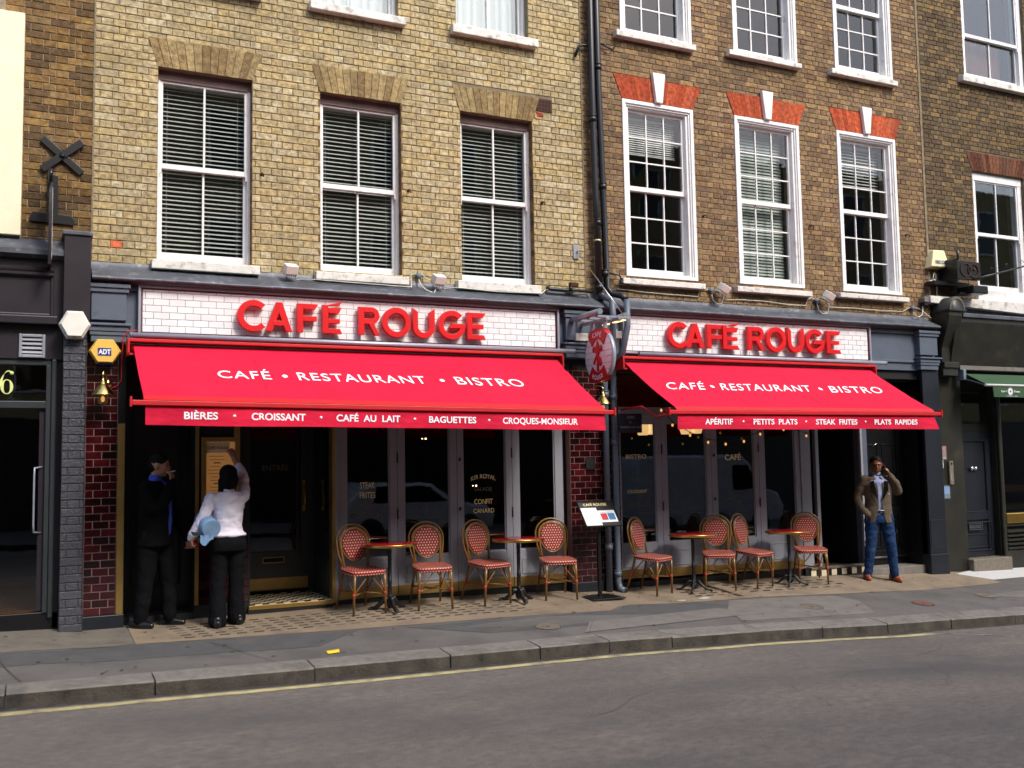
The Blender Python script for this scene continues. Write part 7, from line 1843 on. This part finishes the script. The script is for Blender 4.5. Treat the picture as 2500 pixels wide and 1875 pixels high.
# ---- smoking man in the dark doorway ------------------------------
x, y = 1.13, -.215
ml = thing('person', (x, y, gz(x, y)), 'man in a black suit smoking in the dark doorway on the left', 'person')
ml.rotation_euler = (0, 0, R(56))
hc = (.0, -.03, 1.60); hs, HM = headshapes(hc, yaw=14, pitch=4)
legs = lambda e: [('c', [(-.09, .02, .90, .092 + e), (-.10, .05, .50, .062 + e), (-.10, .10, .08, .045 + e)]), ('c', [(.09, 0, .90, .092 + e), (.10, -.08, .50, .062 + e), (.10, -.10, .08, .045 + e)])]
torso = lambda e, z0=.86: ('t', [(0, .0, z0, .16 + e, .115 + e), (0, -.01, 1.04, .155 + e, .12 + e), (0, -.01, 1.22, .17 + e, .12 + e), (0, .0, 1.37, .185 + e, .11 + e), (0, .005, 1.44, .12 + e * .5, .075 + e * .5)])
aR = lambda e: [('c', [(-.195, 0, 1.39, .056 + e), (-.21, -.06, 1.13, .045 + e), (-.13, -.16, 1.25, .038 + e), (-.05, -.19, 1.42, .029 + e)])]
aL = lambda e: [('c', [(.195, 0, 1.39, .056 + e), (.24, -.05, 1.13, .045 + e), (.23, -.17, .95, .036 + e), (.225, -.22, .87, .029 + e)])]
h1 = handshape((-.05, -.19, 1.415), (.18, .12, 1), (.1, .9, .2), curl=.5, thumbside=1, spread=.05)
h2 = handshape((.225, -.22, .87), (0, -.3, -1), (-1, 0, 0), curl=.6)
organic('body', hs + [('c', [(0, .02, 1.43, .06), (0, -.005, 1.55, .055)]), torso(0)] + legs(0) + aR(0) + aL(0) + h1 + h2, .0075, 'skin', ml, 3)
face_bits(ml, hc, HM)
organic('shirt', [torso(.012, .9), ('c', [(0, .012, 1.44, .07), (0, .008, 1.48, .066)])], .012, 'shirt_blue', ml, 3, wob=.005)
organic('jacket', [('t', [(0, .01, .80, .21, .155), (0, .0, .98, .195, .155), (0, -.005, 1.2, .20, .152), (0, 0, 1.36, .22, .135), (0, .01, 1.45, .12, .09)])] + aR(.02) + aL(.02), .011, 'cloth_black', ml, 4, wob=.008, wscale=9, cut=lambda c: c.y < -.03 and abs(c.x - .01) < .05 and c.z < 1.46 and c.z > .9, solid=.006)
organic('trousers', legs(.022) + [('t', [(0, 0, .80, .17, .13), (0, 0, .96, .165, .125)])], .011, 'cloth_trouser', ml, 4, wob=.01, wscale=10)
organic('hair', [('e', (hc[0] - .004, hc[1] + .014, hc[2] + .055), (.083, .1, .08)), ('e', (hc[0], hc[1] + .055, hc[2] + .0), (.08, .065, .085))], .009, 'hair_black', ml, 2, wob=.004, wscale=40)
shoe(-.10, .13, .0, -8, 'shoe_black', ml); shoe(.10, -.08, .0, 8, 'shoe_black', ml)
W = Matrix.Translation(ml.location) @ Matrix.Rotation(R(56), 4, 'Z')
b = MB(); b.cyl((0, 0, 0), (.0, -.055, .008), .0042, n=8); cg = b.build('cigarette', 'paper_white', None, root=(0, 0, 0)); cg.matrix_world = W @ Matrix.Translation((.012, -.135, 1.535)); tag(cg, 'white cigarette at the mouth of the man in the black suit', 'cigarette')
b = MB(); b.add([(-.01, -.0, .05), (.03, -.02, .045), (.035, -.06, -.0), (.0, -.075, -.045), (-.02, -.02, -.03), (-.0, .012, .01), (.045, -.035, .0), (-.012, -.05, .01)], [(0, 1, 6, 5), (1, 2, 6), (6, 2, 3, 7), (5, 6, 7, 4), (0, 5, 4, 7), (4, 7, 3)]); pk = b.build('red_packet', 'frame_red', None, root=(0, 0, 0)); pk.matrix_world = W @ Matrix.Translation((.225, -.27, .80)); tag(pk, 'crumpled red packet in the lowered hand of the man in the black suit', 'packet')

# ---- woman reaching up -------------------------------------------
x, y = 1.785, -.47
wo = thing('person', (x, y, gz(x, y)), 'woman in white shirt seen from behind, reaching up to the brass menu frame', 'person')
wo.rotation_euler = (0, 0, R(186))
hc = (-.01, -.035, 1.475); hs, HM = headshapes(hc, yaw=10, pitch=-14, k=.95)
legs = lambda e, f=0: [('c', [(-.085, 0, .86, .096 + e), (-.085, -.0, .47, .058 + e), (-.10, -.03, .09, .04 + e + f)]), ('c', [(.085, 0, .86, .096 + e), (.09, .01, .47, .058 + e), (.105, .04, .09, .04 + e + f)])]
torso = lambda e, z0=.84: ('t', [(0, .01, z0, .165 + e, .12 + e), (0, .0, .98, .125 + e, .095 + e), (-.005, -.01, 1.12, .135 + e, .105 + e), (-.01, -.01, 1.26, .155 + e, .1 + e), (-.01, -.005, 1.335, .10 + e * .6, .07 + e * .6)])
aR = lambda e, n=3: [('c', [(-.16, -.01, 1.28, .05 + e), (-.20, -.11, 1.46, .04 + e), (-.165, -.19, 1.58, .034 + e), (-.13, -.27, 1.69, .026 + e)][:n + 1])]
aL = lambda e: [('c', [(.165, 0, 1.27, .05 + e), (.265, .04, 1.06, .04 + e), (.32, -.02, .95, .034 + e), (.345, -.07, .885, .026 + e)])]
h1 = handshape((-.13, -.27, 1.69), (.35, -.35, 1), (.2, -1, -.3), curl=1.25, L=.9, thumbside=1)
h2 = handshape((.345, -.07, .885), (-.1, .1, -1), (-1, 0, 0), curl=.9, L=.9)
organic('body', hs + [('c', [(-.01, .0, 1.33, .045), (-.01, -.01, 1.44, .042)]), torso(0)] + legs(0) + aR(0) + aL(0) + h1 + h2, .0075, 'skin', wo, 3)
organic('shirt', [torso(.014, .90), ('c', [(-.01, 0, 1.335, .055), (-.01, -.003, 1.36, .053)])] + aR(.014, 2) + aL(.014) + [('e', (-.16, -.02, 1.29), (.062, .06, .06)), ('e', (.16, 0, 1.28), (.06, .055, .05)), ('t', [(0, .008, .885, .172, .128), (0, .005, .93, .155, .115), (0, .0, .99, .142, .11)])], .009, 'shirt_white', wo, 3, wob=.012, wscale=11, stretch=(1, 1, 1.5))
organic('trousers', [('c', [(-.085, 0, .84, .104), (-.085, 0, .47, .07), (-.10, -.02, .07, .092)]), ('c', [(.085, 0, .84, .104), (.09, .01, .47, .07), (.105, .03, .05, .092)]), ('t', [(0, .01, .74, .175, .135), (0, .015, .82, .182, .142), (0, .01, .905, .16, .122)])], .011, 'cloth_trouser', wo, 4, wob=.008, wscale=9)
organic('hair', [('e', (hc[0], hc[1] + .015, hc[2] + .045), (.088, .103, .088)), ('e', (hc[0], hc[1] + .05, hc[2] - .02), (.092, .075, .115)), ('c', [(hc[0] + .055, hc[1] + .02, hc[2] - .03, .048), (hc[0] + .075, hc[1] + .02, hc[2] - .15, .028)]), ('c', [(hc[0] - .055, hc[1] + .02, hc[2] - .03, .045), (hc[0] - .05, hc[1] + .03, hc[2] - .11, .03)])], .009, 'hair_black', wo, 2, wob=.006, wscale=25, stretch=(3, 3, .6))
shoe(-.10, -.03, 0, 10, 'shoe_black', wo, w=.036, name='flat_shoe'); shoe(.105, .05, 0, -20, 'shoe_black', wo, w=.036, name='flat_shoe')
face_bits(wo, hc, HM, .95)
rl = thing('paper_roll', (1.6, -.6, .93), 'big pale blue paper roll tucked under the arm of the woman', 'paper roll')
A, B_ = Vector((1.595, -.70, .925)), Vector((1.555, -.38, 1.0))
b = MB(); b.tube([A, B_], .088, 36); b.build('roll', 'paper_blue', rl)
dd_ = (A - B_).normalized(); u_ = dd_.cross(Vector((0, 0, 1))).normalized(); w_ = u_.cross(dd_)
b = MB()
for r_ in (.075, .06, .046, .03): b.tube([A + dd_ * .001 + (u_ * math.cos(k * math.pi / 12) + w_ * math.sin(k * math.pi / 12)) * r_ for k in range(25)], .0016, 5, cap=False)
b.cyl(A, A + dd_ * .002, .014, n=10); b.build('winding_lines', 'grey_plastic', rl)
b = MB(); v = []
for i in range(9):
    f = i / 8
    for j in range(5):
        g_ = j / 4; v.append((1.575 - .175 * f + .02 * g_ * f, -.70 + .07 * g_ + .012 * math.sin(f * 7), .93 - .035 * f - g_ * (.085 * (1 - f) ** .7 + .012) + .012 * math.sin(f * 8 + g_ * 3)))
b.add(v, [(i * 5 + j, i * 5 + j + 1, (i + 1) * 5 + j + 1, (i + 1) * 5 + j) for i in range(8) for j in range(4)], True); b.build('loose_end', 'paper_blue', rl)
b = MB(); v = []
for i in range(9):
    f = i / 8
    for j in range(5):
        g_ = j / 4; v.append((1.49 + .12 * f, -.69 + .012 * math.sin(f * 9 + g_ * 2), .87 - g_ * (.075 + .03 * math.sin(f * 5)) ))
b.add(v, [(i * 5 + j, i * 5 + j + 1, (i + 1) * 5 + j + 1, (i + 1) * 5 + j) for i in range(8) for j in range(4)], True); b.build('hanging_fold', 'paper_blue', rl)
b = MB(); b.tube([(1.50, -.6, .84), (1.53, -.6, .80), (1.58, -.62, .80)], [.03, .035, .02], 8); bt = b.build('cleaning_cloth', 'mat_exit', root=(1.53, -.6, .82)); tag(bt, 'dark green and white cloth hanging under the blue paper roll', 'cloth')
MB().add([(1.51, -.64, .85), (1.55, -.65, .84), (1.56, -.65, .79), (1.535, -.65, .77)], [(0, 1, 2, 3)]).build('white_label', 'paper_white', bt, root=(1.53, -.6, .82))

# ================================================================ ACROSS THE STREET (seen only as reflections)
ob_ = thing('opposite_terrace', (10, -18.5, -.5), 'brick terrace across the street reflected dimly in the glass', 'building')
MB().box(-25, 45, -19.6, -18.5, -1, 13).build('wall', 'brick_far_yellow', ob_)
b = MB(); c_ = MB()
for i in range(26):
    for z in (3.6, 7.0, 10.2): b.box(-23 + i * 2.5, -21.9 + i * 2.5, -18.5, -18.44, z, z + 1.9); c_.box(-22.95 + i * 2.5, -21.95 + i * 2.5, -18.44, -18.43, z + .05, z + 1.85)
b.build('window_frames', 'white_paint', ob_, kind='stuff'); c_.build('window_panes', 'van_glass', ob_, kind='stuff'); MB().box(-25, 45, -18.5, -18.4, -.6, 2.9).build('shopfronts', 'black_paint', ob_)
def vehicle(name, x, y, prof, wid, label, m, wheels, glassq, L):
    t = thing(name, (x, y, roadz(x, y)), label, 'van' if 'van' in name else 'car'); z = roadz(x, y)
    n = len(prof); v = []
    for s, ins in ((-wid / 2, .12), (-wid / 2, 0), (wid / 2, 0), (wid / 2, .12)):
        for px, pz in prof: v.append((x + px * (1 - ins * .1), y + s * (1 - (.0 if ins == 0 else .0)) - (0.0), z + pz))
    b = MB(); b.add([(x + px, y - wid / 2, z + pz) for px, pz in prof] + [(x + px, y + wid / 2, z + pz) for px, pz in prof], [tuple(range(n)), tuple(range(n, 2 * n))[::-1]] + [(i, i + n, (i + 1) % n + n, (i + 1) % n) for i in range(n)])
    b.build('body', m, t, bevel=.08)
    for wx in wheels:
        for sy in (-1, 1):
            w_ = MB(); w_.lathe([(.2, 0), (.31, .01), (.33, .05), (.33, .15), (.31, .2), (.2, .2)], x + wx, y + sy * wid / 2 - (.17 if sy > 0 else .03), z + .33, 20, 'y').build('wheel', 'tyre', t)
    for q in glassq:
        MB().add([(x + a, y + wid / 2 + .004, z + c) for a, c in q], [tuple(range(len(q)))]).build('window', 'van_glass', t)
    return t
vehicle('white_van', 17.5, -13.0, [(-2.6, .35), (2.4, .35), (2.45, .8), (2.3, 1.15), (1.75, 1.35), (1.2, 2.1), (.9, 2.3), (-2.5, 2.3), (-2.6, 2.2)], 1.95, 'parked white van reflected in the right-hand folding doors', 'van_white', (-1.7, 1.55), [[(.6, 1.3), (1.6, 1.3), (1.15, 2.0), (.6, 2.0)]], 5)
vehicle('white_car', 8.6, -13.0, [(-2.0, .3), (2.0, .3), (2.05, .65), (1.85, .85), (1.0, .98), (.35, 1.45), (-1.3, 1.48), (-1.9, 1.0), (-2.05, .9)], 1.72, 'parked white hatchback reflected in the left folding doors', 'van_white', (-1.25, 1.3), [[(-1.2, 1.0), (.75, 1.0), (.25, 1.38), (-1.1, 1.4)]], 4)
